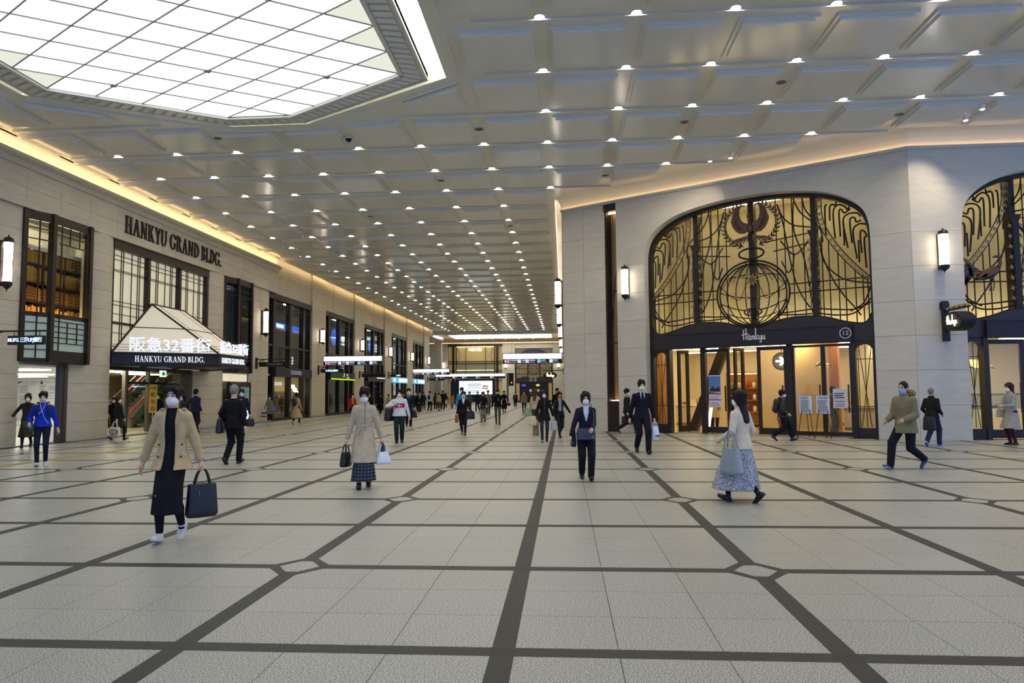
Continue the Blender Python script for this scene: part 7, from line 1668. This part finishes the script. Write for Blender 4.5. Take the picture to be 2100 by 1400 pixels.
# --- middle distance, left of centre
far = [
 ('f1', (853, 846), (853, 802), -8, 'man in a black suit, leftmost of three before the fourth pier', dict(hair='short', mask=WM, top=('suit', BLK, .8, .19), inner=WM, tie=NAVY, bottom=('trousers', BLK), feet=WALKR(.2))),
 ('f2', (861, 845), (861, 803), 6, 'man in a black jacket looking at his phone, middle of three before the fourth pier', dict(hair='short', mask=WM, top=('suit', (30, 30, 34), .8, .19), inner=(190, 190, 196), bottom=('trousers', BLK), feet=WALKL(.18), hands=[(-.1, -.28, 1.1), (.25, 0, .82)])),
 ('f3', (869, 841), (868, 804), 10, 'woman in a dark dress, rightmost of three before the fourth pier', dict(fem=True, hair='long', mask=WM, top=('jacket', (40, 38, 44), .84, .18), bottom=('skirt', BLK, .5, .18), socks=BLK)),
 ('f4', (881, 843), (881, 801), 176, 'man with a navy backpack walking away along the left side', dict(hair='short', top=('jacket', (206, 208, 214), .84, .19), bottom=('trousers', BLK), feet=WALKR(.2))),
 ('f5', (893, 839), (893, 805), 180, 'woman in dark clothes walking away beside the navy backpack man', dict(fem=True, hair='long', hairc='brown', top=('jacket', (56, 52, 52), .8, .19), bottom=('trousers', BLK))),
 ('f6', (900, 842), (900, 805), 175, 'woman in a beige jacket and long brown skirt walking away', dict(fem=True, hair='tied', top=('jacket', (190, 160, 124), .86, .19), bottom=('skirt', (92, 80, 70), .2, .2, 6), feet=WALKL(.15))),
 ('f7', (908, 840), (907, 800), 180, 'man in black walking away with a dark bag beside the beige jacket woman', dict(hair='short', top=('jacket', BLK, .8, .2), bottom=('trousers', BLK), feet=WALKR(.2))),
 ('f8', (914, 836), (913, 805), 172, 'woman in a navy top and cream skirt walking away', dict(fem=True, hair='long', top=('jacket', NAVY, .9, .18), bottom=('skirt', (206, 200, 176), .45, .22), socks=BLK)),
 ('f9', (927, 837), (927, 804), 178, 'woman with long hair in a tan trench coat walking away', dict(fem=True, hair='long', hairc='brown', top=('coat', (172, 142, 98), .45, .23), bottom=('slim', BLK), socks=BLK, feet=WALKL(.15))),
 ('teal', (947, 871), (948, 794), 5, 'man in a teal shirt behind the woman in the black jacket', dict(hair='short', mask=WM, top=('jacket', (60, 150, 190), .84, .22), bottom=('trousers', BLK), feet=WALKL(.15))),
 ('hood', (963, 846), (962, 803), 0, 'person in a grey hooded jacket beyond the woman in the black jacket', dict(hair='hood', hairc=(90, 90, 96), mask=WM, top=('jacket', (80, 82, 96), .8, .2), bottom=('trousers', BLK))),
 ('navy2', (980, 843), (980, 802), -20, 'man in a navy coat at the left of the group before the video screen', dict(hair='short', hairc='grey', mask=WM, top=('jacket', (30, 38, 62), .78, .21), bottom=('trousers', (34, 36, 44)), feet=WALKR(.15))),
 ('grey2', (1001, 850), (1000, 800), 5, 'man in a grey raincoat behind the woman with the blue mask', dict(hair='short', mask=WM, top=('coat', (120, 118, 112), .5, .22), bottom=('trousers', CHAR), feet=WALKL(.15))),
 ('longblack', (1034, 846), (1033, 801), 6, 'woman in a long black coat walking right of the phone man', dict(fem=True, hair='long', mask=WM, top=('coat', (22, 22, 24), .32, .23), bottom=('slim', BLK), feet=WALKL(.15), hands=[(-.1, -.26, 1.08), (.3, -.05, .9)])),
 ('farman', (1057, 835), (1057, 803), 0, 'man in a dark overcoat in front of the far gate', dict(hair='short', skin=1, mask=None, top=('open', (38, 36, 38), .6, .23), inner=(150, 140, 130), bottom=('trousers', BLK), feet=WALKR(.15))),
 ('taupe', (1075, 848), (1076, 801), 4, 'woman in a taupe sweater and black trousers', dict(fem=True, hair='long', mask=WM, top=('loose', (142, 124, 108), .82, .2), bottom=('slim', BLK), feet=WALKR(.18))),
 ('bluemask', (1090, 846), (1089, 803), 0, 'person with a blue mask behind the long auburn hair', dict(hair='short', mask=BM, top=('jacket', (36, 36, 40), .8, .2), bottom=('trousers', BLK))),
 ('beanie', (1112, 852), (1111, 798), 0, 'person in a blue knitted cap behind the woman in the black coat', dict(hair='cap', hairc=(50, 66, 92), mask=WM, top=('jacket', (52, 40, 36), .8, .2), bottom=('trousers', BLK))),
 ('behindred', (1143, 868), (1144, 796), 3, 'person hidden behind the woman with the red mask', dict(hair='short', skin=1, top=('jacket', BLK, .8, .2), bottom=('trousers', BLK))),
]
for k_, f, h, a, lb, sp in far: walker(k_, f, h, a, lb, **sp)
walker('central', (951, 892), (950, 801), 3, 'woman in a black jacket over a white top walking straight ahead in mid hall', fem=True, hair='tied', mask=WM, feet=gait('L', .2), hands=[(-.26, .02, .84), (.2, -.22, 1.02)], top=('vee', (24, 24, 28), .80, .21), inner=(228, 228, 232), bottom=('slim', (24, 24, 28)), shoes=(120, 116, 112))
walker('bluewoman', (991, 865), (991, 803), 2, 'woman in black with a light blue mask and pale grey wide trousers', fem=True, hair='bob', mask=BM, feet=gait('R', .12), hands=[(-.12, -.24, 1.1), (.22, -.15, .95)], top=('jacket', (28, 30, 36), .84, .2), bottom=('wide', (150, 150, 152)), shoes=BLK)
R, P = walker('phone', (1021, 870), (1021, 797), 4, 'man in a black pullover and grey trousers looking at his phone', hair='short', mask=WM, skin=1, feet=gait('L', .12), hands=[(-.28, .02, .84), (.06, -.3, 1.16)], top=('hoodie', (22, 22, 25), .86, .2), bottom=('slim', (84, 82, 82)), shoes=(110, 66, 40), hpitch=.3)
R, P = walker('auburn', (1098, 880), (1097, 797), 165, 'woman with long auburn hair, beige jacket and brown skirt seen from behind', fem=True, hair='long', hairc='auburn', feet=gait('L', .2), hands=[(-.22, -.15, .95), (.25, -.05, .85)], top=('jacket', (190, 172, 140), .86, .2), bottom=('skirt', (78, 62, 52), .28, .18, 5), shoes=BLK)
R, P = walker('blackwoman', (1117, 906), (1117, 800), 2, 'woman in a black peacoat and dark jeans carrying a yellow bundle and a grey bag', fem=True, hair='bob', mask=WM, feet=gait('R', .1), hands=[(-.3, -.05, .82), (.3, -.05, .82)], curl=(.9, .9), top=('coat', (22, 22, 25), .72, .22), bottom=('slim', (48, 54, 68)), shoes=(30, 30, 32), sole=(210, 208, 204), inner=(120, 124, 140))
walker('redmask', (1148, 897), (1149, 800), 14, 'woman with a red mask in a dark jacket striding with one arm out', fem=True, hair='long', mask=(204, 74, 66), feet=gait('R', .32), hands=[(-.25, -.1, .84), (.42, .06, .95)], top=('open', (26, 26, 30), .80, .2), inner=(170, 160, 150), bottom=('slim', (34, 34, 38)), shoes=(70, 36, 32))
walker('briefman', (1286, 888), (1289, 793), 78, 'man in a dark suit striding right with a briefcase behind the tall man', hair='short', mask=WM, skin=1, feet=gait('L', .33), hands=[(-.2, -.05, .84), (.2, .0, .84)], curl=(.9, .9), top=('suit', (36, 36, 38), .80, .19), inner=WM, tie=BLK, bottom=('trousers', (36, 36, 40)))
walker('backpackwoman', (1606, 904), (1610, 796), 88, 'woman in an olive jacket and wide black trousers with a navy backpack walking right', fem=True, hair='short', mask=WM, feet=gait('L', .3), hands=[(-.2, -.12, .95), (.2, -.14, .98)], top=('hoodie', (62, 62, 50), .84, .2), bottom=('wide', (24, 24, 26)), shoes=BLK, socks=BLK)
walker('oldman', (1914, 915), (1921, 793), 128, 'grey-haired man in a black jacket and jeans walking away to the right', hair='thin', hairc='grey', skin=1, feet=gait('R', .2), hands=[(-.2, -.16, .95), (.22, -.16, .95)], top=('jacket', (30, 32, 26), .84, .21), bottom=('trousers', (42, 48, 62)), shoes=(70, 90, 190), sole=(226, 228, 236))
walker('edgewoman', (2078, 912), (2084, 785), -82, 'woman in a light grey coat and maroon trousers at the right edge', fem=True, hair='long', hairc='brown', mask=WM, hands=[(-.1, -.38, 1.1), (.12, -.32, 1.08)], top=('coat', (158, 158, 150), .46, .28), bottom=('slim', (78, 24, 34)), shoes=BLK)
# --- inside the store
at_store('clerk1', 3.85, 2.2, 150, 1.62, 'store clerk in black behind the left glass door', hair='short', top=('jacket', (24, 24, 28), .82, .2), bottom=('wide', (26, 26, 30)))
at_store('visitor', 5.35, 3.0, -20, 1.55, 'visitor in a brown coat inside the open doorway', fem=True, hair='bob', hairc='grey', top=('coat', (150, 110, 70), .5, .22), bottom=('trousers', (176, 92, 50)))
at_store('clerk2', 7.35, 1.7, 60, 1.64, 'person in grey standing behind the easel notices', fem=True, hair='bob', mask=WM, top=('jacket', (110, 110, 112), .84, .19), bottom=('trousers', (104, 106, 112)))
at_store('guest', 2.62, 3.4, 30, 1.6, 'guest in beige by the display counter inside the store', fem=True, hair='long', top=('coat', (186, 160, 120), .5, .22), bottom=('trousers', BLK))
at_store('guest2', 8.75, 2.3, 120, 1.6, 'person in black behind the slim right window', fem=True, hair='long', top=('jacket', BLK, .82, .2), bottom=('trousers', (110, 60, 50)))
# ================================================================ THINGS THEY CARRY
def soft_bag(name, label, cat, hand, rz, w_, h, d, col, drop, handle=True, hm=None, bm=None, q=.012, top=.85, parts=()):
    """bag whose top edge hangs drop below the hand point"""
    o = thing(name, label, cat, (hand.x, hand.y, hand.z-drop-h), rz); m = bm or mat('bagm_%d_%d_%d' % tuple(col), col, .45, noise=.1, scale=20, bump=.15)
    F = Field((-w_/2-.02, -d/2-.02, -.01), (w_/2+.02, d/2+.02, h+.02), q)
    sl, X, Y, Z = F.box(F.lo, F.lo+np.array(F.F.shape)*q); t = np.clip(Z/h, 0, 1)
    wx = (w_/2)*(1-(1-top)*t)*np.minimum(1, .86+1.4*t); wy = (d/2)*(1-.45*t*t)*np.minimum(1, .8+1.5*t)
    dd = ((np.abs(X)/wx)**4+(np.abs(Y)/wy)**3)**.25-1; F.F[:] = np.maximum(dd*min(w_, d)/2, np.maximum(-Z, Z-h))
    F.obj('body', m, o)
    if handle:
        for y in (-d*.22, d*.22): MB().tube(cr([(-w_*.25, y, h*.93), (-w_*.14, y*.6, h+drop*.7), (0, y*.2, h+drop), (w_*.14, y*.6, h+drop*.7), (w_*.25, y, h*.93)], 5), .011, 6).build('handle', hm or m, o, smooth=True)
    for f in parts: f(o)
    return o
def hand(key, k):
    R, P = PEO[key]; sj, el, wr = P['arms'][k]; f = (wr-el)/np.linalg.norm(wr-el); v = wpt(R, wr+f*.09); return v, R.rotation_euler.z
def shoulder(key, x, y, z):
    R, P = PEO[key]; p = P['up'](z)+np.array((x, y, 0))*P['s']; return wpt(R, p), R.rotation_euler.z
GOLDT = mat('clasp_gold', (190, 160, 90), .3, metal=.8)
h_, a_ = hand('trench', 1); soft_bag('handbag', 'large black leather handbag in the hand of the trench coat woman', 'handbag', h_, a_+.5, .34, .36, .15, (22, 23, 27), .16, q=.009, parts=[lambda o: MB().box(-.05, -.042, -.075, -.066, .24, .29).build('charm', STEEL, o)])
h_, a_ = hand('belted', 0); soft_bag('tote_bag', 'black tote bag in the right hand of the belted coat woman', 'tote bag', h_, a_+1.2, .3, .24, .13, (18, 18, 20), .13, q=.009)
PLB = mat('white_plastic', (226, 230, 238), .3, noise=.08, scale=12, bump=.5)
h_, a_ = hand('belted', 1); soft_bag('plastic_bag', 'white plastic shopping bag in the left hand of the belted coat woman', 'shopping bag', h_, a_+.3, .3, .2, .2, (226, 230, 238), .14, bm=PLB, q=.009, top=.5)
v, a_ = shoulder('belted', .3, .06, .93); soft_bag('shoulder_bag', 'dark shoulder bag behind the arm of the belted coat woman', 'shoulder bag', v, a_+R90, .3, .3, .1, (34, 34, 38), .12, False)
h_, a_ = hand('suitman', 1); soft_bag('plastic_bag', 'white plastic bag with dark lettering held by the tall suited man', 'shopping bag', h_, a_+.6, .28, .34, .14, (230, 232, 238), .12, bm=PLB, q=.01, top=.7, parts=[lambda o: text('UNI', .1, .004, INK, o, (0, -.07, .09))])
v, a_ = shoulder('suitwoman', -.02, -.22, .95); PCH = mat('pouch_grey', (66, 66, 80), .5, bump=.1, scale=30)
o = thing('pouch', 'grey flap pouch held in front by the woman in the navy suit', 'pouch', (v.x, v.y, v.z-.13), a_); MB().box(-.15, .15, -.04, .04, 0, .19).build('body', PCH, o); MB().box(-.152, .152, -.052, -.04, .07, .195).build('flap', PCH, o); MB().box(.09, .13, -.058, -.05, .02, .06).build('tag', STEEL, o)
R_, P_ = PEO['suitwoman']; MB().tube(cr([(.13, 0, .18), (.15, .1, .42), (.1, .2, .62)], 5), .008, 5).build('strap', PCH, o)
v, a_ = shoulder('suitwoman', -.24, .1, .98); soft_bag('shoulder_bag', 'black shoulder bag behind the right arm of the woman in the navy suit', 'shoulder bag', v, a_+R90, .32, .3, .1, (16, 16, 18), .0, False)
LBL = mat('pale_blue_leather', (146, 152, 154), .45, noise=.06, scale=14, bump=.1)
v, a_ = shoulder('skirtwoman', .27, .02, 1.12); soft_bag('tote_bag', 'large pale blue tote on the shoulder of the woman in the speckled skirt', 'tote bag', v, a_+R90, .38, .36, .17, (150, 172, 190), .24, bm=LBL, q=.009, top=.62)
h_, a_ = hand('hidden', 1); soft_bag('briefcase', 'small black briefcase held by the half hidden man in navy', 'briefcase', h_, a_, .3, .26, .1, (20, 20, 22), .08)
v, a_ = shoulder('greybelow', .28, .02, 1.05); soft_bag('shoulder_bag', 'large black shoulder bag of the grey-haired man with metal fittings', 'shoulder bag', v, a_+R90+.3, .42, .32, .16, (22, 22, 25), .06, True, top=.9, parts=[lambda o: MB().lathe([(.03, .28), (.03, .3)], n=10).build('ring', STEEL, o)])
v, a_ = shoulder('sweat', -.30, .06, 1.12); soft_bag('duffel_bag', 'black duffel bag slung at the side of the heavy man', 'duffel bag', v, a_+.8, .42, .36, .2, (22, 22, 24), .04, True)
h_, a_ = hand('navysuit', 1); soft_bag('handbag', 'round black bag hanging from the hand of the navy suited man', 'handbag', h_, a_, .3, .3, .14, (20, 20, 22), .08, top=.5)
v, a_ = shoulder('darkwoman', .05, -.22, .9); soft_bag('shoulder_bag', 'dark teal bag at the hip of the woman in the dark cardigan', 'shoulder bag', v, a_, .3, .34, .12, (34, 62, 66), .03)
h_, a_ = hand('flagwoman', 0)
CNV = mat('canvas_cream', (220, 210, 186), .8); FRD = mat('flag_red', (150, 40, 50), .8); FBL = mat('flag_blue', (40, 44, 84), .8)
def flag(o):
    q = MB(); q.box(-.15, .15, -.085, -.07, .05, .25); q.build('flag_field', FBL, o)
    MB().box(-.15, .15, -.09, -.075, .125, .175).box(-.028, .028, -.09, -.075, .05, .25).bar((-.15, -.083, .05), (.15, -.083, .25), .03).bar((-.15, -.083, .25), (.15, -.083, .05), .03).build('flag_white', CNV, o)
    MB().box(-.15, .15, -.095, -.08, .138, .162).box(-.015, .015, -.095, -.08, .05, .25).build('flag_red', FRD, o)
soft_bag('tote_bag', 'cream canvas tote with a red, white and blue flag print', 'tote bag', Vector((h_.x, h_.y-.1, h_.z)), 0, .4, .32, .17, (220, 210, 186), .2, bm=CNV, parts=[flag])
h_, a_ = hand('greencoat', 0); o = soft_bag('tricolour_bag', 'small blue, white and red striped bag of the grey-green coat woman', 'handbag', h_, 0, .24, .26, .1, (220, 220, 222), .1, parts=[lambda o: MB().box(-.12, .12, -.06, .06, .18, .262).build('blue_band', mat('band_blue', (50, 60, 120), .6), o), lambda o: MB().box(-.12, .12, -.06, .06, -.002, .08).build('red_band', mat('band_red', (180, 40, 40), .6), o)])
v, a_ = shoulder('greencoat', .2, -.2, 1.06); soft_bag('handbag', 'blue denim handbag on the arm of the grey-green coat woman', 'handbag', v, a_, .38, .26, .14, (86, 108, 150), .04, top=.6)
def backpack(key, label, col, z=1.02, h=.36, w_=.27):
    R_, P_ = PEO[key]; p = wpt(R_, P_['up'](z)+np.array((0, .20*P_['s'], 0)));  m = mat('pack_%d_%d_%d' % col, col, .6, bump=.1, scale=30)
    o = thing('backpack', label, 'backpack', (p.x, p.y, p.z), R_.rotation_euler.z)
    F = Field((-w_/2-.02, -.09, -.02), (w_/2+.02, .12, h+.05), .014); F.ell((0, .0, h*.35), (w_/2, .075, h*.42), 0); F.ell((0, -.005, h*.68), (w_*.44, .06, h*.36), .05); F.obj('body', m, o)
    F = Field((-w_/2, .0, 0), (w_/2, .14, h*.6), .014); F.ell((0, .06, h*.25), (w_*.36, .045, h*.22), 0); F.obj('front_pocket', m, o)
    for s_ in (-1, 1): MB().tube(cr([(s_*w_*.25, -.04, h*.9), (s_*w_*.36, -.13, h*1.1), (s_*w_*.42, -.2, h*1.02)], 4), .014, 5).build('strap', m, o)
    MB().tube([(-.03, 0, h*1.0), (0, .0, h*1.07), (.03, 0, h*1.0)], .008, 5).build('top_loop', m, o)
backpack('trenchback', 'black backpack on the woman in the long beige coat', (22, 22, 24)); backpack('f4', 'navy backpack on the man walking away along the left side', (34, 44, 86)); backpack('backpackwoman', 'navy backpack on the woman in the olive jacket', (26, 30, 44), .98, .4, .3)
h_, a_ = hand('f7', 1); soft_bag('handbag', 'dark bag carried by the man in black walking away', 'handbag', h_, a_, .36, .3, .12, (20, 20, 22), .08, q=.02)
v, a_ = shoulder('central', .26, -.06, 1.0); soft_bag('shoulder_bag', 'black bag under the arm of the woman in mid hall', 'shoulder bag', v, a_+.5, .36, .28, .14, (20, 20, 22), .06, True, q=.016)
v, a_ = shoulder('central', -.28, .02, .86); soft_bag('paper_bag', 'small pinkish bag beside the woman in mid hall', 'paper bag', v, a_, .12, .28, .1, (170, 60, 76), .06, q=.016)
v, a_ = shoulder('bluewoman', -.02, -.2, 1.0); soft_bag('waist_bag', 'black crossbody bag of the woman with the light blue mask', 'crossbody bag', v, a_, .28, .2, .1, (18, 18, 20), .02, False, q=.016)
h_, a_ = hand('longblack', 1); soft_bag('handbag', 'dark handbag of the woman in the long black coat', 'handbag', h_, a_, .36, .2, .12, (28, 26, 28), .05, q=.018)
h_, a_ = hand('phone', 1); o = thing('phone', 'dark mobile phone in the hand of the man in the black pullover', 'phone', (h_.x, h_.y-.02, h_.z-.04), a_); MB().box(-.036, .036, -.006, .006, 0, .15).build('case', BLACK, o); MB().box(-.033, .033, -.008, -.006, .006, .144).build('screen', mat('phone_screen', (30, 34, 40), .1), o)
v, a_ = shoulder('auburn', .27, .0, 1.1); soft_bag('tote_bag', 'mint green shoulder bag of the woman with long auburn hair', 'tote bag', v, a_+.4, .36, .34, .12, (140, 176, 134), .16, q=.016)
h_, a_ = hand('blackwoman', 1); soft_bag('shopping_bag', 'pale grey bag in the hand of the woman in the black peacoat', 'shopping bag', h_, a_, .2, .3, .12, (176, 176, 176), .06, q=.014)
h_, a_ = hand('blackwoman', 0); soft_bag('bundle', 'pale yellow cloth bundle held by the woman in the black peacoat', 'bundle', h_+Vector((-.06, 0, .1)), a_, .28, .3, .16, (206, 196, 150), .0, False, q=.014, top=.6); soft_bag('paper_bag', 'tan paper bag beside the yellow bundle', 'paper bag', h_+Vector((.02, .12, -.06)), a_, .2, .4, .12, (150, 124, 82), .06, q=.014)
h_, a_ = hand('briefman', 1); soft_bag('briefcase', 'black briefcase of the man striding right', 'briefcase', h_+Vector((-.03, -.06, 0)), a_+R90, .42, .3, .11, (22, 22, 24), .06, q=.012, top=.95)
v, a_ = shoulder('oldman', -.05, .26, .88); soft_bag('shoulder_bag', 'black shoulder bag behind the grey-haired man in jeans', 'shoulder bag', v, a_, .34, .36, .14, (16, 16, 22), .0, False, q=.014)
v, a_ = shoulder('edgewoman', -.22, -.1, 1.12); soft_bag('handbag', 'cream handbag on the arm of the woman at the right edge', 'handbag', v, a_+R90, .34, .22, .1, (190, 174, 150), .14, q=.014)
# yellow board held at the canopy
h_, a_ = hand('signholder', 0); YB = thing('sign_board', 'tall yellow hand-held board with red characters', 'hand-held sign', (h_.x, h_.y-.1, .72), a_)
MB().box(-.15, .15, -.01, .01, .1, 1.25).build('board', mat('board_yellow', (232, 196, 30), .5), YB); MB().tube([(0, .02, -.2), (0, .02, 1.0)], .015, 6).build('pole', WHITE, YB)
text('21階', .12, .003, INK, YB, (0, -.015, 1.1)); RDI = mat('board_red', (200, 60, 30), .5)
for k, ch in enumerate('献血会'): text(ch, .2, .003, RDI, YB, (0, -.015, .83-k*.28), bold=.004)
